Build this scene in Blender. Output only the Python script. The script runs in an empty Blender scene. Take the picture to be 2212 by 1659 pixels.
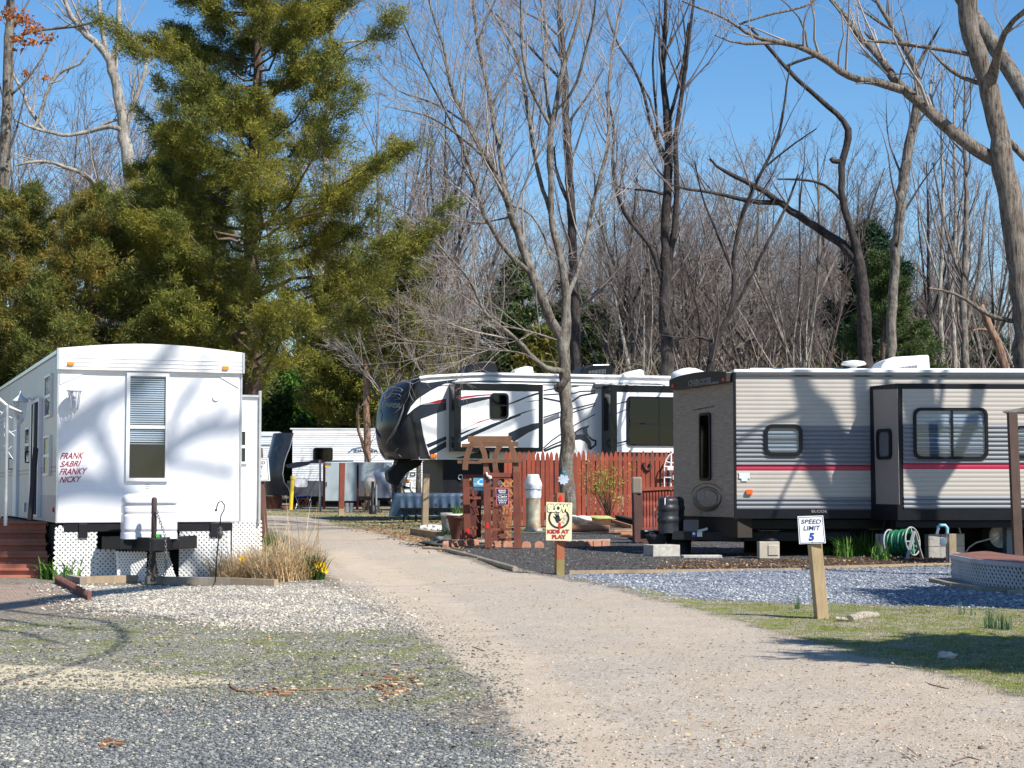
import bpy, math, random
import numpy as np
from mathutils import Vector, Matrix, noise as mnoise
R = math.radians
# ---------------------------------------------------------------- camera, sky, sun
EYE = 1.45; SLOPE = 0.0115; F = 3900.0; CX = 1106.0; CY = 829.5; HY = 1062.0
TH = math.atan((HY - CY) / F); CT, ST = math.cos(TH), math.sin(TH)
scene = bpy.context.scene
COL = scene.collection
cam = bpy.data.cameras.new('camera'); camo = bpy.data.objects.new('camera', cam); COL.objects.link(camo)
cam.sensor_width = 36; cam.lens = 36 * F / 2212; cam.clip_end = 2000; cam.clip_start = .1
camo.location = (0, 0, EYE); camo.rotation_euler = (R(90) + TH, 0, 0); scene.camera = camo
SUN_AZ, SUN_EL = R(47), R(48)
SUN = Vector((math.sin(SUN_AZ) * math.cos(SUN_EL), -math.cos(SUN_AZ) * math.cos(SUN_EL), math.sin(SUN_EL)))
world = bpy.data.worlds.new('World'); scene.world = world; world.use_nodes = True
wn = world.node_tree; wn.nodes.clear()
sky = wn.nodes.new('ShaderNodeTexSky'); sky.sky_type = 'NISHITA'; sky.sun_disc = False
sky.sun_elevation = SUN_EL; sky.sun_rotation = math.pi - SUN_AZ
sky.air_density = 1.0; sky.dust_density = 0.3; sky.ozone_density = 2.0
bg = wn.nodes.new('ShaderNodeBackground'); bg.inputs[1].default_value = 0.098
wo = wn.nodes.new('ShaderNodeOutputWorld')
hsv = wn.nodes.new('ShaderNodeHueSaturation'); hsv.inputs['Saturation'].default_value = 1.32; hsv.inputs['Hue'].default_value = .502
wn.links.new(sky.outputs[0], hsv.inputs['Color']); wn.links.new(hsv.outputs[0], bg.inputs[0]); wn.links.new(bg.outputs[0], wo.inputs[0])
sl = bpy.data.lights.new('sun', 'SUN'); sl.energy = 5.0; sl.angle = R(.5); sl.color = (1, .95, .87)
so = bpy.data.objects.new('sun', sl); COL.objects.link(so)
so.rotation_euler = SUN.to_track_quat('Z', 'Y').to_euler(); so.location = (20, -20, 30)
scene.view_settings.view_transform = 'Standard'; scene.view_settings.look = 'None'
scene.view_settings.gamma = 1; scene.view_settings.exposure = 0.68
scene.cycles.max_bounces = 6; scene.cycles.transparent_max_bounces = 6

# ---------------------------------------------------------------- pixel <-> world helpers
def ray(x, y):
    v = (CY - y) / F
    return Vector(((x - CX) / F, CT - v * ST, ST + v * CT))
def W(x, y, D):
    d = ray(x, y); t = D / d[1]
    return Vector((t * d[0], D, EYE + t * d[2]))
def G(x, y):
    d = ray(x, y); t = EYE / (SLOPE * d[1] - d[2])
    return Vector((t * d[0], t * d[1], EYE + t * d[2]))
def gz(Y): return SLOPE * Y
def gat(X, Y, dz=0): return Vector((X, Y, gz(Y) + dz))
def crop(x0, y0, sc): return lambda x, y: ((x0 + x / sc) / 1.8228, (y0 + y / sc) / 1.8228)
K1 = crop(0, 1300, 1.508); K2 = crop(950, 1350, 1.659); K3 = crop(1650, 1350, 1.659); K4 = crop(2550, 1350, 1.659); K5 = crop(3200, 1350, 1.4423)
Z1 = crop(1000, 1650, 3.318); Z2 = crop(1550, 1850, 4.148); Z3 = crop(1450, 1400, 3.687); Z4 = crop(2000, 1400, 3.16)
Z5 = crop(1750, 1700, 3.318); Z6 = crop(2400, 1750, 3.318); Z7 = crop(2600, 1430, 4.1475); Z8 = crop(0, 1500, 1.7463)
Y1 = crop(400, 1900, 3.403); Y2 = crop(3300, 1900, 3.022); Y3 = crop(3000, 1400, 2.766); Y4 = crop(2050, 1850, 3.686)
Y5 = crop(2650, 1850, 5.53); Y6 = crop(900, 2000, 4.148)
T1 = crop(0, 0, 1.185); T2 = crop(1300, 0, 1.1057); T3 = crop(2600, 0, 1.1061)

class Fr:
    """an upright plane: origin O, horizontal axis U, outward normal N"""
    def __init__(s, O, U, flip=False):
        s.O = Vector(O); s.U = Vector((U[0], U[1], 0)).normalized(); s.V = Vector((0, 0, 1))
        s.N = s.U.cross(s.V) * (-1 if flip else 1)
    def q(s, u, v, n=0): return s.O + s.U * u + s.V * v + s.N * n
    def px(s, x, y, n=0):
        d = ray(x, y); c = Vector((0, 0, EYE)); o = s.O + s.N * n
        t = (o - c).dot(s.N) / d.dot(s.N); p = c + d * t - o
        return (p.dot(s.U), p.dot(s.V))
    def off(s, n): f = Fr(s.O + s.N * n, s.U); f.N = s.N.copy(); return f

# ---------------------------------------------------------------- objects
def tag(o, label=None, cat=None, group=None, kind=None):
    if label: o['label'] = label
    if cat: o['category'] = cat
    if group: o['group'] = group
    if kind: o['kind'] = kind
    return o
def thing(name, label, cat, loc, group=None):
    o = bpy.data.objects.new(name, None); COL.objects.link(o); o.location = loc; o.empty_display_size = .2
    return tag(o, label, cat, group)
def link_mesh(name, me, mat, parent=None, loc=None):
    o = bpy.data.objects.new(name, me); COL.objects.link(o)
    if mat: me.materials.append(mat)
    if parent: o.parent = parent
    if loc is not None: o.location = loc
    return o
def org(o):
    l = Vector(o.location)
    while o.parent: o = o.parent; l = l + Vector(o.location)
    return l
class MB:
    def __init__(s): s.v = []; s.f = []; s.sm = []
    def add(s, vs, fs, smooth=False):
        b = len(s.v); s.v += [tuple(p) for p in vs]; s.f += [tuple(b + i for i in f) for f in fs]; s.sm += [smooth] * len(fs); return s
    def hexa(s, p):
        return s.add(p, [(3, 2, 1, 0), (4, 5, 6, 7), (0, 1, 5, 4), (1, 2, 6, 5), (2, 3, 7, 6), (3, 0, 4, 7)])
    def box(s, c, sz, rz=0, M=None):
        x, y, z = sz[0] / 2, sz[1] / 2, sz[2] / 2
        p = [Vector(q) for q in [(-x, -y, -z), (x, -y, -z), (x, y, -z), (-x, y, -z), (-x, -y, z), (x, -y, z), (x, y, z), (-x, y, z)]]
        m = M if M is not None else Matrix.Rotation(rz, 3, 'Z')
        return s.hexa([m @ q + Vector(c) for q in p])
    def beam(s, a, b, w, h, up=(0, 0, 1)):
        a, b = Vector(a), Vector(b); d = (b - a).normalized(); up = Vector(up)
        if abs(d.dot(up)) > .95: up = Vector((1, 0, 0)) if abs(d.x) < .9 else Vector((0, 1, 0))
        x = d.cross(up).normalized() * w / 2; y = x.cross(d).normalized() * h / 2
        return s.hexa([a - x - y, a + x - y, a + x + y, a - x + y, b - x - y, b + x - y, b + x + y, b - x + y])
    def fbox(s, fr, u0, u1, v0, v1, n0, n1):
        q = fr.q
        return s.hexa([q(u0, v0, n0), q(u1, v0, n0), q(u1, v1, n0), q(u0, v1, n0), q(u0, v0, n1), q(u1, v0, n1), q(u1, v1, n1), q(u0, v1, n1)])
    def fpoly(s, fr, pts, n0, n1):
        n = len(pts); a = sum(pts[i][0] * pts[(i + 1) % n][1] - pts[(i + 1) % n][0] * pts[i][1] for i in range(n))
        if a < 0: pts = pts[::-1]
        vs = [fr.q(u, v, n0) for u, v in pts] + [fr.q(u, v, n1) for u, v in pts]
        fs = [tuple(range(n))[::-1], tuple(range(n, 2 * n))] + [(i, (i + 1) % n, n + (i + 1) % n, n + i) for i in range(n)]
        return s.add(vs, fs)
    def pxpoly(s, fr, K, pts, n0, n1):
        return s.fpoly(fr, [fr.px(*K(*p)) for p in pts], n0, n1)
    def fring(s, fr, o, i, n0, n1):
        n = len(o); q = fr.q
        vs = [q(u, v, n0) for u, v in o] + [q(u, v, n1) for u, v in o] + [q(u, v, n0) for u, v in i] + [q(u, v, n1) for u, v in i]
        fs = []
        for k in range(n):
            j = (k + 1) % n
            fs += [(k, j, n + j, n + k), (n + k, n + j, 3 * n + j, 3 * n + k), (2 * n + k, 3 * n + k, 3 * n + j, 2 * n + j), (k, 2 * n + k, 2 * n + j, j)]
        return s.add(vs, fs)
    def tube(s, pts, r, k=8, cap=True, smooth=True):
        pts = [Vector(p) for p in pts]; n = len(pts); rs = r if isinstance(r, (list, tuple)) else [r] * n
        t = [(pts[min(i + 1, n - 1)] - pts[max(i - 1, 0)]).normalized() for i in range(n)]
        ref = Vector((0, 0, 1)) if abs(t[0].z) < .9 else Vector((1, 0, 0)); vs = []
        a = t[0].cross(ref).normalized()
        for i in range(n):
            a = (a - t[i] * a.dot(t[i])).normalized(); b = t[i].cross(a)
            vs += [pts[i] + (a * math.cos(2 * math.pi * j / k) + b * math.sin(2 * math.pi * j / k)) * rs[i] for j in range(k)]
        fs = [(i * k + j, i * k + (j + 1) % k, (i + 1) * k + (j + 1) % k, (i + 1) * k + j) for i in range(n - 1) for j in range(k)]
        s.add(vs, fs, smooth)
        if cap: s.add(vs[:k], [tuple(range(k))[::-1]]); s.add(vs[-k:], [tuple(range(k))])
        return s
    def lathe(s, c, prof, k=20, sx=1, sy=1, rz=0, smooth=True):
        c = Vector(c); vs = []
        for r, z in prof:
            for j in range(k):
                a = 2 * math.pi * j / k; x, y = r * sx * math.cos(a), r * sy * math.sin(a)
                vs.append(c + Vector((x * math.cos(rz) - y * math.sin(rz), x * math.sin(rz) + y * math.cos(rz), z)))
        m = len(prof)
        s.add(vs, [(i * k + j, i * k + (j + 1) % k, (i + 1) * k + (j + 1) % k, (i + 1) * k + j) for i in range(m - 1) for j in range(k)], smooth)
        s.add(vs[:k], [tuple(range(k))[::-1]]); s.add(vs[-k:], [tuple(range(k))]); return s
    def blob(s, c, r, seed=0, rough=.2, sub=2, smooth=True):
        V, Fc = ICO[sub]; c = Vector(c); r = Vector(r) if hasattr(r, '__len__') else Vector((r, r, r)); vs = []
        for p in V:
            p = Vector(p); k = 1 + rough * mnoise.noise(p * 1.7 + Vector((seed * 7.1, seed * 3.3, seed)))*1.6
            vs.append(c + Vector((p.x * r.x, p.y * r.y, p.z * r.z)) * k)
        return s.add(vs, Fc, smooth)
    def build(s, name, mat, parent=None, loc=None, bevel=0):
        o0 = org(parent) if parent else (Vector(loc) if loc is not None else Vector((0, 0, 0)))
        me = bpy.data.meshes.new(name); me.from_pydata([tuple(Vector(p) - o0) for p in s.v], [], s.f)
        me.polygons.foreach_set('use_smooth', s.sm); me.update()
        o = link_mesh(name, me, mat, parent, None if parent else loc)
        if bevel:
            m = o.modifiers.new('bevel', 'BEVEL'); m.width = bevel; m.segments = 2; m.limit_method = 'ANGLE'; m.harden_normals = False
        return o
def ico(sub):
    t = (1 + 5 ** .5) / 2
    V = [Vector(p).normalized() for p in [(-1, t, 0), (1, t, 0), (-1, -t, 0), (1, -t, 0), (0, -1, t), (0, 1, t), (0, -1, -t), (0, 1, -t), (t, 0, -1), (t, 0, 1), (-t, 0, -1), (-t, 0, 1)]]
    Fc = [(0, 11, 5), (0, 5, 1), (0, 1, 7), (0, 7, 10), (0, 10, 11), (1, 5, 9), (5, 11, 4), (11, 10, 2), (10, 7, 6), (7, 1, 8), (3, 9, 4), (3, 4, 2), (3, 2, 6), (3, 6, 8), (3, 8, 9), (4, 9, 5), (2, 4, 11), (6, 2, 10), (8, 6, 7), (9, 8, 1)]
    for _ in range(sub):
        mid = {}; nf = []
        def m(a, b):
            k = (min(a, b), max(a, b))
            if k not in mid: V.append(((V[a] + V[b]) / 2).normalized()); mid[k] = len(V) - 1
            return mid[k]
        for a, b, c in Fc:
            x, y, z = m(a, b), m(b, c), m(c, a); nf += [(a, x, z), (b, y, x), (c, z, y), (x, y, z)]
        Fc = nf
    return V, Fc
ICO = {i: ico(i) for i in range(4)}
def rr(u0, v0, u1, v1, r, seg=4):
    out = []
    for cx, cy, a0 in ((u1 - r, v0 + r, -90), (u1 - r, v1 - r, 0), (u0 + r, v1 - r, 90), (u0 + r, v0 + r, 180)):
        out += [(cx + r * math.cos(R(a0 + 90 * i / seg)), cy + r * math.sin(R(a0 + 90 * i / seg))) for i in range(seg + 1)]
    return out
def np_mesh(name, V, Fs, mat, parent=None, smooth=False, loc=(0, 0, 0)):
    """V (n,3) world coords; Fs (m,k) faces all of one size"""
    V = np.asarray(V, dtype=np.float32); Fs = np.asarray(Fs, dtype=np.int32)
    o0 = np.array(org(parent) if parent else loc, dtype=np.float32)
    me = bpy.data.meshes.new(name); k = Fs.shape[1]
    me.vertices.add(len(V)); me.vertices.foreach_set('co', (V - o0).ravel())
    me.loops.add(Fs.size); me.loops.foreach_set('vertex_index', Fs.ravel())
    me.polygons.add(len(Fs)); me.polygons.foreach_set('loop_start', np.arange(0, Fs.size, k, dtype=np.int32))
    if smooth: me.polygons.foreach_set('use_smooth', np.ones(len(Fs), dtype=bool))
    me.update(calc_edges=True)
    return link_mesh(name, me, mat, parent, None if parent else loc)

# ---------------------------------------------------------------- materials
def newmat(name):
    m = bpy.data.materials.new(name); m.use_nodes = True; nt = m.node_tree
    return m, nt, nt.nodes['Principled BSDF']
def nd(nt, t, **kw):
    n = nt.nodes.new(t)
    for k, v in kw.items():
        if k.startswith('i_'):
            key = k[2:]; key = int(key) if key.isdigit() else key
            n.inputs[key].default_value = v
        else: setattr(n, k, v)
    return n
def ramp(nt, fac, stops, interp='LINEAR'):
    r = nt.nodes.new('ShaderNodeValToRGB'); e = r.color_ramp.elements; r.color_ramp.interpolation = interp
    while len(e) < len(stops): e.new(.5)
    for i, (p, c) in enumerate(stops): e[i].position = p; e[i].color = (*c, 1) if len(c) == 3 else c
    nt.links.new(fac, r.inputs[0]); return r.outputs[0]
def mixc(nt, fac, a, b, mode='MIX'):
    m = nt.nodes.new('ShaderNodeMix'); m.data_type = 'RGBA'; m.blend_type = mode
    for s, v in ((m.inputs[0], fac), (m.inputs[6], a), (m.inputs[7], b)):
        if isinstance(v, bpy.types.NodeSocket): nt.links.new(v, s)
        elif isinstance(v, (int, float)): s.default_value = v
        else: s.default_value = (*v, 1)
    return m.outputs[2]
def math_(nt, op, a, b=None, c=None, clamp=False):
    m = nt.nodes.new('ShaderNodeMath'); m.operation = op; m.use_clamp = clamp
    for i, v in enumerate((a, b, c)):
        if v is None: continue
        if isinstance(v, bpy.types.NodeSocket): nt.links.new(v, m.inputs[i])
        else: m.inputs[i].default_value = v
    return m.outputs[0]
MATS = {}
def mat(name, col, rough=.55, metal=0, var=.12, scale=6, bump=0, bscale=60, stretch=None, dirt=None, dirtamt=.5, coat=0, spec=.5):
    if name in MATS: return MATS[name]
    m, nt, b = newmat(name); MATS[name] = m
    tc = nd(nt, 'ShaderNodeTexCoord'); mp = nd(nt, 'ShaderNodeMapping'); nt.links.new(tc.outputs['Object'], mp.inputs[0])
    if stretch: mp.inputs['Scale'].default_value = stretch
    n = nd(nt, 'ShaderNodeTexNoise', i_Scale=scale, i_Detail=6, i_Roughness=.6); nt.links.new(mp.outputs[0], n.inputs['Vector'])
    lo = tuple(max(0, c * (1 - var)) for c in col); hi = tuple(min(1, c * (1 + var)) for c in col)
    c = ramp(nt, n.outputs[0], [(.3, lo), (.7, hi)])
    if dirt:
        n2 = nd(nt, 'ShaderNodeTexNoise', i_Scale=scale * .35, i_Detail=8, i_Roughness=.7); nt.links.new(mp.outputs[0], n2.inputs['Vector'])
        f = ramp(nt, n2.outputs[0], [(.5 - .1 * dirtamt, (0, 0, 0)), (.72, (dirtamt,) * 3)]); c = mixc(nt, f, c, dirt)
    nt.links.new(c, b.inputs['Base Color']); b.inputs['Roughness'].default_value = rough; b.inputs['Metallic'].default_value = metal
    b.inputs['Coat Weight'].default_value = coat; b.inputs['Specular IOR Level'].default_value = spec
    if bump:
        n3 = nd(nt, 'ShaderNodeTexNoise', i_Scale=bscale, i_Detail=4); nt.links.new(mp.outputs[0], n3.inputs['Vector'])
        bp = nd(nt, 'ShaderNodeBump', i_Strength=bump, i_Distance=.02); nt.links.new(n3.outputs[0], bp.inputs['Height']); nt.links.new(bp.outputs[0], b.inputs['Normal'])
    return m
def wood(name, col, dark=.45, rough=.75):
    if name in MATS: return MATS[name]
    m, nt, b = newmat(name); MATS[name] = m
    tc = nd(nt, 'ShaderNodeTexCoord'); mp = nd(nt, 'ShaderNodeMapping'); nt.links.new(tc.outputs['Object'], mp.inputs[0]); mp.inputs['Scale'].default_value = (1, 1, .12)
    n = nd(nt, 'ShaderNodeTexNoise', i_Scale=40, i_Detail=6, i_Roughness=.65, i_Distortion=.6); nt.links.new(mp.outputs[0], n.inputs['Vector'])
    n2 = nd(nt, 'ShaderNodeTexNoise', i_Scale=2.5, i_Detail=4); nt.links.new(tc.outputs['Object'], n2.inputs['Vector'])
    geo = nd(nt, 'ShaderNodeNewGeometry')
    a = ramp(nt, n.outputs[0], [(.32, tuple(c * dark for c in col)), (.62, col)])
    a = mixc(nt, .55, a, ramp(nt, n2.outputs[0], [(.3, tuple(c * .6 for c in col)), (.7, tuple(min(1, c * 1.25) for c in col))]), 'MIX')
    v = ramp(nt, geo.outputs['Random Per Island'], [(0, (.72, .72, .72)), (1, (1.12, 1.1, 1.08))])
    a = mixc(nt, 1.0, a, v, 'MULTIPLY')
    nt.links.new(a, b.inputs['Base Color']); b.inputs['Roughness'].default_value = rough
    bp = nd(nt, 'ShaderNodeBump', i_Strength=.5, i_Distance=.008); nt.links.new(n.outputs[0], bp.inputs['Height']); nt.links.new(bp.outputs[0], b.inputs['Normal'])
    return m
def bark(name, lo, hi, patch=None, pamt=.5, zs=.25, scale=14):
    if name in MATS: return MATS[name]
    m, nt, b = newmat(name); MATS[name] = m
    tc = nd(nt, 'ShaderNodeTexCoord'); mp = nd(nt, 'ShaderNodeMapping'); nt.links.new(tc.outputs['Object'], mp.inputs[0]); mp.inputs['Scale'].default_value = (1, 1, zs)
    n = nd(nt, 'ShaderNodeTexNoise', i_Scale=scale, i_Detail=6, i_Roughness=.65, i_Distortion=.4); nt.links.new(mp.outputs[0], n.inputs['Vector'])
    c = ramp(nt, n.outputs[0], [(.35, lo), (.65, hi)])
    if patch:
        n2 = nd(nt, 'ShaderNodeTexNoise', i_Scale=3.5, i_Detail=6, i_Roughness=.7); nt.links.new(tc.outputs['Object'], n2.inputs['Vector'])
        c = mixc(nt, ramp(nt, n2.outputs[0], [(.45, (0, 0, 0)), (.6, (pamt,) * 3)]), c, patch)
    nt.links.new(c, b.inputs['Base Color']); b.inputs['Roughness'].default_value = .85; b.inputs['Specular IOR Level'].default_value = .25
    bp = nd(nt, 'ShaderNodeBump', i_Strength=1.0, i_Distance=.06); nt.links.new(n.outputs[0], bp.inputs['Height']); nt.links.new(bp.outputs[0], b.inputs['Normal'])
    return m
def leafy(name, stops, rough=.6, trans=.25, patch=None):
    if name in MATS: return MATS[name]
    m, nt, b = newmat(name); MATS[name] = m
    geo = nd(nt, 'ShaderNodeNewGeometry'); c = ramp(nt, geo.outputs['Random Per Island'], stops)
    tc = nd(nt, 'ShaderNodeTexCoord'); n = nd(nt, 'ShaderNodeTexNoise', i_Scale=.9, i_Detail=5, i_Roughness=.65); nt.links.new(tc.outputs['Object'], n.inputs['Vector'])
    if patch: c = mixc(nt, ramp(nt, n.outputs[0], [(.47, (0, 0, 0)), (.62, (.85, .85, .85))]), c, patch)
    c = mixc(nt, 1.0, c, ramp(nt, n.outputs[0], [(.3, (.6, .62, .65)), (.7, (1.3, 1.25, 1.1))]), 'MULTIPLY')
    nt.links.new(c, b.inputs['Base Color']); b.inputs['Roughness'].default_value = rough; b.inputs['Specular IOR Level'].default_value = .25
    t = nd(nt, 'ShaderNodeBsdfTranslucent'); nt.links.new(c, t.inputs[0]); mx = nd(nt, 'ShaderNodeMixShader', i_0=trans)
    nt.links.new(b.outputs[0], mx.inputs[1]); nt.links.new(t.outputs[0], mx.inputs[2]); nt.links.new(mx.outputs[0], nt.nodes['Material Output'].inputs[0])
    return m
def glassm(name='window_glass', tint=(.8, .85, .9), refl=.03):
    if name in MATS: return MATS[name]
    m, nt, b = newmat(name); MATS[name] = m; nt.nodes.remove(b)
    g = nd(nt, 'ShaderNodeBsdfGlossy', i_Roughness=.03); t = nd(nt, 'ShaderNodeBsdfTransparent'); t.inputs[0].default_value = (*tint, 1)
    lw = nd(nt, 'ShaderNodeLayerWeight', i_Blend=.3); f = math_(nt, 'MULTIPLY_ADD', lw.outputs['Fresnel'], .17, refl, clamp=True)
    mx = nd(nt, 'ShaderNodeMixShader'); nt.links.new(f, mx.inputs[0]); nt.links.new(t.outputs[0], mx.inputs[1]); nt.links.new(g.outputs[0], mx.inputs[2])
    nt.links.new(mx.outputs[0], nt.nodes['Material Output'].inputs[0]); return m
WHITE = mat('white_fibreglass', (.74, .75, .77), .35, var=.05, scale=3, dirt=(.5, .5, .5), dirtamt=.12)
WPLAS = mat('white_vinyl', (.76, .76, .75), .4, var=.05, dirt=(.5, .48, .44), dirtamt=.35)
BLACKM = mat('black_steel', (.009, .009, .011), .5, var=.3, bump=.1, spec=.3)
BLACKP = mat('black_plastic', (.009, .010, .013), .45, var=.2, spec=.22)
BLACKG = mat('black_gloss', (.005, .006, .009), .2, var=.2, spec=.3)
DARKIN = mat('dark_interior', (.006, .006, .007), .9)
ALU = mat('aluminium', (.6, .61, .62), .35, .7, var=.1)
GALV = mat('galvanised_steel', (.42, .44, .46), .45, .6, var=.2)
CONC = mat('concrete', (.42, .40, .36), .9, var=.25, scale=12, bump=.4, bscale=90)
AMBER = mat('amber_lens', (.85, .22, .02), .25)
BLIND = mat('blind_slat', (.62, .61, .6), .5, var=.04)
NAVY = mat('navy_decal', (.012, .017, .03), .25, var=.15)
GREYD = mat('grey_decal', (.12, .13, .16), .3, var=.3)
REDD = mat('red_decal', (.3, .012, .03), .3, var=.1)
GLASS = glassm(); GLASSD = glassm('tinted_glass', (.06, .065, .07), .03)
RUBBER = mat('tyre_rubber', (.02, .02, .02), .8)
REDWOOD = wood('red_stained_wood', (.26, .06, .035)); ARBORW = wood('red_brown_wood', (.21, .058, .035)); RAWWOOD = wood('weathered_wood', (.38, .29, .19))
PTWOOD = wood('treated_wood', (.46, .34, .19), .6); TIMBER = wood('grey_timber', (.3, .26, .2)); DECKW = wood('deck_wood', (.44, .16, .1), .7)
def text(fr, s, K, p0, p1, m, parent, name='lettering', n=.004, ext=.002, bold=.0, shear=0, tilt=0):
    cu = bpy.data.curves.new(name, 'FONT'); cu.body = s; cu.shear = shear; cu.offset = bold; cu.extrude = .01; cu.align_x = 'CENTER'
    to = bpy.data.objects.new('tmp', cu); COL.objects.link(to); bpy.context.view_layer.update()
    me = bpy.data.meshes.new_from_object(to.evaluated_get(bpy.context.evaluated_depsgraph_get())); bpy.data.objects.remove(to)
    co = np.empty(len(me.vertices) * 3, dtype=np.float32); me.vertices.foreach_get('co', co); co = co.reshape(-1, 3)
    mn, mx = co.min(0), co.max(0); a = fr.px(*K(*p0), n=0); b = fr.px(*K(*p1), n=0)
    u0, u1 = min(a[0], b[0]), max(a[0], b[0]); v0, v1 = min(a[1], b[1]), max(a[1], b[1])
    o0 = org(parent)
    for i, v in enumerate(me.vertices):
        tx = (co[i][0] - mn[0]) / max(1e-6, mx[0] - mn[0]); ty = (co[i][1] - mn[1]) / max(1e-6, mx[1] - mn[1])
        v.co = fr.q(u0 + tx * (u1 - u0), v0 + ty * (v1 - v0) + tilt * (tx - .5), n + (ext if co[i][2] > 0 else 0)) - o0
    return link_mesh(name, me, m, parent)
def ident(x, y): return (x, y)

# ---------------------------------------------------------------- ground
def proj(X, Y, Z):
    z = Z - EYE; d = Y * CT + z * ST; return CX + F * X / d, CY - F * (z * CT - Y * ST) / d
def gpoly(pts): return np.array([[*G(x, y)][:2] for x, y in pts])
def sdist(P, poly):
    """signed distance (positive inside) of points P (n,2) to polygon (m,2)"""
    n = len(poly); d = np.full(len(P), 1e9); ins = np.zeros(len(P), bool)
    for i in range(n):
        a, b = poly[i], poly[(i + 1) % n]; e = b - a; w = P - a
        t = np.clip((w @ e) / (e @ e), 0, 1); d = np.minimum(d, np.hypot(*(w - t[:, None] * e).T))
        c = ((a[1] <= P[:, 1]) != (b[1] <= P[:, 1])); xs = a[0] + (P[:, 1] - a[1]) * e[0] / (e[1] if e[1] else 1e-9)
        ins ^= c & (P[:, 0] < xs)
    return np.where(ins, d, -d)
REG = {
 'road': gpoly([(560, 1113), (575, 1140), (640, 1165), (690, 1195), (706, 1240), (760, 1280), (850, 1330), (960, 1400), (1040, 1480), (1110, 1560), (1150, 1659), (1160, 1800), (2500, 1800), (2500, 1560), (2212, 1510), (2050, 1470), (1900, 1430), (1750, 1385), (1600, 1345), (1450, 1310), (1300, 1272), (1180, 1245), (1060, 1225), (960, 1195), (850, 1160), (720, 1132), (690, 1117)]),
 'white': gpoly([(140, 1264), (500, 1262), (690, 1262), (745, 1278), (830, 1325), (850, 1348), (700, 1352), (520, 1350), (300, 1330), (160, 1300)]),
 'dark': gpoly([(940, 1150), (1380, 1150), (1480, 1165), (2300, 1165), (2300, 1224), (1600, 1231), (1232, 1237), (1190, 1240), (1060, 1212), (955, 1183)]),
 'blue': gpoly([(1220, 1238), (1600, 1232), (2060, 1223), (2400, 1250), (2400, 1322), (2212, 1316), (1900, 1306), (1500, 1296), (1330, 1268)]),
 'fgrav': gpoly([(-400, 1500), (0, 1496), (300, 1500), (600, 1515), (900, 1540), (1090, 1590), (1150, 1659), (1160, 1900), (-800, 1900)]),
 'sand': gpoly([(-200, 1440), (150, 1438), (400, 1458), (560, 1472), (300, 1490), (-200, 1488)]),
 'verge': gpoly([(1330, 1266), (1500, 1297), (1900, 1306), (2212, 1316), (2500, 1326), (2500, 1560), (2212, 1505), (2050, 1463), (1900, 1424), (1750, 1380), (1600, 1342), (1450, 1307)]),
 'moss': gpoly([(-200, 1345), (400, 1340), (900, 1345), (1000, 1400), (1080, 1500), (900, 1560), (400, 1530), (-200, 1510)]),
 'farverge': gpoly([(690, 1115), (720, 1131), (850, 1159), (960, 1192), (1010, 1180), (1200, 1142), (1300, 1105), (400, 1100), (540, 1111)]),
 'litter': gpoly([(720, 1133), (850, 1148), (960, 1150), (1010, 1180), (960, 1192), (850, 1160)]),
 'mulch': gpoly([(1240, 1118), (1460, 1118), (1400, 1140), (1250, 1147), (1180, 1146)]),
 'bed': gpoly([(1480, 1212), (2060, 1203), (2060, 1221), (1600, 1230), (1400, 1233), (1440, 1222)]),
 'rut': gpoly([(1180, 1700), (1500, 1700), (1150, 1420), (960, 1280), (760, 1190), (700, 1195), (850, 1300), (1000, 1440)]),
 'patio': gpoly([(-300, 1262), (112, 1262), (185, 1302), (60, 1316), (-300, 1316)]),
}
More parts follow.
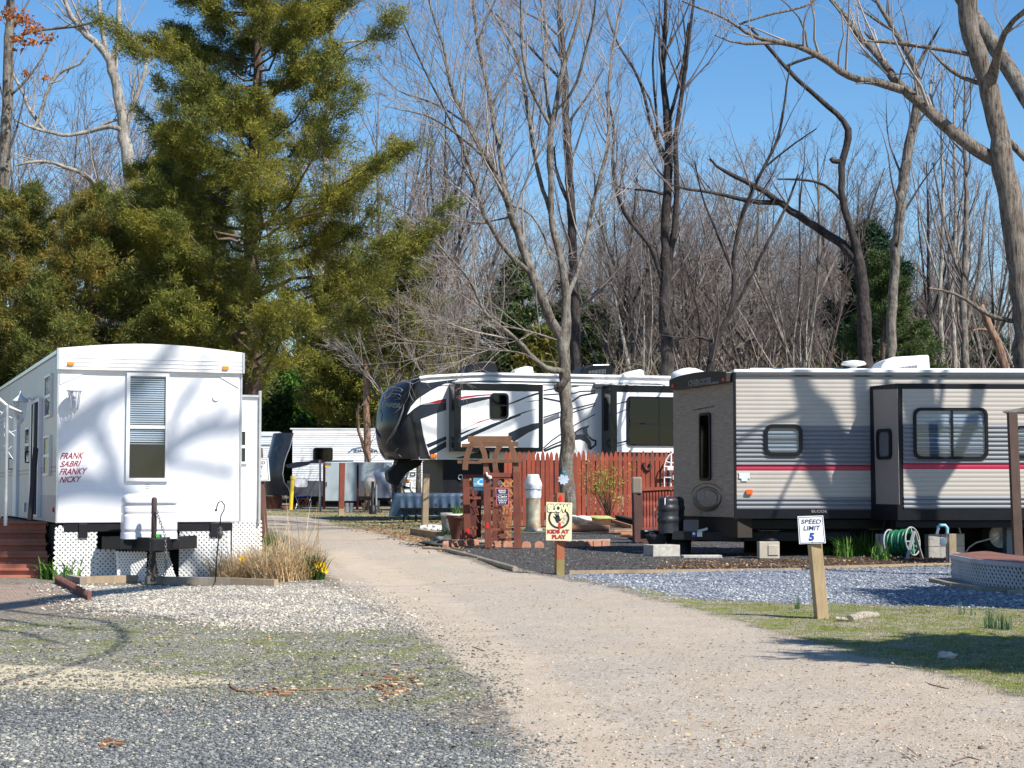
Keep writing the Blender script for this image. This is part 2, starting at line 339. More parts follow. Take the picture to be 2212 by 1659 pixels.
def gmat():
    m, nt, b = newmat('ground_gravel'); MATS['g'] = m
    tc = nd(nt, 'ShaderNodeTexCoord'); P = tc.outputs['Object']
    def noise(sc, det=5, ro=.6):
        n = nd(nt, 'ShaderNodeTexNoise', i_Scale=sc, i_Detail=det, i_Roughness=ro); nt.links.new(P, n.inputs['Vector']); return n.outputs[0]
    def vor(sc, feat='F1'):
        v = nd(nt, 'ShaderNodeTexVoronoi', i_Scale=sc, feature=feat); nt.links.new(P, v.inputs['Vector']); return v
    v1 = vor(58); v2 = vor(120); vs = nd(nt, 'ShaderNodeSeparateColor'); nt.links.new(v1.outputs['Color'], vs.inputs[0]); r1 = vs.outputs[0]; r1b = vs.outputs[1]
    vs2 = nd(nt, 'ShaderNodeSeparateColor'); nt.links.new(v2.outputs['Color'], vs2.inputs[0]); r2 = vs2.outputs[0]
    nA, nB, nC, nF = noise(.6), noise(3.2), noise(14, 8, .7), noise(220, 3)
    def attr(name): a = nd(nt, 'ShaderNodeAttribute', attribute_name=name); s = nd(nt, 'ShaderNodeSeparateColor'); nt.links.new(a.outputs[0], s.inputs[0]); return s.outputs
    A1, A2, A3, A4 = attr('w1'), attr('w2'), attr('w3'), attr('w4')
    def th(w, nz, k, lo=.42, hi=.58):
        f = math_(nt, 'ADD', w, math_(nt, 'MULTIPLY', math_(nt, 'SUBTRACT', nz, .5), k)); return ramp(nt, f, [(lo, (0, 0, 0)), (hi, (1, 1, 1))])
    nBC = math_(nt, 'ADD', math_(nt, 'MULTIPLY', nB, .5), math_(nt, 'MULTIPLY', nC, .5))
    # base: mixed grey stones over brown earth
    col = ramp(nt, r1, [(0, (.05, .05, .05)), (.45, (.14, .13, .12)), (.8, (.24, .21, .17)), (1, (.5, .44, .34))])
    col = mixc(nt, ramp(nt, nB, [(.42, (0, 0, 0)), (.62, (.7, .7, .7))]), col, (.3, .24, .17))
    moss = ramp(nt, nC, [(.3, (.085, .105, .02)), (.7, (.22, .23, .05))])
    # moss mix zone
    mz = ramp(nt, r1, [(0, (.08, .085, .085)), (.5, (.2, .2, .18)), (.75, (.32, .3, .25)), (1, (.52, .47, .36))])
    mz = mixc(nt, ramp(nt, nBC, [(.475, (0, 0, 0)), (.55, (.8, .8, .8))]), mz, moss)
    col = mixc(nt, th(A3[0], nBC, 1.2), col, mz)
    # white gravel
    wc = ramp(nt, r1, [(0, (.13, .12, .11)), (.3, (.29, .265, .24)), (.7, (.42, .385, .345)), (1, (.62, .57, .5))])
    col = mixc(nt, th(A1[1], nBC, 1.1), col, wc)
    sc = ramp(nt, nC, [(.3, (.5, .42, .28)), (.7, (.62, .55, .4))]); col = mixc(nt, th(A3[1], nBC, 1.3), col, sc)
    # foreground slate gravel
    fc = ramp(nt, r1, [(0, (.05, .056, .062)), (.5, (.14, .15, .16)), (.8, (.22, .23, .235)), (.95, (.36, .34, .3)), (1, (.45, .42, .36))])
    mg = math_(nt, 'MULTIPLY', ramp(nt, nBC, [(.55, (0, 0, 0)), (.62, (1, 1, 1))]), .6); fc = mixc(nt, mg, fc, moss)
    col = mixc(nt, th(A2[1], nBC, 1.1), col, fc)
    # grass verge earth
    vc = ramp(nt, nC, [(.35, (.08, .12, .018)), (.5, (.18, .21, .04)), (.66, (.33, .27, .16))])
    vc = mixc(nt, ramp(nt, nB, [(.4, (0, 0, 0)), (.6, (.9, .9, .9))]), vc, ramp(nt, r1, [(0, (.15, .12, .09)), (1, (.5, .44, .36))]))
    col = mixc(nt, th(A2[2], nBC, .9), col, vc)
    lc = ramp(nt, nC, [(.3, (.13, .075, .04)), (.6, (.4, .27, .16)), (.75, (.56, .44, .3))]); col = mixc(nt, th(A3[2], nBC, 1.2), col, lc)
    # road: packed tan sand with fine stones
    rc = ramp(nt, nB, [(.3, (.38, .315, .245)), (.7, (.47, .39, .305))])
    rc = mixc(nt, ramp(nt, r2, [(0, (.22,) * 3), (1, (.0,) * 3)]), rc, (.2, .175, .15))
    rc = mixc(nt, ramp(nt, r2, [(.85, (0, 0, 0)), (.97, (.75,) * 3)]), rc, (.58, .53, .46))
    st = mixc(nt, 0.5, rc, ramp(nt, r1, [(0, (.13, .13, .13)), (.5, (.3, .28, .26)), (1, (.62, .58, .52))]))
    rc = mixc(nt, ramp(nt, math_(nt, 'ADD', math_(nt, 'MULTIPLY', nA, .6), math_(nt, 'MULTIPLY', nBC, .4)), [(.46, (.05,) * 3), (.56, (.85, .85, .85))]), rc, st)
    rc = mixc(nt, math_(nt, 'MULTIPLY', th(A4[2], nBC, .8), .75), rc, ramp(nt, nB, [(.3, (.42, .345, .265)), (.7, (.5, .42, .33))]))
    col = mixc(nt, th(A1[0], nBC, .8), col, rc)
    dc = ramp(nt, r1, [(0, (.02, .02, .022)), (.6, (.065, .063, .065)), (.9, (.13, .125, .12)), (1, (.3, .28, .25))]); col = mixc(nt, th(A1[2], nC, .4), col, dc)
    bc = ramp(nt, r1, [(0, (.08, .095, .12)), (.45, (.18, .2, .25)), (.85, (.28, .31, .37)), (1, (.5, .52, .56))]); col = mixc(nt, th(A2[0], nC, .5), col, bc)
    mc = ramp(nt, nC, [(.35, (.03, .02, .015)), (.7, (.12, .075, .05))]); col = mixc(nt, th(A4[0], nC, .8), col, mc)
    # brick patio
    br = nd(nt, 'ShaderNodeTexBrick', i_Scale=3.2); br.inputs['Color1'].default_value = (.33, .2, .15, 1); br.inputs['Color2'].default_value = (.36, .31, .26, 1); br.inputs['Mortar'].default_value = (.12, .1, .07, 1)
    br.inputs['Mortar Size'].default_value = .02; nt.links.new(P, br.inputs['Vector'])
    pc = mixc(nt, ramp(nt, nC, [(.5, (0, 0, 0)), (.7, (.6,) * 3)]), br.outputs[0], (.4, .34, .26)); col = mixc(nt, th(A4[1], nC, .2), col, pc)
    nt.links.new(col, b.inputs['Base Color']); b.inputs['Roughness'].default_value = .9; b.inputs['Specular IOR Level'].default_value = .2
    h = math_(nt, 'ADD', math_(nt, 'MULTIPLY', v1.outputs['Distance'], math_(nt, 'MULTIPLY_ADD', A1[0], -.8, 1.0)), math_(nt, 'MULTIPLY', v2.outputs['Distance'], .4))
    h = math_(nt, 'ADD', h, math_(nt, 'MULTIPLY', nC, 1.6))
    bp = nd(nt, 'ShaderNodeBump', i_Strength=.75, i_Distance=.022); bp.invert = True; nt.links.new(h, bp.inputs['Height']); nt.links.new(bp.outputs[0], b.inputs['Normal'])
    return m
GM = gmat()
def make_ground():
    rows = [1900, 1800, 1740] + list(np.linspace(1700, 1240, 150)) + list(np.linspace(1237, 1092, 70)) + [1085, 1075, 1060, 1050, 1040, 1030, 1024]
    Ys = np.array([G(CX, y).y for y in rows]); xs = np.linspace(-500, 2700, 230)
    Vt = []; 
    for yy in Ys: Vt.append(np.stack([(xs - CX) / F * yy, np.full(len(xs), yy)], 1))
    V = np.concatenate(Vt); nx, ny = len(xs), len(Ys)
    S = {k: sdist(V, p) for k, p in REG.items()}
    def w(k, s): return np.clip(.5 + S[k] / s, 0, 1)
    soft = {'road': .9, 'white': .9, 'dark': .12, 'blue': .18, 'fgrav': 1.3, 'sand': .8, 'verge': .7, 'moss': 1.2, 'litter': .8, 'mulch': .3, 'bed': .3, 'patio': .05, 'farverge': .8, 'rut': 1.0}
    Wt = {k: w(k, soft[k]) for k in REG}; Wt['verge'] = np.maximum(Wt['verge'], Wt['farverge'])
    hz = np.array([.05 * mnoise.noise(Vector((x * .35, y * .35, 3))) + .012 * mnoise.noise(Vector((x * 2.1, y * 2.1, 9))) for x, y in V])
    mound = .16 * np.clip(S['mulch'] / .8, 0, 1); hz = hz * np.clip((S['patio'] * -4), 0, 1)
    Z = SLOPE * V[:, 1] + hz + mound
    VV = np.column_stack([V, Z])
    idx = np.arange(nx * ny).reshape(ny, nx)
    Fq = np.stack([idx[:-1, :-1], idx[:-1, 1:], idx[1:, 1:], idx[1:, :-1]], -1).reshape(-1, 4)
    ctr = V[Fq].mean(1)
    lab = np.zeros(len(Fq), int); names = ['ground', 'road', 'gravel_yard', 'gravel_pad', 'grass_verge', 'brick_patio', 'mulch_bed']
    for i, (k, n) in enumerate((('road', 1), ('fgrav', 2), ('white', 2), ('verge', 4), ('farverge', 4), ('dark', 3), ('blue', 3), ('mulch', 6), ('patio', 5))):
        s = sdist(ctr, REG[k]); lab[s > 0] = n
        if k == 'road': rs = s > 0
    lab[rs & (lab == 4)] = 1
    for i, nm in enumerate(names):
        fs = Fq[lab == i]
        if not len(fs): continue
        u, inv = np.unique(fs, return_inverse=True); o = np_mesh(nm, VV[u], inv.reshape(-1, 4), GM, None, True); o['kind'] = 'structure'
        me = o.data
        for an, ks in (('w1', ('road', 'white', 'dark')), ('w2', ('blue', 'fgrav', 'verge')), ('w3', ('moss', 'sand', 'litter')), ('w4', ('mulch', 'patio', 'rut'))):
            at = me.color_attributes.new(an, 'FLOAT_COLOR', 'POINT'); arr = np.ones((len(u), 4), np.float32)
            for j, k in enumerate(ks): arr[:, j] = Wt[k][u]
            if an == 'w4': arr[:, 0] = np.maximum(arr[:, 0], Wt['bed'][u])
            at.data.foreach_set('color', arr.ravel())
    # the land all round, out to the horizon
    mb = MB(); y0, y1 = Ys[0], Ys[-1]; L = 1500
    e = lambda x, y: (x, y, gz(y))
    xa0, xb0 = (xs[0] - CX) / F * y0, (xs[-1] - CX) / F * y0; xa1, xb1 = (xs[0] - CX) / F * y1, (xs[-1] - CX) / F * y1
    a, b_, c, d = VV[0], VV[nx - 1], VV[-1], VV[-nx]
    mb.add([e(-L, -80), e(L, -80), e(L, L), e(-L, L), e(xa0, y0), e(xb0, y0), e(xb1, y1), e(xa1, y1)], [(0, 1, 5, 4), (1, 2, 6, 5), (2, 3, 7, 6), (3, 0, 4, 7)])
    o = mb.build('terrain', GM); o['kind'] = 'structure'
make_ground()
def w_at(k, X, Y): return sdist(np.column_stack([X, Y]), REG[k])
# ================================================================ LEFT: white park trailer
def window(parent, fr, K, p0, p1, frame_m, fw=.035, proud=.03, blinds=None, sash=None, r=.0, vbar=None, name='window', back=None, upper=None, dense=.022):
    a, b = fr.px(*K(*p0)), fr.px(*K(*p1)); u0, u1 = sorted((a[0], b[0])); v0, v1 = sorted((a[1], b[1]))
    r = max(r, .004); o = rr(u0, v0, u1, v1, r); i = rr(u0 + fw, v0 + fw, u1 - fw, v1 - fw, max(.003, r - fw * .6))
    w = MB().fring(fr, o, i, -.002, proud)
    if sash: w.fbox(fr, u0 + fw, u1 - fw, v0 + (v1 - v0) * sash - .022, v0 + (v1 - v0) * sash + .022, .004, proud * .8)
    if vbar: w.fbox(fr, u0 + (u1 - u0) * vbar - .018, u0 + (u1 - u0) * vbar + .018, v0 + fw, v1 - fw, .005, proud * .85)
    w = w.build(name, frame_m, parent)
    MB().fpoly(fr, i, .001, .003).build('backing', back or DARKIN, w)
    if blinds:
        mb = MB(); y = v1 - fw; lo = v0 + fw + (v1 - v0 - 2 * fw) * (1 - blinds)
        while y > lo + .01:
            q = fr.q; y0 = y - dense * .62; n0, n1 = .006, .014
            mb.add([q(u0 + fw, y0, n1), q(u1 - fw, y0, n1), q(u1 - fw, y, n0), q(u0 + fw, y, n0)], [(0, 1, 2, 3)]); y -= dense
        mb.fbox(fr, u0 + fw, u1 - fw, lo - .012, lo, .006, .014)
        mb.build('blinds', BLIND, w)
    MB().fpoly(fr, i, proud * .55, proud * .55 + .003).build('pane', upper or GLASS, w)
    return w
LT0 = W(*K1(335, 1145), 24.0); LF = Fr(LT0, (.938, .347)); LS = Fr(LT0, (-.347, .938)); LS.N = Vector((-.938, -.347, 0))
Wd, HT, LEN = 2.46, 2.3, 9.8
SIDEP = mat('grey_panel', (.43, .41, .42), .4, var=.08, scale=2, dirt=(.3, .28, .28), dirtamt=.3)
pt = thing('park_trailer', 'white park trailer with tall front window and painted names', 'trailer', gat(LT0.x + 1, LT0.y, 0))
q = LF.q
hw = .26
MB().fbox(LF, 0, Wd, 0, HT - .02, -LEN, 0).build('wall', mat('white_panel', (.76, .77, .79), .42, var=.03, scale=2.5, dirt=(.6, .58, .55), dirtamt=.15), pt, bevel=.012)
MB().fbox(LS, .02, LEN - .02, .01, HT - .04, -.0, .006).build('side_panel', SIDEP, pt)
arc = [(Wd * t, HT + .09 * math.sin(math.pi * t)) for t in np.linspace(0, 1, 13)]
MB().fpoly(LF, [(0, HT - .05), (Wd, HT - .05)] + [(Wd * t, HT + .085 * math.sin(math.pi * t)) for t in np.linspace(1, 0, 13)], -LEN, -.01).build('roof', WPLAS, pt)
hc = MB().fpoly(LF, [(-.03, HT - hw), (Wd + .03, HT - hw)] + [(-.03 + (Wd + .06) * t, HT + .02 + .09 * math.sin(math.pi * t)) for t in np.linspace(1, 0, 13)], .004, .06)
for k in (.045, .1, .155): hc.fbox(LF, .0, Wd, HT - hw + k, HT - hw + k + .006, .058, .068)
hc = hc.build('roof_cap', WPLAS, pt, bevel=.006)
tr = MB()
tr.fbox(LF, -.03, .0, HT - hw, HT + .02, .0, .075); tr.fbox(LF, Wd, Wd + .03, HT - hw, HT + .02, 0, .075)
tr.fbox(LS, 0, LEN, HT - .05, HT + .0, .004, .035); tr.fbox(LF, -.012, .015, 0, HT - hw, -.01, .012); tr.fbox(LF, Wd - .015, Wd + .012, 0, HT - hw, -.01, .012)
tr.build('trim', ALU, pt)
# chamfered raised panel under the cap
MB().fpoly(LF, [(.02, HT - hw), (.02, HT - hw - .2), (.34, HT - hw - .045), (Wd - .32, HT - hw - .045), (Wd - .04, HT - hw - .2), (Wd - .02, HT - hw)], .001, .012).build('brow_panel', WPLAS, pt)
for a, b in (((397, 190), (436, 212)), ((1314, 215), (1352, 238))):
    u, v = LF.px(*K1(*a)); u2, v2 = LF.px(*K1(*b)); MB().fpoly(LF, rr(u, v2, u2, v, .015), .06, .085).build('marker_light', AMBER, pt, bevel=.004)
window(pt, LF, K1, (752, 252), (996, 898), WPLAS, fw=.045, proud=.04, blinds=.66, sash=.5, upper=GLASS, dense=.03)
# names on the wall
PAINT = mat('dark_red_paint', (.3, .01, .045), .5, var=.3, scale=30)
for s, a, b in (('FRANK', (356, 764), (500, 727)), ('SABRI', (356, 810), (484, 776)), ('FRANKY', (351, 857), (520, 820)), ('NICKY', (353, 904), (485, 868))):
    text(LF, s, K1, a, b, PAINT, pt, 'painted_name', bold=.016, shear=.45, tilt=.012, n=.002)
GREYT = mat('grey_print', (.2, .22, .25), .5)
mb = MB()
for y in (914, 926, 938): mb.pxpoly(LF, K1, [(860, y), (890, y), (890, y + 3), (860, y + 3)], .001, .003)
mb.build('sticker', GREYT, pt)
u, v = LF.px(*K1(1282, 400)); mb = MB(); c = LF.q(u, v, .01)
mb.fpoly(LF, [(u + .05 * math.cos(t), v + .05 * math.sin(t)) for t in np.linspace(0, 6.28, 20)[:-1]], 0, .02); mb.build('vent_disc', WPLAS, pt, bevel=.004)
def sconce(fr, K, p, parent, s=1.0):
    u, v = fr.px(*K(*p)); c = fr.q(u, v, .17 * s)
    b = MB().lathe(c + Vector((0, 0, .12 * s)), [(.002, .14 * s), (.012 * s, .12 * s), (.02 * s, .09 * s), (.05 * s, .06 * s), (.1 * s, .02 * s), (.11 * s, 0), (.1 * s, -.005)], 12)
    b.lathe(c, [(.002, -.19 * s), (.012, -.17 * s), (.045 * s, -.13 * s), (.05 * s, -.11 * s)], 12)
    for k in range(6):
        a = k * math.pi / 3; b.tube([c + Vector((math.cos(a) * .085 * s, math.sin(a) * .085 * s, .12 * s)), c + Vector((math.cos(a) * .05 * s, math.sin(a) * .05 * s, -.12 * s))], .006 * s, 5)
    b.tube([fr.q(u, v + .13 * s, 0), fr.q(u, v + .17 * s, .07), fr.q(u, v + .13 * s, .12 * s)], .014 * s, 6); b.fbox(fr, u - .04, u + .04, v + .05, v + .2, .002, .02)
    o = b.build('wall_lamp', WPLAS, parent); MB().lathe(c, [(.045 * s, -.11 * s), (.078 * s, .115 * s)], 6, smooth=False).build('lamp_glass', glassm('lamp_glass', (.9, .92, .95), .12), o)
sconce(LF, K1, (433, 420), pt); sconce(LS, K1, (200, 480), pt, 1.15)
# side door, windows, stripes, grab handles
sf = LS.off(.006)
mb = MB()
for (y0, y1) in ((806, 818), (832, 842)):
    v0 = LS.px(*K1(333, y1))[1]; v1 = LS.px(*K1(333, y0))[1]; mb.fbox(sf, .02, LEN - .02, v0, v1, 0, .003)
mb.build('side_stripe', mat('mauve_stripe', (.2, .16, .16), .4), pt)
v1 = LS.px(*K1(333, 980))[1]; MB().fbox(sf, .02, 2.0, .02, v1, 0, .002).build('lower_panel', mat('mauve_panel', (.3, .27, .3), .45), pt)
for a, b in (((278, 276), (310, 512)), ((272, 632), (303, 862)), ((160, 582), (183, 780))):
    window(pt, sf, K1, a, b, WPLAS, fw=.03, proud=.035, sash=.5)
mb = MB().pxpoly(sf, K1, [(200, 428), (252, 400), (240, 1108), (188, 1103)], 0, .05); mb.build('door_frame', WPLAS, pt)
dr = MB().pxpoly(sf, K1, [(212, 442), (247, 425), (235, 1095), (200, 1090)], .05, .06).build('sliding_door', DARKIN, pt)
MB().pxpoly(sf, K1, [(228, 440), (231, 438), (219, 1092), (216, 1092)], .06, .075).build('door_rail', ALU, dr)
MB().pxpoly(sf, K1, [(96, 520), (116, 508), (106, 1105), (86, 1102)], 0, .04).build('door_frame', WPLAS, pt)
for (x, y) in ((188, 755), (83, 795)):
    a = sf.px(*K1(x, y - 33)); b = sf.px(*K1(x, y + 30)); MB().tube([sf.q(*a), sf.q(a[0], a[1], .09), sf.q(b[0], b[1], .09), sf.q(*b)], .014, 6).build('grab_handle', BLACKP, pt)
u, v = sf.px(*K1(321, 1067)); MB().fpoly(sf, rr(u - .03, v - .03, u + .03, v + .03, .01), 0, .025).build('marker_light', mat('red_lens', (.4, .02, .01), .3), pt)
u, v = sf.px(*K1(150, 1050)); MB().fbox(sf, u - .12, u + .12, v - .07, v + .07, 0, .03).build('outlet_box', GALV, pt)
# slide-out room on the far right of the front
n0 = -2.3; sR = LF.off(n0); a = sR.px(*K1(1367, 1130)); b = sR.px(*K1(1537, 400))
sl_ = MB().fbox(sR, Wd - .3, b[0], a[1], b[1], -3.0, 0).build('slide_out', WPLAS, pt, bevel=.01)
MB().fbox(sR, Wd, b[0] + .02, b[1], b[1] + .035, -3.0, .04).build('slide_trim', ALU, sl_)
MB().fbox(sR, b[0], b[0] + .03, a[1] - .05, b[1] + .1, -.02, .05).build('slide_flange', ALU, sl_)
window(pt, sR, K1, (1362, 588), (1467, 795), WPLAS, fw=.035, proud=.035, sash=.5, blinds=.0)
# chassis, A-frame hitch, jack, chain, gas bottle cover
ch = MB()
gl = gz(24)
for u in (.35, Wd - .35): ch.fbox(LF, u - .06, u + .06, -.2, -.01, -LEN, .0)
ch.fbox(LF, .1, Wd - .1, -.12, -.01, -.12, -.02)
MB().fbox(LF, .05, Wd - .05, -.72, -.03, -LEN + .2, -.3).build('shade_backing_block', DARKIN, pt)  # near-black block added behind the lattice to stand for the shade there
hl = K1(580, 1275); apex = LF.px(*K1(925, 1270), n=1.05); z0 = LF.px(*K1(700, 1240))[1]
hp = LF.off(0)
cz = LF.px(*K1(920, 1262), n=1.0)[1]; ua = LF.px(*K1(921, 1262), n=1.0)[0]
ch.beam(q(.62, cz - .02, 0), q(ua, cz - .02, 1.0), .07, .17); ch.beam(q(Wd - .62, cz - .02, 0), q(ua, cz - .02, 1.0), .07, .17)
ch.beam(q(.62, cz - .02, -.1), q(Wd - .62, cz - .02, -.1), .08, .17); ch.beam(q(ua - .38, cz - .03, .62), q(ua + .38, cz - .03, .62), .05, .12)
ch.fbox(LF, ua - .07, ua + .07, cz - .1, cz + .06, .9, 1.3)
ch.build('chassis', BLACKM, pt, bevel=.006)
jk = MB().lathe(q(ua - .02, cz - .5, 1.02), [(.028, 0), (.028, .55), (.036, .56), (.036, 1.06), (.025, 1.09)], 10); jk.lathe(q(ua - .02, cz - .58, 1.02), [(.1, 0), (.1, .02), (.03, .05)], 12)
jk.build('jack_post', mat('rusty_dark_steel', (.05, .032, .028), .7, var=.4, bump=.3), pt)
def chain(pts, m, parent, r=.009, lk=.05):
    mb = MB(); pts = [Vector(p) for p in pts]; seg = []
    for a, b in zip(pts[:-1], pts[1:]):
        n = max(1, int((b - a).length / (lk * .72)))
        for i in range(n): seg.append((a.lerp(b, (i + .5) / n), (b - a).normalized()))
    for i, (c, d) in enumerate(seg):
        s_ = d.cross(Vector((1, .3, .2))).normalized(); s_ = s_ if i % 2 else d.cross(s_)
        mb.tube([c + d * math.cos(t) * lk * .5 + s_ * math.sin(t) * lk * .3 for t in np.linspace(0, 2 * math.pi, 9)], r * .7, 5, cap=False)
    return mb.build('safety_chain', m, parent)
CH = mat('dull_chain_steel', (.2, .2, .2), .45, .7, var=.3)
chain([q(ua, cz + .42, 1.08), q(ua + .1, cz + .1, 1.15), q(ua + .13, cz - .3, 1.12), q(ua + .1, cz - .45, 1.08), q(ua, cz - .42, 1.05)], CH, pt)
chain([q(ua - .06, cz + .0, 1.1), q(ua - .09, cz - .35, 1.08), q(ua - .04, cz - .5, 1.05)], CH, pt)
MB().box(q(ua + .04, cz + .09, 1.06), (.07, .05, .04)).build('green_tag', mat('green_plastic', (.06, .5, .05), .4), pt)
# cover: two bottles wide, ribbed
cvf = LF.off(.52); a = cvf.px(*Y1(260, 755)); b = cvf.px(*Y1(1010, 150)); cu0, cv0, cu1, cv1 = a[0], a[1], b[0], b[1]
mb = MB(); prof = []
hs = cv1 - cv0; rings = []
for t in np.linspace(0, 1, 40):
    v = cv0 + hs * t; w = (cu1 - cu0) / 2 * (1 - .03 * t); d = .2
    if t > .86: k = (t - .86) / .14; w -= .09 * (1 - math.sqrt(max(0, 1 - k * k))); d -= .07 * (1 - math.sqrt(max(0, 1 - k * k)))
    for g in (.16, .55, .76): 
        if abs(t - g) < .022: w -= .006; d -= .022
    if .55 < t < .76: d -= .015
    uc = (cu0 + cu1) / 2; ring = [LF.q(uu, vv, 0) for uu, vv in [(0, 0)]]
    rings.append([cvf.q(uc + sx * (abs(math.cos(a_)) ** .35) * w, v, (math.copysign(abs(math.sin(a_)) ** .5, math.sin(a_))) * d) for a_ in np.linspace(0, 2 * math.pi, 33)[:-1] for sx in (1 if math.cos(a_) >= 0 else -1,)])
k = 32; vs = [p for r_ in rings for p in r_]
mb.add(vs, [(i * k + j, i * k + (j + 1) % k, (i + 1) * k + (j + 1) % k, (i + 1) * k + j) for i in range(39) for j in range(k)], True); mb.add(rings[-1], [tuple(range(k))])
mb.build('gas_bottle_cover', mat('pearl_plastic', (.62, .63, .68), .3, var=.03), pt)

# lattice skirting
LATT = mat('white_lattice_vinyl', (.72, .72, .70), .5, var=.06, dirt=(.42, .4, .33), dirtamt=.35)
def clip_seg(p, d, poly):
    t0, t1 = -9, 9; n = len(poly); a = sum(poly[i][0] * poly[(i + 1) % n][1] - poly[(i + 1) % n][0] * poly[i][1] for i in range(n))
    if a < 0: poly = poly[::-1]
    for i in range(n):
        x0, y0 = poly[i]; x1, y1 = poly[(i + 1) % n]; nx, ny = -(y1 - y0), x1 - x0
        den = nx * d[0] + ny * d[1]; num = nx * (p[0] - x0) + ny * (p[1] - y0)
        if abs(den) < 1e-9:
            if num < 0: return None
        elif den > 0: t0 = max(t0, -num / den)
        else: t1 = min(t1, -num / den)
    return (t0, t1) if t1 - t0 > .02 else None
def lattice(mb, fr, poly, pitch=.05, w=.03, th=.006, n0=0, sx=1.0, curve=None):
    """two crossing layers of slats; sx squeezes the diamonds"""
    us = [p[0] for p in poly]; vs_ = [p[1] for p in poly]; c = (min(us), min(vs_)); ext = (max(us) - c[0]) / sx + (max(vs_) - c[1])
    for lay, sg in enumerate((1, -1)):
        d = (sx * .7071, sg * .7071); k = -ext
        while k < ext:
            p = (c[0] + k * sx * 1.0, c[1] if sg > 0 else c[1]); r_ = clip_seg(p, d, poly)
            if sg < 0: r_ = clip_seg((c[0] + (k + ext / 2) * sx, c[1]), d, poly); p = (c[0] + (k + ext / 2) * sx, c[1])
            if r_:
                a = (p[0] + d[0] * r_[0], p[1] + d[1] * r_[0]); b = (p[0] + d[0] * r_[1], p[1] + d[1] * r_[1]); L = math.hypot(b[0] - a[0], b[1] - a[1])
                nx, ny = -(b[1] - a[1]) / L * w / 2 * (sx if sx < 1 else 1), (b[0] - a[0]) / L * w / 2; q0 = n0 + lay * th * 1.02
                if curve:
                    ns = max(1, int(L / .12)); P = [(a[0] + (b[0] - a[0]) * i / ns, a[1] + (b[1] - a[1]) * i / ns) for i in range(ns + 1)]
                    for s0, s1 in zip(P[:-1], P[1:]):
                        mb.hexa([curve(s0[0] - nx, s0[1] - ny, q0), curve(s1[0] - nx, s1[1] - ny, q0), curve(s1[0] + nx, s1[1] + ny, q0), curve(s0[0] + nx, s0[1] + ny, q0),
                                 curve(s0[0] - nx, s0[1] - ny, q0 + th), curve(s1[0] - nx, s1[1] - ny, q0 + th), curve(s1[0] + nx, s1[1] + ny, q0 + th), curve(s0[0] + nx, s0[1] + ny, q0 + th)])
                else:
                    mb.fpoly(fr, [(a[0] - nx, a[1] - ny), (b[0] - nx, b[1] - ny), (b[0] + nx, b[1] + ny), (a[0] + nx, a[1] + ny)], q0, q0 + th)
            k += pitch / .7071
def lattice_panel(label, fr, K, pts, sx=1, edge=True, pitch=.048, w=.03):
    pu = [fr.px(*K(*p)) for p in pts]; mb = MB(); lattice(mb, fr, pu, pitch, w, sx=sx)
    cx_ = sum(p[0] for p in pu) / len(pu); mnv = min(p[1] for p in pu); loc = fr.q(cx_, mnv, 0)
    o = mb.build('lattice_panel', LATT, None, loc); tag(o, label, 'lattice', 'lattice skirting round the white park trailer')
    if edge:
        e = MB(); n = len(pu)
        for i in edge: a, b = pu[i], pu[(i + 1) % n]; e.beam(fr.q(*a, .006), fr.q(*b, .006), .03, .022, up=fr.N)
        e.build('edge_cap', WPLAS, o)
    return o
skf = LF.off(-.04)
lattice_panel('white lattice panel under the left corner of the park trailer', skf, K1, [(330, 1162), (577, 1162), (567, 1478), (312, 1478)], edge=False)
lattice_panel('narrow white lattice strip left of the leaning lattice under the hitch', skf, K1, [(572, 1302), (692, 1302), (696, 1478), (566, 1478)], edge=False)
lf2 = Fr(LF.q(0, 0, .12), (.938 + .2, .347 - .35)); lattice_panel('white lattice piece with squeezed diamonds left of the jack post', lf2, K1, [(694, 1312), (872, 1316), (866, 1496), (706, 1478)], sx=.62, edge=[3])
lattice_panel('slanting white lattice scrap right of the jack post', LF.off(.25), K1, [(918, 1322), (1000, 1316), (1048, 1490), (950, 1506)], sx=.5, edge=False)
lattice_panel('large white capped lattice panel under the right of the park trailer', skf, K1, [(1068, 1160), (1360, 1146), (1362, 1497), (1062, 1492)], edge=[0, 1])
lattice_panel('white lattice panel below the slide out beside the dry grass', sR.off(-.02), K1, [(1366, 1134), (1552, 1136), (1555, 1372), (1368, 1450)], edge=[0])
# timber edging pieces along the skirting
for i, (a, b, lb) in enumerate((((410, 1488), (495, 1506), 'short grey timber kerb piece at the green leafy clump'), ((497, 1500), (842, 1488), 'long pale timber kerb under the narrow lattice'), ((870, 1497), (975, 1500), 'short timber kerb piece below the jack post'), ((975, 1500), (1380, 1508), 'long brown timber kerb below the large lattice panel'), ((1380, 1508), (1640, 1518), 'grey timber kerb in front of the dry grass'))):
    pa, pb = G(*K1(*a)), G(*K1(*b)); tag(MB().beam(pa + Vector((0, 0, .03)), pb + Vector((0, 0, .03)), .09, .1).build('timber_kerb', [TIMBER, RAWWOOD, TIMBER][i % 3], None, pa), lb, 'timber kerb', 'timber kerbs along the park trailer')
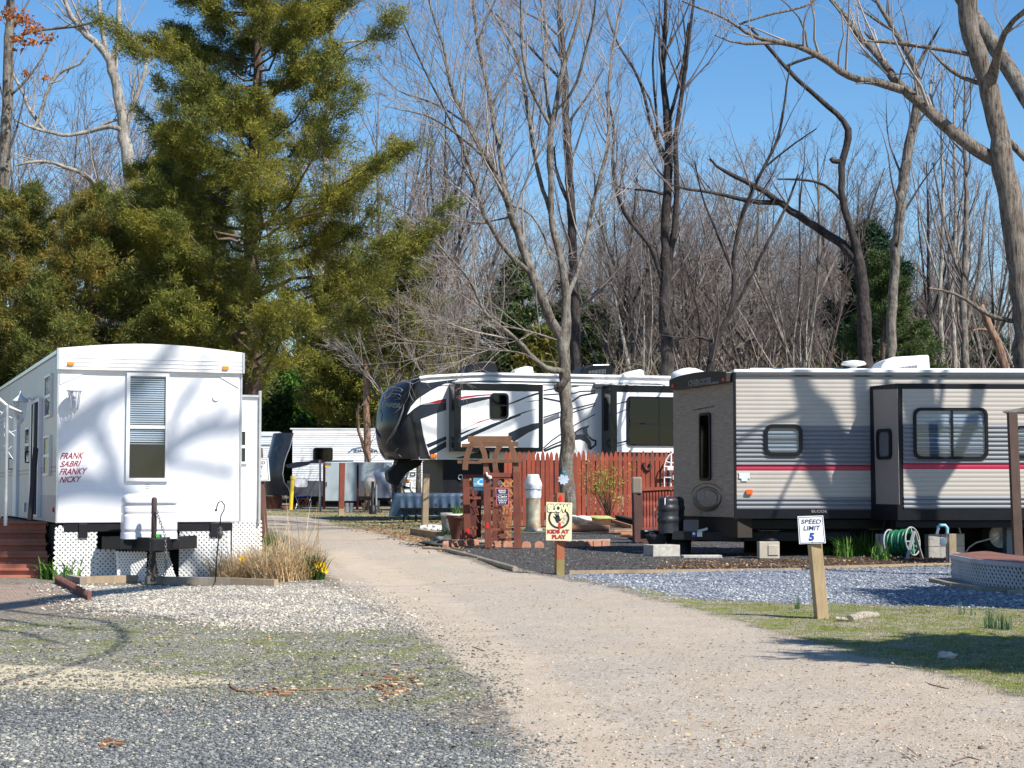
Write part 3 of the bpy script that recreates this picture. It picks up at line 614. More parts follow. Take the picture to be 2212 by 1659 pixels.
# deck steps
pA = G(*K1(0, 1478)); pB = G(*K1(296, 1474)); Dk = pB.y
st = thing('wooden_steps', 'red brown wooden deck steps at the left frame edge', 'steps', gat(pB.x - 1, Dk))
sc_ = 3900 / Dk
edges = [(275, 1150, 1205), (270, 1205, 1240), (273, 1240, 1272), (273, 1278, 1312), (282, 1312, 1348), (285, 1350, 1385), (293, 1388, 1425), (296, 1428, 1462)]
y0 = 0
for i, (xr, t, b) in enumerate(edges):
    setb = (len(edges) - 1 - i) // 2 * .27
    pr = W(*K1(xr, (t + b) / 2), Dk + setb); zt = W(*K1(xr, t), Dk + setb).z; zb = W(*K1(xr, b + 3), Dk + setb).z
    o = MB().box(((pr.x - 2.5 + pr.x) / 2, Dk + setb, (zt + zb) / 2), (2.5, .035, zt - zb)).build('riser', DECKW, st, bevel=.004)
    if i % 2 == 1 or i == 0: 
        MB().box(((pr.x - 2.5 + pr.x) / 2 + .01, Dk + setb + .12 - .03, zt + .018), (2.54, .3, .034)).build('tread', DECKW, st, bevel=.004)
pr = W(*K1(296, 1474), Dk); MB().box((pr.x - 1.25, Dk + .05, pr.z + .03), (2.5, .3, .035)).build('tread', DECKW, st)
for x in (25, 240): p = W(*K1(x, 1500), Dk + .1); MB().box((p.x, Dk + .1, gz(Dk) + .06), (.08, .12, .16)).build('leg', TIMBER, st)
zt = W(*K1(270, 1150), Dk + .9).z; MB().box((pr.x - 1.35, Dk + 3.6, zt - .02), (2.3, 5.2, .04)).build('platform', DECKW, st)
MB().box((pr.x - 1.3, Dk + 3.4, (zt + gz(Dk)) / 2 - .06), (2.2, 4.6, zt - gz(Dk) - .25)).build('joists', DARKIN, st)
cpts = [W(*K1(x, y), Dk + .86) for x, y in ((-40, 1192), (40, 1196), (100, 1193), (180, 1190), (255, 1184), (285, 1170))]
cpts[-1] = W(*K1(287, 1150), Dk + .9)
tag(MB().tube(cpts, .014, 6).build('power_cable', WPLAS, None, cpts[0]), 'white cable strung across the red brown steps', 'cable')
# leaning plank at the door
a = W(*K1(212, 700), 24.6); b = W(*K1(178, 1130), 24.4); tag(MB().beam(a, b, .09, .05).build('leaning_plank', mat('dark_stained_plank', (.03, .022, .022), .7), None, b), 'dark plank leaning against the trailer side door', 'plank')
# awning frame and pole at the far left
aw = thing('awning_frame', 'white awning post and arm at the left frame edge', 'awning', gat(W(*K1(40, 1100), 24.5).x, 24.5))
MB().tube([W(*K1(33, 1160), 24.4), W(*K1(42, 445), 24.4)], .028, 8).build('post', GALV, aw)
MB().tube([W(*K1(-60, 360), 24.4), W(*K1(42, 450), 24.4), W(*K1(125, 488), 25.2)], .022, 8).build('arm', WPLAS, aw)
mb = MB(); rg = random.Random(4)
for i in range(26):
    a = W(*K1(rg.uniform(-30, 35), rg.uniform(450, 740)), 24.5); mb.tube([a, a + Vector((rg.uniform(-.2, .2), 0, rg.uniform(-.25, .1)))], .006, 4)
mb.build('fairy_lights', WPLAS, aw)
# shepherd's hook with feeder
hk = [W(*Y1(x, y), 22.9) for x, y in ((1520, 1330), (1545, 1000), (1570, 700), (1590, 540), (1600, 440), (1640, 370), (1645, 300), (1605, 245), (1565, 270), (1545, 320), (1540, 380), (1525, 385), (1525, 355))]
sh = thing('shepherds_hook', 'thin wire shepherds hook in front of the large lattice panel', 'hook', G(*Y1(1520, 1340)))
MB().tube([G(*Y1(1520, 1340))] + hk, .0075, 6).build('rod', BLACKM, sh)
a = W(*Y1(1590, 600), 22.9); MB().lathe(a + Vector((0, 0, -.12)), [(.01, -.03), (.035, .02), (.04, .06), (.02, .08), (.032, .1), (.01, .13)], 10).build('lantern', mat('dark_lantern', (.06, .055, .05), .5, var=.4), sh)
# scalloped plastic edging at the patio
mb = MB(); pa, pb = G(*K1(335, 1500)), G(*K1(530, 1612)); n = 26
for i in range(n):
    c = pa.lerp(pb, i / (n - 1)); mb.box(c + Vector((0, 0, .05)), (.045, .035, .1 + .02 * (i % 2)), .4)
mb.beam(pa + Vector((0, 0, .03)), pb + Vector((0, 0, .03)), .03, .07)
tag(mb.build('garden_edging', mat('brown_plastic', (.16, .065, .05), .7, var=.3), None, pa), 'brown ribbed garden edging beside the brick patio', 'edging')

# ---------------------------------------------------------------- plants helpers
rng = np.random.default_rng(11)
def blades(centers, hgt, wid, lean, rng, nseg=3, droop=.5, az=None):
    """curved flat leaves; centers (n,3) -> verts, quads"""
    n = len(centers); az = rng.uniform(0, 2 * np.pi, n) if az is None else az; h = hgt * rng.uniform(.35, 1.2, n); L = lean * rng.uniform(.2, 1.2, n)
    out = np.stack([np.cos(az), np.sin(az), np.zeros(n)], 1); sd = np.stack([-np.sin(az), np.cos(az), np.zeros(n)], 1)
    tw = rng.uniform(-1, 1, n)[:, None]; sd = sd * np.cos(tw) + out * np.sin(tw); V = []
    for i in range(nseg + 1):
        t = i / nseg; p = centers + out * (L * h * t ** 1.6)[:, None]; p[:, 2] += h * (t - droop * L * t ** 3)
        wd = wid * (1 - t ** 2 * .95) * .5; V += [p - sd * wd, p + sd * wd]
    V = np.stack(V, 1).reshape(-1, 3); b = np.arange(n)[:, None] * (2 * (nseg + 1)); Fs = []
    for i in range(nseg): Fs.append(np.concatenate([b + 2 * i, b + 2 * i + 1, b + 2 * i + 3, b + 2 * i + 2], 1))
    return V, np.concatenate(Fs)
def around(c, r, n, rng, zy=True):
    a = rng.uniform(0, 2 * np.pi, n); d = r * np.sqrt(rng.uniform(0, 1, n)); P = np.stack([c[0] + d * np.cos(a), c[1] + d * np.sin(a), np.zeros(n)], 1); P[:, 2] = gz(P[:, 1]) - .01; return P
STRAW = leafy('straw', [(0, (.3, .2, .11)), (.5, (.6, .46, .29)), (1, (.8, .68, .48))], trans=.3)
GREENL = leafy('daffodil_leaf', [(0, (.04, .11, .02)), (1, (.12, .26, .04))], .45)
DKGRN = leafy('dark_leaf', [(0, (.02, .06, .02)), (1, (.07, .14, .03))], .5)
def clump(name, label, cat, K, p, r, n, hgt, wid, lean, m, group=None, droop=.5, dz=0, seg=3):
    c = G(*K(*p)); V, Fs = blades(around(c, r, n, rng), hgt, wid, lean, rng, seg, droop); V[:, 2] += dz
    return tag(np_mesh(name, V, Fs, m, None, False, c), label, cat, group)
g1 = clump('ornamental_grass', 'large dry straw grass clump beside the daffodils', 'grass clump', Y6, (870, 1190), .42, 1300, .66, .011, 1.0, STRAW, 'dry ornamental grass clumps', seg=5)
V, Fs = blades(around(G(*Y6(1050, 1150)), .38, 90, rng), 1.2, .010, .45, rng, 6, 1.1); np_mesh('tall_stems', V, Fs, STRAW, g1)
V, Fs = blades(around(G(*Y6(1150, 1150)), .3, 500, rng), .6, .010, .8, rng, 5, .9); np_mesh('tussock', V, Fs, STRAW, g1)
clump('ornamental_grass', 'low tangled dry grass clump against the slide out lattice', 'grass clump', Y6, (280, 1160), .45, 1300, .52, .010, 1.1, STRAW, 'dry ornamental grass clumps', seg=4)
clump('green_shrub', 'small green bush behind the dry grass at the sign post', 'shrub', Y6, (600, 900), .2, 500, .5, .02, .45, leafy('bush_green', [(0, (.03, .07, .01)), (1, (.14, .22, .04))]), droop=.3)
df = clump('daffodils', 'yellow daffodils at the edge of the dirt road', 'flowers', Y6, (1360, 1190), .17, 260, .42, .018, .5, DKGRN)
mb = MB(); rg = random.Random(5)
for x, y in [(1380, 915), (1460, 940), (1500, 920), (1550, 940), (1580, 1020), (1540, 1010), (1510, 980), (1480, 1055), (1420, 1075), (1315, 1045), (1260, 975), (1180, 985), (1355, 1080), (1545, 965), (1470, 975), (1570, 990), (235, 835)]:
    c = W(*Y6(x, y), df.location.y - .05 + rg.uniform(-.1, .1))
    if x == 235: c = W(*Y6(x, y), df.location.y)
    for k in range(6):
        a = k * math.pi / 3 + rg.random(); d = Vector((math.cos(a), -.3, math.sin(a))); s_ = d.cross(Vector((0, 1, 0))) * .018
        mb.add([c, c + d * .035 + s_, c + d * .05, c + d * .035 - s_], [(0, 1, 2, 3)])
    mb.lathe(c + Vector((0, -.02, -.01)), [(.008, 0), (.016, .02)], 7)
mb.build('blossoms', mat('daffodil_yellow', (.85, .55, .02), .5, var=.15), df)
clump('daffodil_leaves', 'bright green leaf clump beside the red brown steps', 'plant', K1, (375, 1480), .28, 160, .34, .03, .6, GREENL)
clump('weed', 'small green weed at the foot of the lattice corner', 'plant', K1, (548, 1478), .05, 20, .16, .02, .5, GREENL)
clump('vine_weed', 'leafy green vine beside the slanting lattice scrap', 'plant', K1, (1020, 1440), .14, 90, .5, .03, .5, DKGRN)
# ---- speed limit sign behind the slide out
def post(label, K, base, top, w, m, yaw=.0, D=None, kind='post', mat2=None, split=None):
    b = G(*K(*base)); t = W(*K(*top), b.y)
    o = MB().beam(b - Vector((0, 0, .05)), t, w, w, up=(math.sin(yaw), -math.cos(yaw), 0))
    return b, t, o
bb, tt, o = post('', K1, (1578, 1290), (1540, 700), .11, None)
ls = thing('speed_limit_sign', 'white speed limit sign half hidden behind the trailer slide out', 'sign', bb, 'speed limit signs')
o.build('post', wood('brown_post', (.16, .08, .055)), ls)
sfr = Fr(W(*Z1(90, 800), bb.y - .09), (1, .02)); pl = MB().pxpoly(sfr, Z1, [(-60, 512), (188, 505), (212, 808), (-40, 812)], 0, .004).build('plate', mat('sign_white', (.78, .79, .8), .4), ls)
SBLK = mat('sign_black', (.015, .018, .03), .5)
mb = MB()
for a, b in (((-55, 530), (170, 522)), ((170, 522), (192, 795)), ((192, 795), (-30, 800))):
    p0, p1 = sfr.px(*Z1(*a)), sfr.px(*Z1(*b)); mb.beam(sfr.q(*p0, .005), sfr.q(*p1, .005), .008, .003, up=sfr.N)
mb.build('border', SBLK, pl)
text(sfr, 'SPEED', Z1, (-35, 590), (148, 552), SBLK, pl, bold=.02, n=.005); text(sfr, 'LIMIT', Z1, (-20, 650), (120, 612), SBLK, pl, bold=.02, n=.005); text(sfr, '5', Z1, (40, 780), (100, 680), SBLK, pl, 'numeral', bold=.04, n=.005)
# ================================================================ FAR LEFT: trailers, cabinets
FG = gz
def ribbed(mb, fr, u0, u1, v0, v1, pitch=.072, dep=.012, n0=0, df=None):
    v = v0; q = fr.q; prof = []
    while v < v1 - 1e-6:
        p = min(pitch, v1 - v); dep = df(v + p / 2) if df else dep; prof += [(v, 0), (v + p * .35, dep), (v + p * .6, dep), (v + p * .95, 0)]; v += p
    prof.append((v1, 0)); vs = []
    for v_, n_ in prof: vs += [q(u0, v_, n0 + n_), q(u1, v_, n0 + n_)]
    return mb.add(vs, [(2 * i, 2 * i + 1, 2 * i + 3, 2 * i + 2) for i in range(len(prof) - 1)])
def wheel(mb, c, ax, r, w):
    ax = Vector(ax).normalized(); a = Vector(c) - ax * w / 2; k = 22; up = Vector((0, 0, 1)); sd = ax.cross(up).normalized(); rings = []
    for rr_, t in ((r * .62, 0), (r * .93, 0), (r, .18), (r, .82), (r * .93, 1), (r * .62, 1)):
        rings.append([a + ax * w * t + (sd * math.cos(x) + up * math.sin(x)) * rr_ for x in np.linspace(0, 2 * math.pi, k + 1)[:-1]])
    vs = [p for g in rings for p in g]; mb.add(vs, [(i * k + j, i * k + (j + 1) % k, (i + 1) * k + (j + 1) % k, (i + 1) * k + j) for i in range(5) for j in range(k)], True)
def add_wheels(parent, fr, us, n, z, r=.33):
    for u in us:
        c = fr.q(u, 0, n); c = Vector((c.x, c.y, z + r)); mb = MB(); wheel(mb, c, fr.N, r, .22); o = mb.build('wheel', RUBBER, parent)
        m2 = MB(); d = fr.N; k = 18; sd = fr.U; up = Vector((0, 0, 1)); pts = [c + d * .1 + (sd * math.cos(x) + up * math.sin(x)) * r * .6 for x in np.linspace(0, 2 * math.pi, k + 1)[:-1]]
        m2.add(pts + [c + d * .06], [(i, (i + 1) % k, k) for i in range(k)]); m2.lathe(c, [(.05, -.04), (.05, .04)], 8); m2.build('rim', ALU, o)
# far trailer with black nose: side plane faces us, D ~ 62
A0 = W(*Z1(400, 1000), 72); FT = Fr(A0, (.995, .1))
ft = thing('travel_trailer', 'far white travel trailer with black nose and dark square window', 'trailer', gat(A0.x + 2, 72.5))
top = FT.px(*Z1(600, 135))[1]; bot = FT.px(*Z1(400, 1010))[1]; midv = FT.px(*Z1(600, 560))[1]; uR = 8.0
WHITERIB = mat('white_ribbed_metal', (.68, .7, .72), .4, var=.06)
mb = MB(); mb.fbox(FT, .4, uR, bot, top, -2.4, -.002); ribbed(mb, FT, .3, uR, midv * .5, top, .09, .012); mb.build('wall', WHITERIB, ft)
MB().fbox(FT, .2, uR, top, top + .05, -2.42, .03).build('roof', WPLAS, ft)
MB().fbox(FT, .1, uR, bot, bot + .62, -.01, .02).build('lower_wall', mat('dark_grey_metal', (.07, .07, .08), .4, var=.2), ft)
mb = MB(); mb.pxpoly(FT, Z1, [(405, 600), (560, 560), (800, 545), (1300, 545), (1300, 552), (780, 560), (700, 600), (520, 640), (440, 640)], .015, .022)
mb.pxpoly(FT, Z1, [(560, 585), (780, 535), (930, 540), (930, 575), (700, 575)], .022, .028); mb.build('swoosh', NAVY, ft)
MB().pxpoly(FT, Z1, [(1220, 440), (1290, 380), (1400, 365), (1520, 372), (1580, 400), (1520, 385), (1400, 378), (1300, 395), (1250, 440)], .015, .02).build('blue_arc', mat('blue_decal', (.1, .2, .35), .4), ft)
text(FT, 'ZINGER', Z1, (1290, 436), (1625, 402), SBLK, ft, 'brand_lettering', bold=.02, n=.02)
window(ft, FT, Z1, (778, 372), (1030, 545), BLACKP, fw=.05, proud=.04, r=.08, upper=GLASSD)
u0, v0 = FT.px(*Z1(530, 890)); u1, v1 = FT.px(*Z1(700, 760)); MB().fring(FT, rr(u0, v0, u1, v1, .1), rr(u0 + .04, v0 + .04, u1 - .04, v1 - .04, .07), .02, .035).fpoly(FT, rr(u0 + .04, v0 + .04, u1 - .04, v1 - .04, .07), .015, .024).build('hatch', mat('hatch_white', (.6, .6, .62), .4), ft)
# black nose cap: lofted
px_ = [(520, 180), (500, 260), (470, 370), (430, 470), (395, 580), (375, 720), (395, 830), (450, 900), (480, 1000)]
lx_ = [(240, 195), (215, 260), (190, 350), (165, 440), (140, 550), (120, 700), (105, 850), (110, 950), (120, 1010)]
mb = MB(); rings = []
for (xa, ya), (xb, yb) in zip(px_, lx_):
    ua, va = FT.px(*Z1(xa, ya)); ub, vb = FT.px(*Z1(xb, yb)); pr = max(.15, (ua - ub))
    rings.append([FT.q(ua - pr * math.sin(t) ** .8, va, .03 - 1.23 + 1.23 * math.cos(t)) for t in np.linspace(0, math.pi, 14)])
k = 14; vs = [p for r_ in rings for p in r_]; mb.add(vs, [(i * k + j, (i + 1) * k + j, (i + 1) * k + j + 1, i * k + j + 1) for i in range(len(rings) - 1) for j in range(k - 1)], True)
mb.build('nose_cap', mat('black_nose_gloss', (.018, .02, .03), .22, var=.3), ft)
MB().tube([FT.q(*FT.px(*Z1(x, y)), .035) for x, y in px_], .018, 5).build('cap_seam', ALU, ft)
f3 = FT.off(.25); zc = [(350, 300), (412, 296), (405, 325), (340, 345), (300, 375), (280, 415), (345, 410), (290, 435), (275, 400), (320, 340), (380, 315)]
f4 = Fr(W(*Z1(330, 400), 71.2), (.86, -.5)); MB().tube([f4.q(*f4.px(*Z1(x, y))) for x, y in zc], .02, 5, cap=False).build('nose_emblem', GREYD, ft)
add_wheels(ft, FT, (4.4, 5.3), -.15, gz(72)); MB().fbox(FT, .3, uR, bot - .35, bot, -2.3, -.4).build('chassis', DARKIN, ft)
# white trailer left of it, behind
A1 = W(*Z1(-200, 1000), 76); FW = Fr(A1, (.99, .05)); f5 = thing('travel_trailer', 'white ribbed trailer behind the black nosed trailer at left', 'trailer', gat(A1.x, 76.5))
t5 = FW.px(*Z1(100, 165))[1]; mb = MB().fbox(FW, 0, FW.px(*Z1(330, 300))[0], FW.px(*Z1(100, 1000))[1], t5, -2.4, -.002); ribbed(mb, FW, 0, FW.px(*Z1(330, 300))[0], .6, t5 - .1, .09, .012); mb.build('wall', WHITERIB, f5)
mb = MB(); 
for (y0, y1) in ((222, 232), (335, 350)): mb.fbox(FW, 0, FW.px(*Z1(260, y0))[0], FW.px(*Z1(100, y1))[1], FW.px(*Z1(100, y0))[1], .012, .02)
mb.build('blue_stripe', mat('blue_stripe', (.08, .16, .25), .4), f5)
# another trailer behind the hitch of the fifth wheel
A2 = W(*Z2(20, 700), 66); FB = Fr(A2, (.985, .17)); tb = thing('travel_trailer', 'white ribbed trailer with chrome hatch seen under the fifth wheel nose', 'trailer', gat(A2.x + 1.5, 67))
pc = [(175, 372), (130, 260), (130, 180), (175, 80), (260, 0), (330, -60), (2200, -60), (2200, 376)]
pl_ = [FB.px(*Z2(*p)) for p in pc]; MB().fpoly(FB, pl_, -2.3, -.03).build('wall', WHITERIB, tb)
ul, ur = FB.px(*Z2(180, 200))[0], FB.px(*Z2(830, 200))[0]; vt, vb = FB.px(*Z2(500, -40))[1], FB.px(*Z2(500, 376))[1]
mb = MB(); ribbed(mb, FB, ul, ur + 1.5, vb, vt, .09, .014, -.03); mb.build('siding', WHITERIB, tb)
MB().fpoly(FB, [FB.px(*Z2(*p)) for p in ((-40, 380), (60, 200), (130, 120), (170, 370))], -2.0, -.06).build('nose_cap', BLACKP, tb)
MB().fbox(FB, ul - .4, ur + 3, FB.px(*Z2(500, 480))[1], vb, -2.2, -.05).build('lower_wall', BLACKP, tb)
MB().tube([FB.q(*FB.px(*Z2(x, y)), 0) for x, y in ((190, 372), (150, 330), (125, 250), (128, 180), (150, 120), (200, 60), (260, 0))], .03, 6).build('cap_seam', ALU, tb)
u0, v0 = FB.px(*Z2(275, 372)); u1, v1 = FB.px(*Z2(668, 140)); MB().fring(FB, rr(u0, v0, u1, v1, .18), rr(u0 + .05, v0 + .05, u1 - .05, v1 - .05, .14), -.01, .02).fpoly(FB, rr(u0 + .05, v0 + .05, u1 - .05, v1 - .05, .14), -.02, .006).build('hatch', WHITERIB, tb)
MB().pxpoly(FB, Z2, [(150, 300), (270, 300), (460, 310), (290, 285), (140, 250)], -.01, .008).build('swoosh', NAVY, tb)
u0, v0 = FB.px(*Z2(205, 188)); MB().fpoly(FB, rr(u0, v0, u0 + .14, v0 + .08, .03), -.01, .03).build('marker_light', AMBER, tb)
u0, v0 = FB.px(*Z2(275, 100)); MB().fring(FB, rr(u0, v0, u0 + .18, v0 + .14, .02), rr(u0 + .02, v0 + .02, u0 + .16, v0 + .12, .01), -.01, .01).build('sticker', NAVY, tb)
# its hitch and gas bottles in front of it
hb = thing('bottle_cover', 'grey blue ribbed gas bottle cover beside the meter cabinet', 'cover', G(*Z1(1670, 1090)))
D = 62.5; c0 = W(*Z1(1672, 1030), D); MB().lathe(c0, [(.33, 0), (.34, .2), (.33, .24), (.345, .28), (.335, .5), (.345, .54), (.33, .7), (.25, .88), (.05, .92)], 22, 1, .7).build('shell', mat('grey_blue_plastic', (.16, .18, .25), .4), hb)
MB().beam(W(*Z1(1380, 1035), D), W(*Z1(1790, 1040), D), .1, .14).build('frame', BLACKM, hb); MB().lathe(G(*Z1(1550, 1250)), [(.12, 0), (.12, .3), (.05, .32), (.05, 1.1)], 10).build('jack', BLACKM, hb)
MB().lathe(G(*Z1(1550, 1250)) + Vector((.12, 0, .3)), [(.03, 0), (.03, .7)], 8).build('jack_tube', GALV, hb)
pb = G(*Z1(1535, 1180)); sp = thing('bagged_tank', 'rounded white gas tank hanging beside the meter cabinet', 'tank', Vector((pb.x, D, gz(D))))
MB().lathe(W(*Z1(1535, 950), D), [(.02, 0), (.15, .03), (.22, .16), (.25, .38), (.2, .5), (.08, .56)], 16).build('tank', mat('tank_white', (.5, .48, .46), .5, dirt=(.3, .25, .2)), sp)
MB().tube([W(*Z1(1545, 960), D), W(*Z1(1545, 1240), D)], .05, 8).build('stand', BLACKM, sp)
# electric cabinets
CAB = mat('pale_grey_enamel', (.36, .42, .45), .4, var=.05, scale=2)
bc = G(*Z1(1130, 1215)); Dc = bc.y; cf = Fr(W(*Z1(925, 1070), Dc), (1, .0))
eb = thing('electric_cabinet', 'tall pale grey two door electric cabinet with yellow sticker', 'cabinet', bc, 'grey electric cabinets')
def cfq(p): return cf.px(*Z1(*p))
a, b = cfq((928, 1072)), cfq((1342, 563)); um = cfq((1122, 800))[0]
MB().fbox(cf, a[0], b[0], a[1], b[1], -.35, 0).build('body', CAB, eb, bevel=.012)
d1 = MB().fbox(cf, a[0] + .01, um - .008, a[1] + .01, b[1] - .01, 0, .022).build('door', CAB, eb, bevel=.006); MB().fbox(cf, um + .008, b[0] - .01, a[1] + .01, b[1] - .01, 0, .022).build('door', CAB, eb, bevel=.006)
h0 = cfq((948, 850)); MB().fbox(cf, h0[0] - .012, h0[0] + .012, h0[1] - .08, h0[1] + .08, .022, .05).build('handle', BLACKM, d1)
MB().fbox(cf, cfq((930, 600))[0], cfq((1005, 600))[0], cfq((930, 605))[1], cfq((930, 572))[1], .022, .026).build('warning_label', SBLK, eb)
text(cf, "DON'T BLOCK", Z1, (936, 586), (1000, 575), mat('print_white', (.7, .7, .7), .5), eb, n=.027); text(cf, 'EQUIPMENT', Z1, (936, 600), (1000, 589), MATS['print_white'], eb, n=.027)
MB().fbox(cf, cfq((930, 600))[0], cfq((979, 600))[0], cfq((930, 630))[1], cfq((930, 609))[1], .022, .026).build('yellow_sticker', mat('yellow_print', (.8, .45, .02), .5), eb)
mb = MB(); 
for x in (918, 1352): p = cf.px(*Z1(x, 800), -.2); mb.beam(cf.q(p[0], cf.px(*Z1(x, 1180))[1], -.2), cf.q(p[0], b[1], -.2), .09, .09)
mb.build('rack_post', REDWOOD, eb)
for x in (1215, 1275): bx = G(*Z1(x, 1215)); MB().lathe(Vector((bx.x, bc.y, gz(bc.y))), [(.07, 0), (.07, .32)], 12).build('conduit', GALV, eb)
a2, b2 = cfq((1368, 808)), cfq((1800, 565)); um = cfq((1682, 700))[0]
mc_ = thing('electric_cabinet', 'low wide pale grey cabinet with round electric meter', 'cabinet', gat(cf.q(a2[0] + .5, 0).x, Dc), 'grey electric cabinets')
MB().fbox(cf, a2[0], um, a2[1], b2[1], -.25, .0).build('body', CAB, mc_, bevel=.01); MB().fbox(cf, um + .01, b2[0], a2[1] + .02, b2[1], -.25, -.01).build('meter_panel', CAB, mc_, bevel=.01)
c = cfq((1755, 640)); P = cf.q(c[0], c[1], 0)
mb = MB(); mb.fpoly(cf, [(c[0] + .1 * math.cos(t), c[1] + .1 * math.sin(t)) for t in np.linspace(0, 6.28, 20)[:-1]], -.01, .06); o = mb.build('meter_ring', GALV, mc_, bevel=.01); MB().fpoly(cf, [(c[0] + .075 * math.cos(t), c[1] + .075 * math.sin(t)) for t in np.linspace(0, 6.28, 20)[:-1]], .06, .1).build('meter_glass', GLASS, o, bevel=.01)
for x in (1540, 1625): bx = cf.px(*Z1(x, 1000), -.1); MB().beam(cf.q(bx[0], cf.px(*Z1(x, 1230))[1], -.1), cf.q(bx[0], a2[1], -.1), .09, .09).build('leg', GALV, mc_)
# posts
def simple_post(name, label, cat, K, base, top, w, m, round_=False, extra=None, group=None, h=None):
    b = G(*K(*base)); t = W(*K(*top), b.y); o = MB()
    if round_: o.tube([b - Vector((0, 0, .05)), t], w / 2, 14)
    else: o.beam(b - Vector((0, 0, .05)), t, w, w, up=(.25, -1, 0))
    o = o.build(name, m, None, b, bevel=0 if round_ else .006); tag(o, label, cat, group)
    if extra: extra(b, t, o)
    return o
def cap_(b, t, o): d = (t - b).normalized(); MB().tube([t - d * .12, t], .085, 14).build('cap', mat('pale_yellow_cap', (.75, .6, .12), .5), o)
simple_post('bollard', 'leaning yellow painted bollard beside the dirt road', 'bollard', Z1, (478, 1185), (508, 742), .15, mat('yellow_paint', (.72, .5, .02), .5, var=.15, dirt=(.4, .3, .1), dirtamt=.4), True, cap_)
simple_post('pipe_post', 'grey galvanised pipe post left of the tall cabinet', 'post', Z1, (866, 1205), (863, 535), .085, GALV, True)
rb = simple_post('guard_post', 'leaning rusty red post with bare foot before the cabinet', 'post', Z1, (1138, 1268), (1153, 572), .17, REDWOOD)
MB().beam(G(*Z1(1138, 1268)), G(*Z1(1138, 1268)).lerp(W(*Z1(1153, 572), G(*Z1(1138, 1268)).y), .14), .176, .176, up=(.25, -1, 0)).build('bare_foot', RAWWOOD, rb)
simple_post('wood_post', 'bare wooden post beside the timber edged flower bed', 'post', Z2, (505, 975), (530, 62), .15, RAWWOOD)
fp = G(*Z1(215, 1170)); o = MB().lathe(fp, [(.42, .0), (.44, .02), (.45, .46), (.47, .48), (.43, .48), (.42, .05)], 24).build('fire_ring', mat('rusty_steel', (.16, .06, .035), .85, var=.45, scale=14, bump=.3), None, fp); tag(o, 'rusty round fire ring beside the black nosed trailer', 'fire ring')
for x, y, lab in ((400, 1170, 'brown clay bowl lying beside the yellow bollard'), (1455, 1160, 'rusty bucket under the low meter cabinet')):
    p = G(*Z1(x, y + 10)); tag(MB().lathe(p, [(.12, 0), (.17, .22 if x > 1000 else .12), (.14, .22 if x > 1000 else .12)], 14).build('bucket', mat('brown_clay', (.22, .1, .06), .8), None, p), lab, 'bucket')
fc_ = G(*Z1(610, 1180)); fcc = thing('folding_chair', 'metal folding chair frame standing under the far trailer', 'chair', fc_)
mb = MB()
for dx in (-.2, .25): mb.tube([fc_ + Vector((dx, 0, 0)), fc_ + Vector((dx + .12, .3, .55))], .015, 6); mb.tube([fc_ + Vector((dx + .15, .3, 0)), fc_ + Vector((dx, 0, .5))], .015, 6)
mb.build('frame', ALU, fcc); MB().box(fc_ + Vector((.08, .15, .5)), (.5, .42, .03)).build('seat', mat('blue_canvas', (.02, .06, .35), .7), fcc)
hp_ = [G(*Z1(640, 1160)) + Vector((.12 * math.cos(t) * 1.5, .1 * math.sin(t), .2 + .18 * math.sin(t * 1.3))) for t in np.linspace(0, 12, 40)]
tag(MB().tube(hp_, .012, 5).build('coiled_hose', mat('orange_hose', (.6, .12, .03), .5), None, hp_[0]), 'coiled orange cord hanging under the far trailer', 'cord')

# ================================================================ FIFTH WHEEL
D5 = 52.0; O5 = W(*K2(1220, 762), D5); FV = Fr(O5, (.958, .287)); U5 = FV
fw = thing('fifth_wheel_trailer', 'white fifth wheel trailer with black nose and swoosh graphics', 'trailer', gat(O5.x + 4, 53))
def p5(K, x, y): return FV.px(*K(x, y))
tv = p5(K2, 1180, 240)[1]; L5 = 11.5; W5 = 2.5
W5M = mat('white_gelcoat', (.80, .81, .83), .22, var=.03, scale=2, coat=.4)
tp = [p5(Z3, 740, 318), p5(Z3, 900, 298), p5(Z3, 1200, 283), p5(Z3, 1500, 268), p5(Z3, 1750, 262)]
vtop = tp[-1][1]
outline = [(tp[0][0], 0)] + [(L5, 0), (L5, vtop)] + tp[::-1]
MB().fpoly(FV, outline, -W5, 0).build('wall', W5M, fw)
ulb = p5(K2, 1318, 800)[0]; MB().fpoly(FV, [(ulb, -1.02), (L5, -1.02), (L5, -.004), (ulb, -.004)], -W5 + .03, -.02).build('lower_body', BLACKP, fw)
mb = MB(); pts = tp + [(L5, vtop)]
mb.tube([FV.q(a - 0, b - .02, .01) for a, b in pts], .055, 8); mb.build('roof_rail', WPLAS, fw)
mb = MB()
for dv, w_ in ((.2, .04), (.29, .02)):
    P = [(a, b - dv) for a, b in pts]; mb.add([FV.q(a, b, .006) for a, b in P] + [FV.q(a, b - w_, .006) for a, b in P], [(i + len(P), i + len(P) + 1, i + 1, i) for i in range(len(P) - 1)])
mb.build('pin_stripe', NAVY, fw)
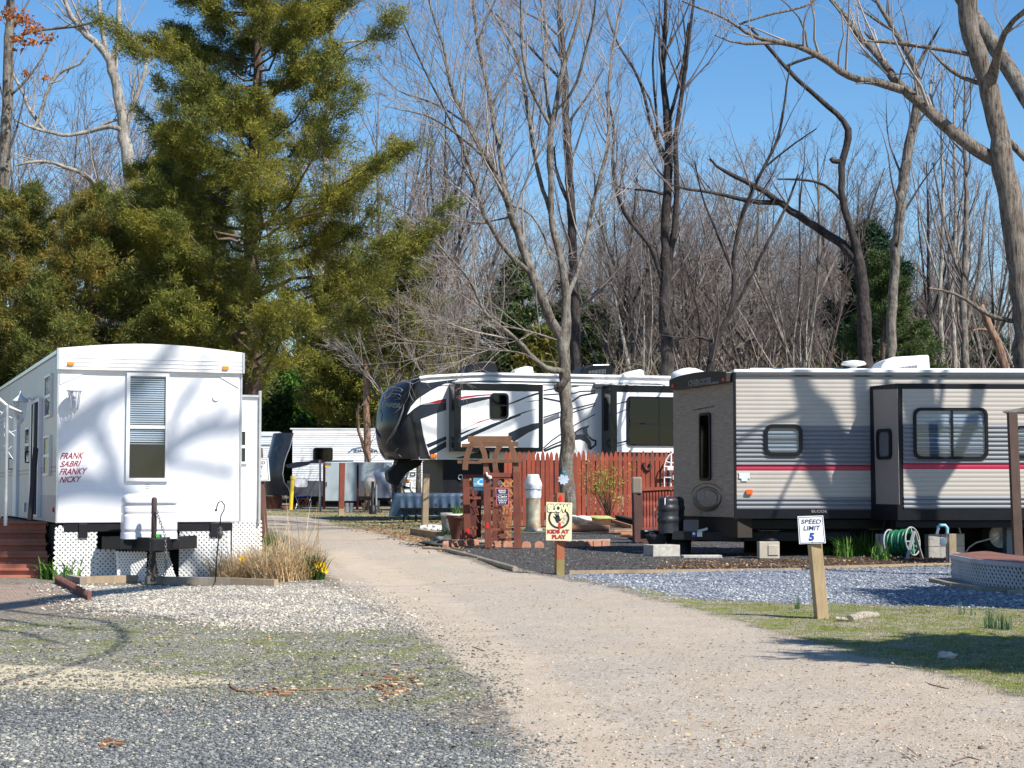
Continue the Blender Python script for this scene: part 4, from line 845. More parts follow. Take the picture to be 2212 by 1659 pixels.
# graphics on the wall (drawn below/around the slides)
def decal(K, pts, m, n=.004, nm='decal', fr=None): return MB().pxpoly(fr or FV, K, pts, n, n + .003).build(nm, m, fw)
SH = Z3
decal(SH, [(740, 380), (900, 400), (1130, 385), (1130, 400), (1000, 460), (900, 510), (760, 600), (740, 640)], NAVY, .003)
decal(SH, [(790, 405), (1300, 340), (1300, 352), (1150, 400), (800, 440)], NAVY, .0045)
decal(SH, [(780, 700), (900, 680), (1000, 650), (1130, 625), (1130, 675), (1000, 690), (850, 695)], REDD, .005)
decal(SH, [(640, 760), (780, 710), (1000, 695), (1130, 680), (1130, 790), (950, 850), (750, 925), (740, 1000), (650, 950)], NAVY, .004)
decal(SH, [(840, 1290), (1130, 1170), (1130, 1225), (870, 1340)], NAVY); decal(SH, [(880, 1380), (1130, 1240), (1130, 1330), (900, 1460)], NAVY)
decal(SH, [(1250, 1490), (1600, 1400), (1760, 1390), (1760, 1500)], NAVY)
# lines between the slides (Z4 crop)
def stroke(K, pts, w, m=NAVY, n=.006, fr=None, nm='decal_line'):
    fr = fr or FV; P = [fr.px(*K(*p)) for p in pts]; vs = []; ww = w if isinstance(w, (list, tuple)) else [w] * len(P); s_ = 3.16 * 1.8228 * 3900 / 50 / 1.0; mb = MB()
    for i, (a, b) in enumerate(P):
        a0, b0 = P[max(0, i - 1)]; a1, b1 = P[min(len(P) - 1, i + 1)]; L = math.hypot(a1 - a0, b1 - b0) or 1; nx, ny = -(b1 - b0) / L * ww[i] / 2, (a1 - a0) / L * ww[i] / 2
        vs += [fr.q(a + nx, b + ny, n), fr.q(a - nx, b - ny, n)]
    return mb.add(vs, [(2 * i, 2 * i + 2, 2 * i + 3, 2 * i + 1) for i in range(len(P) - 1)]).build(nm, m, fw)
for pts, w_ in (([(442, 435), (560, 415), (700, 400), (880, 378)], .03), ([(442, 490), (600, 480), (820, 470), (900, 445), (1085, 440)], .035), ([(442, 530), (600, 560), (760, 600), (900, 500), (1085, 465)], .05),
                ([(442, 770), (630, 710), (860, 650), (1085, 595)], .035), ([(442, 850), (640, 770), (860, 690), (1085, 620)], .03), ([(820, 870), (950, 800), (1085, 730)], .03),
                ([(442, 1150), (540, 1060), (640, 990), (820, 880)], .035), ([(442, 1170), (560, 1110), (700, 1050)], .04), ([(450, 1190), (600, 1130), (700, 1100)], .06)):
    stroke(Z4, pts, w_)
decal(Z4, [(442, 790), (640, 715), (640, 770), (442, 855)], GREYD, .003)
decal(Z4, [(830, 950), (900, 900), (1000, 870), (1020, 860), (985, 910), (985, 960), (1010, 1010), (940, 1000), (830, 1000)], NAVY); decal(Z4, [(850, 955), (920, 915), (980, 895), (970, 930), (975, 985), (900, 980), (840, 985)], GREYD, .009)
stroke(Z4, [(830, 1030), (900, 1015), (970, 1040), (1010, 1090), (1020, 1165)], [.1, .14, .16, .14, .1]); stroke(Z4, [(1005, 1010), (1050, 1050), (1090, 1060), (1090, 1110), (1050, 1140), (1015, 1170)], .06)
# slides
def slide(K, face, n, left, name='slide_out'):
    fs = FV.off(n); a, b = fs.px(*K(*face[0])), fs.px(*K(*face[1])); u0, v0, u1, v1 = a[0], min(a[1], b[1]), b[0], max(a[1], b[1])
    o = MB().fbox(fs, u0, u1, v0, v1, -n + .001, 0).build(name, BLACKG, fw, bevel=.01)
    MB().fpoly(fs, rr(u0 + .2, v0 + .12, u1 - .14, v1 - .22, .01), 0, .006).build('face_panel', W5M, o)
    return fs, o
s1, s1o = slide(K3, ((230, 708), (810, 270)), .62, 180)
for K, pts, m in ((Z3, [(1308, 610), (1400, 590), (1600, 570), (1790, 560), (1790, 572), (1600, 590), (1400, 620), (1308, 640)], REDD), (Z3, [(1308, 650), (1500, 615), (1790, 592), (1790, 620), (1500, 690), (1308, 745)], NAVY),
                  (Z3, [(1340, 1090), (1600, 960), (1790, 905), (1790, 915), (1560, 990)], REDD), (Z3, [(1308, 1140), (1450, 1080), (1660, 1015), (1500, 1080), (1308, 1170)], NAVY),
                  (Z3, [(1308, 1205), (1550, 1100), (1800, 990), (2050, 905), (2212, 850), (2212, 870), (2000, 955), (1700, 1090), (1450, 1200), (1308, 1270)], NAVY)):
    MB().pxpoly(s1, K, pts, .007, .01).build('decal', m, s1o)
for pts, m in (([(5, 600), (150, 540), (300, 480), (388, 455), (388, 480), (250, 520), (120, 575), (5, 612)], NAVY), ([(5, 770), (200, 700), (370, 660), (200, 715), (5, 795)], NAVY), ([(5, 965), (150, 900), (300, 850), (388, 835), (388, 900), (250, 960), (80, 1070), (5, 1040)], NAVY), ([(210, 580), (300, 562), (388, 552), (388, 558), (300, 572)], NAVY)):
    MB().pxpoly(s1, Z4, pts, .007, .01).build('decal', m, s1o)
window(fw, s1.off(.006), Z3, (1768, 542), (2035, 922), BLACKP, fw=.06, proud=.04, r=.12, sash=.52, upper=GLASSD, blinds=.0)
s2, s2o = slide(K3, ((1252, 740), (2000, 285)), .8, 1160)
window(fw, s2.off(.006), Z4, (1478, 508), (2600, 1130), BLACKP, fw=.05, proud=.05, r=.1, sash=.45, vbar=.355, upper=GLASSD, back=mat('green_shade', (.035, .045, .035), .7))
for pts in ([(1335, 600), (1475, 565), (1475, 580), (1335, 612)], [(1335, 720), (1475, 665), (1475, 675), (1335, 732)], [(1335, 1090), (1475, 1055), (1475, 1075), (1335, 1105)], [(1335, 1130), (1475, 1090), (1475, 1098), (1335, 1140)]): MB().pxpoly(s2, Z4, pts, .007, .01).build('decal', NAVY, s2o)
fl = Fr(FV.q(s2.px(*K3(1252, 500))[0] - .012, 0, 0), (-FV.N.x, -FV.N.y)); 
q_ = FV.q; uu = s2.px(*K3(1252, 500))[0]; va, vb_ = s2.px(*K3(1252, 740))[1], s2.px(*K3(1252, 285))[1]
mb = MB(); mb.add([q_(uu - .006, va + .75, .2), q_(uu - .006, va + .75, .62), q_(uu - .006, vb_ - .3, .62), q_(uu - .006, vb_ - .3, .2)], [(0, 1, 2, 3)]); mb.build('flank_window', GLASSD, s2o)
# awning box above slide 2
u1 = p5(Z4, 1060, 370)[0]; v1 = p5(Z4, 1060, 365)[1]; MB().fbox(FV, u1, L5, v1 - .09, v1 + .02, .01, .14).build('awning_roll', mat('dark_awning', (.03, .035, .05), .5), fw, bevel=.01)
MB().fbox(FV, u1 + .02, L5, v1 + .02, v1 + .05, .01, .15).build('awning_cap', WPLAS, fw)
# nose cap loft: (right edge on wall, leftmost silhouette)
prof = [((745, 330), (560, 326)), ((760, 345), (380, 345)), ((770, 420), (270, 400)), ((765, 500), (215, 500)), ((760, 600), (175, 610)), ((755, 700), (150, 720)), ((750, 800), (128, 830)), ((750, 900), (110, 920)), ((755, 1000), (105, 1010)), ((775, 1100), (112, 1110)), ((800, 1200), (125, 1210)), ((830, 1300), (140, 1300)), ((860, 1400), (170, 1390)), ((890, 1470), (215, 1470)), ((905, 1500), (250, 1508))]
mb = MB(); rings = []; k = 19
FF = FV
for (ra, la) in prof:
    ua, va = FV.px(*Z3(*ra))
    yl = la; target = Z3(*la)[0]; best = None
    # find how far the nose bulges so that its outline reaches the seen left edge
    for pr in np.linspace(.02, 2.2, 60):
        mxx = min(CX + F * (FV.q(ua - pr * math.sin(t) ** .75, va, -W5 / 2 + W5 / 2 * math.cos(t)).x) / FV.q(ua - pr * math.sin(t) ** .75, va, -W5 / 2 + W5 / 2 * math.cos(t)).y for t in np.linspace(0, math.pi, 15))
        if mxx < target or best is None: best = pr
        if mxx < target: break
    rings.append([FV.q(ua - best * math.sin(t) ** .75, va, .012 - (W5 / 2 + .012) * (1 - math.cos(t))) for t in np.linspace(0, math.pi, k)])
sm = [[sum((rings[max(0, min(len(rings) - 1, i + d))][j] for d in (-1, 0, 1)), Vector()) / 3 for j in range(k)] for i in range(len(rings))]
for i in (0, len(rings) - 1): sm[i] = rings[i]
vs = [p for r_ in sm for p in r_]; mb.add(vs, [(i * k + j, (i + 1) * k + j, (i + 1) * k + j + 1, i * k + j + 1) for i in range(len(rings) - 1) for j in range(k - 1)], True)
mb.add(sm[-1], [tuple(range(k))[::-1]]); mb.add(sm[0], [tuple(range(k))])
NOSE = mat('black_cover_vinyl', (.012, .014, .02), .2, var=.4, scale=1.5, bump=.35, bscale=1.6, dirt=(.09, .08, .07), dirtamt=.25)
nose = mb.build('nose_cap', NOSE, fw)
decal(Z3, [(745, 400), (785, 420), (770, 560), (745, 640), (650, 760), (600, 830), (720, 760), (748, 740), (760, 925), (800, 1150), (835, 1290), (905, 1500), (745, 1500)], mat('dark_brown_vinyl', (.02, .018, .018), .35, var=.3), .002)
MB().pxpoly(FV, Z3, [(562, 858), (590, 800), (620, 740), (700, 650), (760, 600), (1000, 460), (1128, 420), (1128, 400), (1240, 380), (1240, 420), (1128, 560), (1128, 620), (860, 690), (760, 715), (640, 790), (600, 830)], .002, .0032).build('white_blade', W5M, fw)
tip = FV.off(.06); MB().pxpoly(tip, Z3, [(562, 858), (590, 800), (620, 740), (700, 650), (748, 608), (748, 718), (660, 775), (600, 830)], -.04, .0).build('white_tip', W5M, fw)
# nose lettering on a curved patch
nf = Fr(FV.q(-.95, 1.2, .02 - .15), (.55, -.83)) if False else None
def on_nose(x, y):
    d = ray(*Z3(x, y)); c = Vector((0, 0, EYE)); best = None
    for i in range(len(sm) - 1):
        for j in range(k - 1):
            for tri in ((sm[i][j], sm[i + 1][j], sm[i + 1][j + 1]), (sm[i][j], sm[i + 1][j + 1], sm[i][j + 1])):
                h = geo_.intersect_ray_tri(*tri, d, c, True)
                if h and (best is None or h.y < best.y): best = h
    return best
from mathutils import geometry as geo_
def nose_patch(pts, m, nm):
    P = [on_nose(*p) for p in pts]
    if any(p is None for p in P): return
    P = [p + Vector((-.01, -.03, 0)) for p in P]; c = sum(P, Vector()) / len(P); n = len(P)
    MB().add(P + [c + Vector((-.012, -.02, 0))], [(i, (i + 1) % n, n) for i in range(n)]).build(nm, m, nose)
a_, b_, c_ = on_nose(245, 700), on_nose(465, 700), on_nose(350, 700)
if a_ and b_:
    nf = Fr(a_ + Vector((-.03, -.06, 0)), ((b_ - a_).x, (b_ - a_).y)); nf.N = nf.U.cross(nf.V)
    LET = mat('silver_letter', (.75, .77, .8), .3); text(nf, 'WARRIOR', Z3, (205, 760), (465, 680), LET, nose, 'nose_lettering', bold=.045, shear=.2, tilt=-.06)
    text(nf.off(.012), 'WARRIOR', Z3, (208, 757), (462, 683), SBLK, nose, 'nose_lettering', bold=.0, shear=.2, tilt=-.06)
    for pts in ([(300, 560), (380, 500), (480, 520), (440, 560), (360, 590)], [(260, 640), (300, 600), (420, 600), (470, 630), (380, 640)]):
        MB().tube([nf.q(*nf.px(*Z3(*p)), .0) for p in pts], .012, 5).build('nose_emblem_line', GREYD, nose)
def nose_line(pts, r, m):
    P = [on_nose(*p) for p in pts]; P = [p + Vector((-.005, -.01, 0)) for p in P if p is not None]
    if len(P) > 1: MB().tube(P, [r * .3] + [r] * (len(P) - 2) + [r * .3], 6).build('nose_streak', m, nose)
NGR = mat('nose_grey', (.16, .165, .18), .3)
for pts, r in (([(520, 710), (505, 800), (470, 900), (430, 1000), (370, 1110), (300, 1220), (262, 1290)], .03), ([(415, 1060), (380, 1130), (330, 1210)], .02), ([(250, 560), (240, 640), (300, 600), (360, 560), (450, 560), (480, 600)], .018), ([(290, 500), (360, 470), (450, 470), (500, 500), (470, 540)], .018), ([(190, 960), (200, 860), (180, 780)], .02), ([(330, 860), (400, 830), (470, 760), (500, 700)], .015), ([(165, 1340), (200, 1420), (250, 1480)], .03), ([(370, 1430), (410, 1370), (450, 1340)], .022), ([(430, 1420), (470, 1460), (500, 1480)], .03)): nose_line(pts, r, NGR)
nose_line([(112, 1050), (130, 1110), (160, 1170), (180, 1190)], .035, mat('nose_blue', (.01, .03, .2), .3))
# pin box, landing gear, stickers
pb_ = MB(); u = p5(K2, 1080, 770)[0]; cz5 = FV.q(u, 0, -W5 / 2)
def f5c(x, y): f = FV.off(-W5 / 2); a = f.px(*K2(x, y)); return f.q(*a)
pb_.add([], []); mbp = MB()
fmid = FV.off(-W5 / 2)
mbp.fpoly(fmid, [fmid.px(*K2(*p)) for p in ((1010, 762), (1175, 762), (1160, 800), (1070, 850), (1040, 890), (1010, 940), (955, 900), (945, 850), (1000, 800))], -.25, .25)
mbp.build('pin_box', BLACKM, fw, bevel=.02)
chain([f5c(990, 880), f5c(985, 960), f5c(1010, 1000), f5c(1025, 960)], CH, fw, .012, .07)
mb = MB()
for n_ in (-.3, -W5 + .3):
    f = FV.off(n_); b0 = f.px(*K2(1345, 770)); mb.beam(f.q(b0[0], b0[1]), Vector((*f.q(b0[0], 0)[:2], gz(53) + .02)), .12, .12); mb.box(Vector((*f.q(b0[0], 0)[:2], gz(53) + .03)), (.3, .3, .04))
mb.build('landing_leg', BLACKM, fw)
for a, b in ((4.2, 5.4),): MB().fbox(FV, a, b, -.8, -.15, -.005, .012).build('storage_door', mat('dark_door', (.018, .018, .02), .3), fw)
c5 = p5(K3, 270, 877); MB().fring(FV, rr(c5[0] - .08, c5[1] - .08, c5[0] + .08, c5[1] + .08, .07), rr(c5[0] - .05, c5[1] - .05, c5[0] + .05, c5[1] + .05, .045), .0, .03).build('door_latch', ALU, fw)
u0, v0 = p5(Z3, 945, 1462); MB().fpoly(FV, rr(u0 - .09, v0 - .06, u0 + .09, v0 + .06, .03), .0, .04).build('marker_light', AMBER, fw)
add_wheels(fw, FV, (7.2, 8.1), -.2, gz(54), .38)
# roof things
def ac_unit(fr, K, pts, dep, m, nm='air_conditioner', louv=None, n0=0):
    P = [fr.px(*K(*p), n=n0) for p in pts]; o = MB().fpoly(fr, P, n0 - dep, n0).build(nm, m, fw if fr is FV else rt, bevel=.03)
    if louv:
        mb = MB()
        for x in np.linspace(louv[0], louv[2], louv[4]): mb.pxpoly(fr, K, [(x, louv[1] + (louv[2] - x) * .12), (x + louv[5], louv[1] + (louv[2] - x) * .12), (x + louv[5], louv[3]), (x, louv[3])], n0, n0 + .012)
        mb.build('louvres', louv[6], o)
    return o
ac_unit(FV, Z3, [(1420, 260), (1430, 190), (1500, 120), (1640, 85), (1800, 80), (1850, 110), (1880, 190), (1870, 250)], .9, BLACKP, n0=-.6)
ac_unit(FV, Z4, [(900, 250), (905, 200), (940, 150), (1060, 110), (1260, 105), (1310, 130), (1310, 225), (1290, 262)], .9, BLACKG, n0=-.6, louv=(1090, 150, 1290, 210, 12, 8, GREYD))
ac_unit(FV, Z4, [(80, 240), (90, 190), (150, 150), (230, 132), (310, 140), (330, 235)], .5, WPLAS, 'vent_dome', n0=-.7)
ac_unit(FV, Z4, [(1415, 285), (1440, 240), (1520, 195), (1640, 172), (1685, 180), (1710, 280)], .5, WPLAS, 'vent_dome', n0=-.7)
# ================================================================ RIGHT: beige travel trailer
RT0 = W(*K4(577, 1140), 30.5); RF = Fr(RT0, (.9994, .034)); NX = Vector((2.95 - RT0.x, 2.35, 0)); RN = Fr(RT0 + NX, (-NX.x, -NX.y))
rt = thing('travel_trailer', 'beige ribbed travel trailer with red stripe and brown nose', 'trailer', gat(RT0.x + 4, 31.5))
pr = lambda K, x, y: RF.px(*K(x, y))
top = pr(K4, 600, 192)[1]; sb = pr(K4, 600, 1092)[1]; LR = 10.5
def siding_mat():
    m, nt, b = newmat('beige_ribbed_siding'); MATS['siding'] = m; tc = nd(nt, 'ShaderNodeTexCoord'); sp = nd(nt, 'ShaderNodeSeparateXYZ'); nt.links.new(tc.outputs['Object'], sp.inputs[0])
    z0 = rt.location.z; zs = lambda y: (RF.q(0, pr(K4, 600, y)[1]).z - z0); lo, hi = zs(1092), zs(192)
    f = math_(nt, 'DIVIDE', math_(nt, 'SUBTRACT', sp.outputs[2], lo), hi - lo); t = lambda y: (zs(y) - lo) / (hi - lo)
    CR = (.44, .405, .355); GR = (.19, .2, .22); RD = (.42, .02, .06)
    c = ramp(nt, f, [(0, GR), (t(1008), CR), (t(836), RD), (t(796), GR), (t(542), CR)], 'CONSTANT')
    n = nd(nt, 'ShaderNodeTexNoise', i_Scale=2, i_Detail=5); nt.links.new(tc.outputs['Object'], n.inputs['Vector'])
    c = mixc(nt, 1.0, c, ramp(nt, n.outputs[0], [(.3, (.9, .9, .9)), (.7, (1.05, 1.05, 1.05))]), 'MULTIPLY')
    nt.links.new(c, b.inputs['Base Color']); b.inputs['Roughness'].default_value = .38; b.inputs['Specular IOR Level'].default_value = .6; return m
SID = siding_mat(); BROWNP = None
MB().add([RF.q(0, 0, 0), RF.q(LR, 0, 0), RF.q(LR, 0, -2.3), RF.q(0, 0, 0) + NX, RF.q(0, top, 0), RF.q(LR, top, 0), RF.q(LR, top, -2.3), RF.q(0, top, 0) + NX],
         [(0, 3, 2, 1), (4, 5, 6, 7), (0, 1, 5, 4), (1, 2, 6, 5), (2, 3, 7, 6), (3, 0, 4, 7)]).build('wall', BLACKP, rt)
gband = lambda fr, K, x, ys: (lambda v: .02 if any(fr.px(*K(x, b))[1] < v < fr.px(*K(x, a))[1] for a, b in ys) else .0045)
ribbed(MB(), RF, .01, LR, sb, top, .0735, .014, .002, gband(RF, K4, 600, ((542, 796), (1008, 1092)))).build('siding', SID, rt)
MB().fbox(RF, .01, LR, -.02, sb, .002, .02).build('skirt_panel', BLACKP, rt)
mb = MB(); mb.fbox(RF, -.02, LR, top - .005, top + .05, -2.35, .035); mb.fbox(RF, .3, LR - .3, top + .05, top + .09, -2.0, -.25); mb.build('roof', WPLAS, rt, bevel=.01)
MB().fbox(RF, .0, LR, top - .075, top - .045, .016, .03).build('roof_gutter', mat('dark_gutter', (.05, .05, .06), .4), rt)
mb = MB(); mb.fbox(RF, -.03, .012, -.03, top, -.03, .03); mb.build('corner_trim', BLACKP, rt)
def woodgrain():
    m, nt, b = newmat('brown_linen_panel'); tc = nd(nt, 'ShaderNodeTexCoord'); mp = nd(nt, 'ShaderNodeMapping'); nt.links.new(tc.outputs['Object'], mp.inputs[0]); mp.inputs['Scale'].default_value = (1.2, 1.2, 22)
    n = nd(nt, 'ShaderNodeTexNoise', i_Scale=4, i_Detail=6, i_Roughness=.7); nt.links.new(mp.outputs[0], n.inputs['Vector'])
    c = ramp(nt, n.outputs[0], [(.3, (.15, .115, .095)), (.55, (.32, .25, .2)), (.72, (.48, .38, .3))]); nt.links.new(c, b.inputs['Base Color']); b.inputs['Roughness'].default_value = .4; return m
WG = woodgrain(); wn_ = NX.length
a = RN.px(*Z7(660, 430)); 
MB().fbox(RN, .01, wn_ - .01, .0, top - .02, .002, .02).build('nose_panel', WG, rt)
MB().fbox(RN, .0, wn_, -.34, -.0, -.3, -.03).build('nose_underside', mat('dark_brown_ply', (.03, .02, .015), .8), rt)
tp7 = [(185, 430), (178, 290), (200, 262), (350, 205), (600, 150), (850, 128), (1000, 132), (1112, 142), (1112, 310), (860, 352), (500, 405), (240, 440)]
MB().pxpoly(RN.off(.1), Z7, tp7, -.09, .05).build('roof_cap', mat('black_brown_cap', (.022, .019, .018), .45, var=.2), rt, bevel=.015)
cf_ = RN.off(.15); LGR = mat('grey_letter', (.4, .38, .36), .4)
text(cf_, 'CHEROKEE', Z7, (465, 385), (828, 232), LGR, rt, 'nose_lettering', bold=.05, tilt=.0); text(cf_.off(.003), 'CHEROKEE', Z7, (472, 380), (822, 238), MATS['black_brown_cap'], rt, 'nose_lettering', bold=-.005)
text(cf_, 'LIMITED', Z7, (835, 345), (955, 296), LGR, rt, 'nose_lettering')
for x, y in ((212, 368), (1035, 262)):
    u, v = cf_.px(*Z7(x, y)); MB().lathe(cf_.q(u, v, .0), [(.03, -.03), (.035, 0), (.02, .03)], 10).build('marker_light', mat('dim_red_lens', (.5, .06, .02), .3), rt)
f0 = RN.off(.02)
text(f0, 'www.WhiteHorseRV.com', Z7, (535, 762), (888, 702), SBLK, rt, 'web_lettering', bold=.01, n=.003, tilt=.03)
window(rt, f0, K4, (343, 460), (418, 900), BLACKP, fw=.045, proud=.03, r=.08, blinds=.9, upper=GLASSD, dense=.05)
# round emblem: torn rings and light shapes
EM = mat('emblem_dark', (.045, .035, .032), .35); EMG = mat('emblem_grey', (.2, .19, .2), .35)
def arcs(K, cx_, cy_, rx, ry, a0, a1, w0, m, ph=0, nm='emblem'):
    P = []; Q = []
    for t in np.linspace(0, 1, 22):
        a = R(a0 + (a1 - a0) * t); w = w0 * math.sin(math.pi * min(1, t * .98 + .01)) ** .7
        P.append((cx_ + (rx + w) * math.cos(a), cy_ - (ry + w) * math.sin(a))); Q.append((cx_ + (rx - w) * math.cos(a), cy_ - (ry - w) * math.sin(a)))
    mb = MB(); pu = [f0.px(*K(*p)) for p in P]; qu = [f0.px(*K(*p)) for p in Q]
    mb.add([f0.q(*p, .004) for p in pu] + [f0.q(*p, .004) for p in qu], [(i, i + 22, i + 23, i + 1) for i in range(21)]); return mb.build(nm, m, rt)
for r_ in ((180, 150, -200, 20, 16, 0), (165, 140, 20, 160, 14, 0), (150, 125, 150, 330, 14, 0), (135, 110, -30, 120, 8, 0), (195, 165, 200, 320, 18, 0), (215, 190, 25, 110, 8, 0), (220, 195, 100, 170, 8, 0)):
    arcs(Z6, 1280, 700, *r_[:5], EM)
MB().pxpoly(f0, Z6, [(1140, 640), (1180, 600), (1230, 590), (1250, 620), (1240, 680), (1260, 700), (1230, 740), (1180, 740), (1145, 700)], .002, .004).build('emblem', EMG, rt)
MB().pxpoly(f0, Z6, [(1270, 600), (1330, 590), (1400, 640), (1405, 680), (1350, 705), (1290, 690), (1310, 650)], .002, .004).build('emblem', EMG, rt)
MB().pxpoly(f0, Z6, [(1170, 905), (1230, 860), (1280, 820), (1240, 870)], .003, .005).build('emblem', EM, rt)
# side windows, slide with flank, door, stickers
window(rt, RF, Y3, (22, 748), (440, 1098), BLACKP, fw=.06, proud=.045, r=.13, blinds=.86, dense=.055, back=mat('shade_cloth', (.12, .11, .12), .8))
NS = .85; RS = RF.off(NS); a = RS.px(*K5(482, 1010)); b = RS.px(*K5(1300, 232)); u0, v0, u1, v1 = a[0], a[1], b[0] + 1.6, b[1]
uw = RF.px(*K5(325, 600))[0]; sd = MB().hexa([RF.q(uw, v0, .021), RF.q(u1, v0, .021), RF.q(u1, v0, NS), RF.q(u0, v0, NS), RF.q(uw, v1, .021), RF.q(u1, v1, .021), RF.q(u1, v1, NS), RF.q(u0, v1, NS)]).build('slide_out', BLACKP, rt, bevel=.01)
vs1 = RS.px(*K5(600, 945))[1]; vt1 = RS.px(*K5(600, 262))[1]; us = RS.px(*K5(513, 600))[0]
def sid2():
    m, nt, b = newmat('slide_siding'); tc = nd(nt, 'ShaderNodeTexCoord'); sp = nd(nt, 'ShaderNodeSeparateXYZ'); nt.links.new(tc.outputs['Object'], sp.inputs[0])
    z0 = rt.location.z; zs = lambda y: (RS.q(0, RS.px(*K5(600, y))[1]).z - z0); lo, hi = zs(945), zs(262); f = math_(nt, 'DIVIDE', math_(nt, 'SUBTRACT', sp.outputs[2], lo), hi - lo); t = lambda y: (zs(y) - lo) / (hi - lo)
    CR = (.44, .405, .355); GR = (.19, .2, .22); RD = (.42, .02, .06)
    nt.links.new(ramp(nt, f, [(0, GR), (t(872), CR), (t(718), RD), (t(684), GR), (t(462), CR)], 'CONSTANT'), b.inputs['Base Color']); b.inputs['Roughness'].default_value = .38; b.inputs['Specular IOR Level'].default_value = .6; return m
ribbed(MB(), RS, us, u1 - .1, vs1, vt1, .0735, .014, .002, gband(RS, K5, 600, ((462, 684), (872, 945)))).build('slide_siding', sid2(), sd)
# flank wall of the slide
fk = Fr(RF.q(u0 - .003, 0, 0), (-RF.N.x, -RF.N.y)); fk = Fr(RF.q(u0 - .003, 0, .0), (RF.N.x, RF.N.y)); fk.N = -RF.U
fd_ = RF.q(u0, 0, NS) - RF.q(uw, 0, .02); fk = Fr(RF.q(uw, 0, .02), (fd_.x, fd_.y)); fkp = lambda x, y: fk.px(*K5(x, y))
MB().pxpoly(fk, K5, [(345, 266), (482, 262), (494, 918), (362, 915)], .0, .006).build('flank_panel', mat('taupe_panel', (.28, .235, .2), .45, var=.06), sd)
zz = .5 * (v0 + v1); vw0, vw1 = RF.px(*K5(410, 660))[1], RF.px(*K5(410, 488))[1]
wa, wb = fkp(372, 664), fkp(452, 486); fo, fi = rr(wa[0], wa[1], wb[0], wb[1], .09), rr(wa[0] + .06, wa[1] + .05, wb[0] - .06, wb[1] - .05, .06)
w = MB().fring(fk, fo, fi, .006, .04).build('window', BLACKP, sd); MB().fpoly(fk, fi, .008, .014).build('pane', mat('pane_dull', (.13, .13, .14), .2), w)
window(rt, RS, K5, (568, 368), (995, 662), BLACKP, fw=.05, proud=.045, r=.12, blinds=.93, vbar=.52, dense=.062, back=mat('pale_shade', (.16, .15, .15), .8), name='window')
window(rt, RS, K5, (1148, 470), (1330, 655), BLACKP, fw=.04, proud=.04, r=.08, blinds=.9, dense=.062, back=MATS['pale_shade'])
STK = mat('pale_sticker', (.62, .7, .76), .4)
MB().pxpoly(RF, K4, [(597, 848), (666, 848), (666, 886), (652, 886), (652, 904), (612, 904), (612, 886), (597, 886)], .018, .022).build('sticker', STK, rt)
u, v = pr(K4, 662, 974); MB().fpoly(RF, rr(u - .055, v - .04, u + .055, v + .04, .02), .016, .05).build('marker_light', mat('orange_lens', (.75, .12, .02), .3), rt)
u, v = pr(K5, 1010, 985); MB().fbox(RF, u - .09, u + .09, v - .14, v + .12, .02, .03).build('vent_cover', BLACKM, rt)
text(RF.off(.02), 'ELCOE', K4, (1072, 1108), (1172, 1092), LGR, rt, 'frame_lettering')
# underneath
mb = MB(); mb.fbox(RF, .2, LR, -.2, -.04, -.45, -.3); mb.fbox(RF, .2, LR, -.2, -.04, -2.0, -1.85); mb.fbox(RF, u0, LR, -.16, -.05, .3, NS - .1)
zt = RN.px(*K4(300, 1232), n=.3)[1]
ap = W(*Z6(600, 1190), 31.7); 
for s_ in (.35, wn_ - .35): mb.beam(Vector(RN.q(s_, 0, -.3)[:2] + (ap.z,)) if False else Vector((RN.q(s_, 0, -.3).x, RN.q(s_, 0, -.3).y, ap.z)), ap, .08, .15)
mb.beam(Vector((RN.q(.35, 0, -.3).x, RN.q(.35, 0, -.3).y, ap.z)), Vector((RF.q(2, 0).x, RN.q(.35, 0, -.3).y, ap.z)), .08, .15); mb.beam(Vector((RN.q(wn_ - .35, 0, -.3).x, RN.q(wn_ - .35, 0, -.3).y, ap.z)), Vector((RF.q(2, 0).x, RN.q(wn_ - .35, 0, -.3).y, ap.z)), .08, .15)
mb.box(ap + Vector((-.1, 0, .02)), (.32, .16, .15)); mb.build('chassis', BLACKM, rt, bevel=.005)
MB().fbox(RF, .5, LR, -.95, -.02, -2.28, -2.22).build('added_dark_sheet', DARKIN, rt); MB().fbox(RF, .6, LR, -.42, -.03, -2.1, -.5).build('added_dark_belly', DARKIN, rt)  # unseen dark sheet and block, added to keep the gap underneath dark
add_wheels(rt, RF, (RF.px(*Y2(1990, 640))[0], RF.px(*Y2(1990, 640))[0] + .85), -.35, gz(30.8), .34)
GB = mat('black_cover_plastic', (.022, .024, .03), .42, var=.25)
gc = W(*Z6(805, 1150), 31.55); hh = W(*Z6(805, 682), 31.55).z - gc.z; pf = []
for t in np.linspace(0, 1, 26):
    r_ = .245 - .01 * t + (.012 if .3 < t < .42 or .62 < t < .75 else 0); r_ = r_ - (.06 * ((t - .9) / .1) ** 2 if t > .9 else 0); pf.append((r_, hh * t))
gbo = MB().lathe(gc, pf, 28, .92, 1.6, R(-18)).build('gas_bottle_cover', GB, rt)
MB().tube([gc + Vector((-.13, -.33, .02)), gc + Vector((-.135, -.35, hh * .95)), gc + Vector((-.05, -.1, hh + .02))], .008, 5).build('strap', GALV, gbo)
jk = W(*Z6(668, 1190), 31.5); mb = MB(); mb.tube([Vector((jk.x, jk.y, jk.z - .35)), Vector((jk.x, jk.y, W(*Z6(668, 900), 31.5).z))], .032, 10); mb.build('jack_post', mat('blue_grey_steel', (.13, .2, .28), .4, .5), rt)
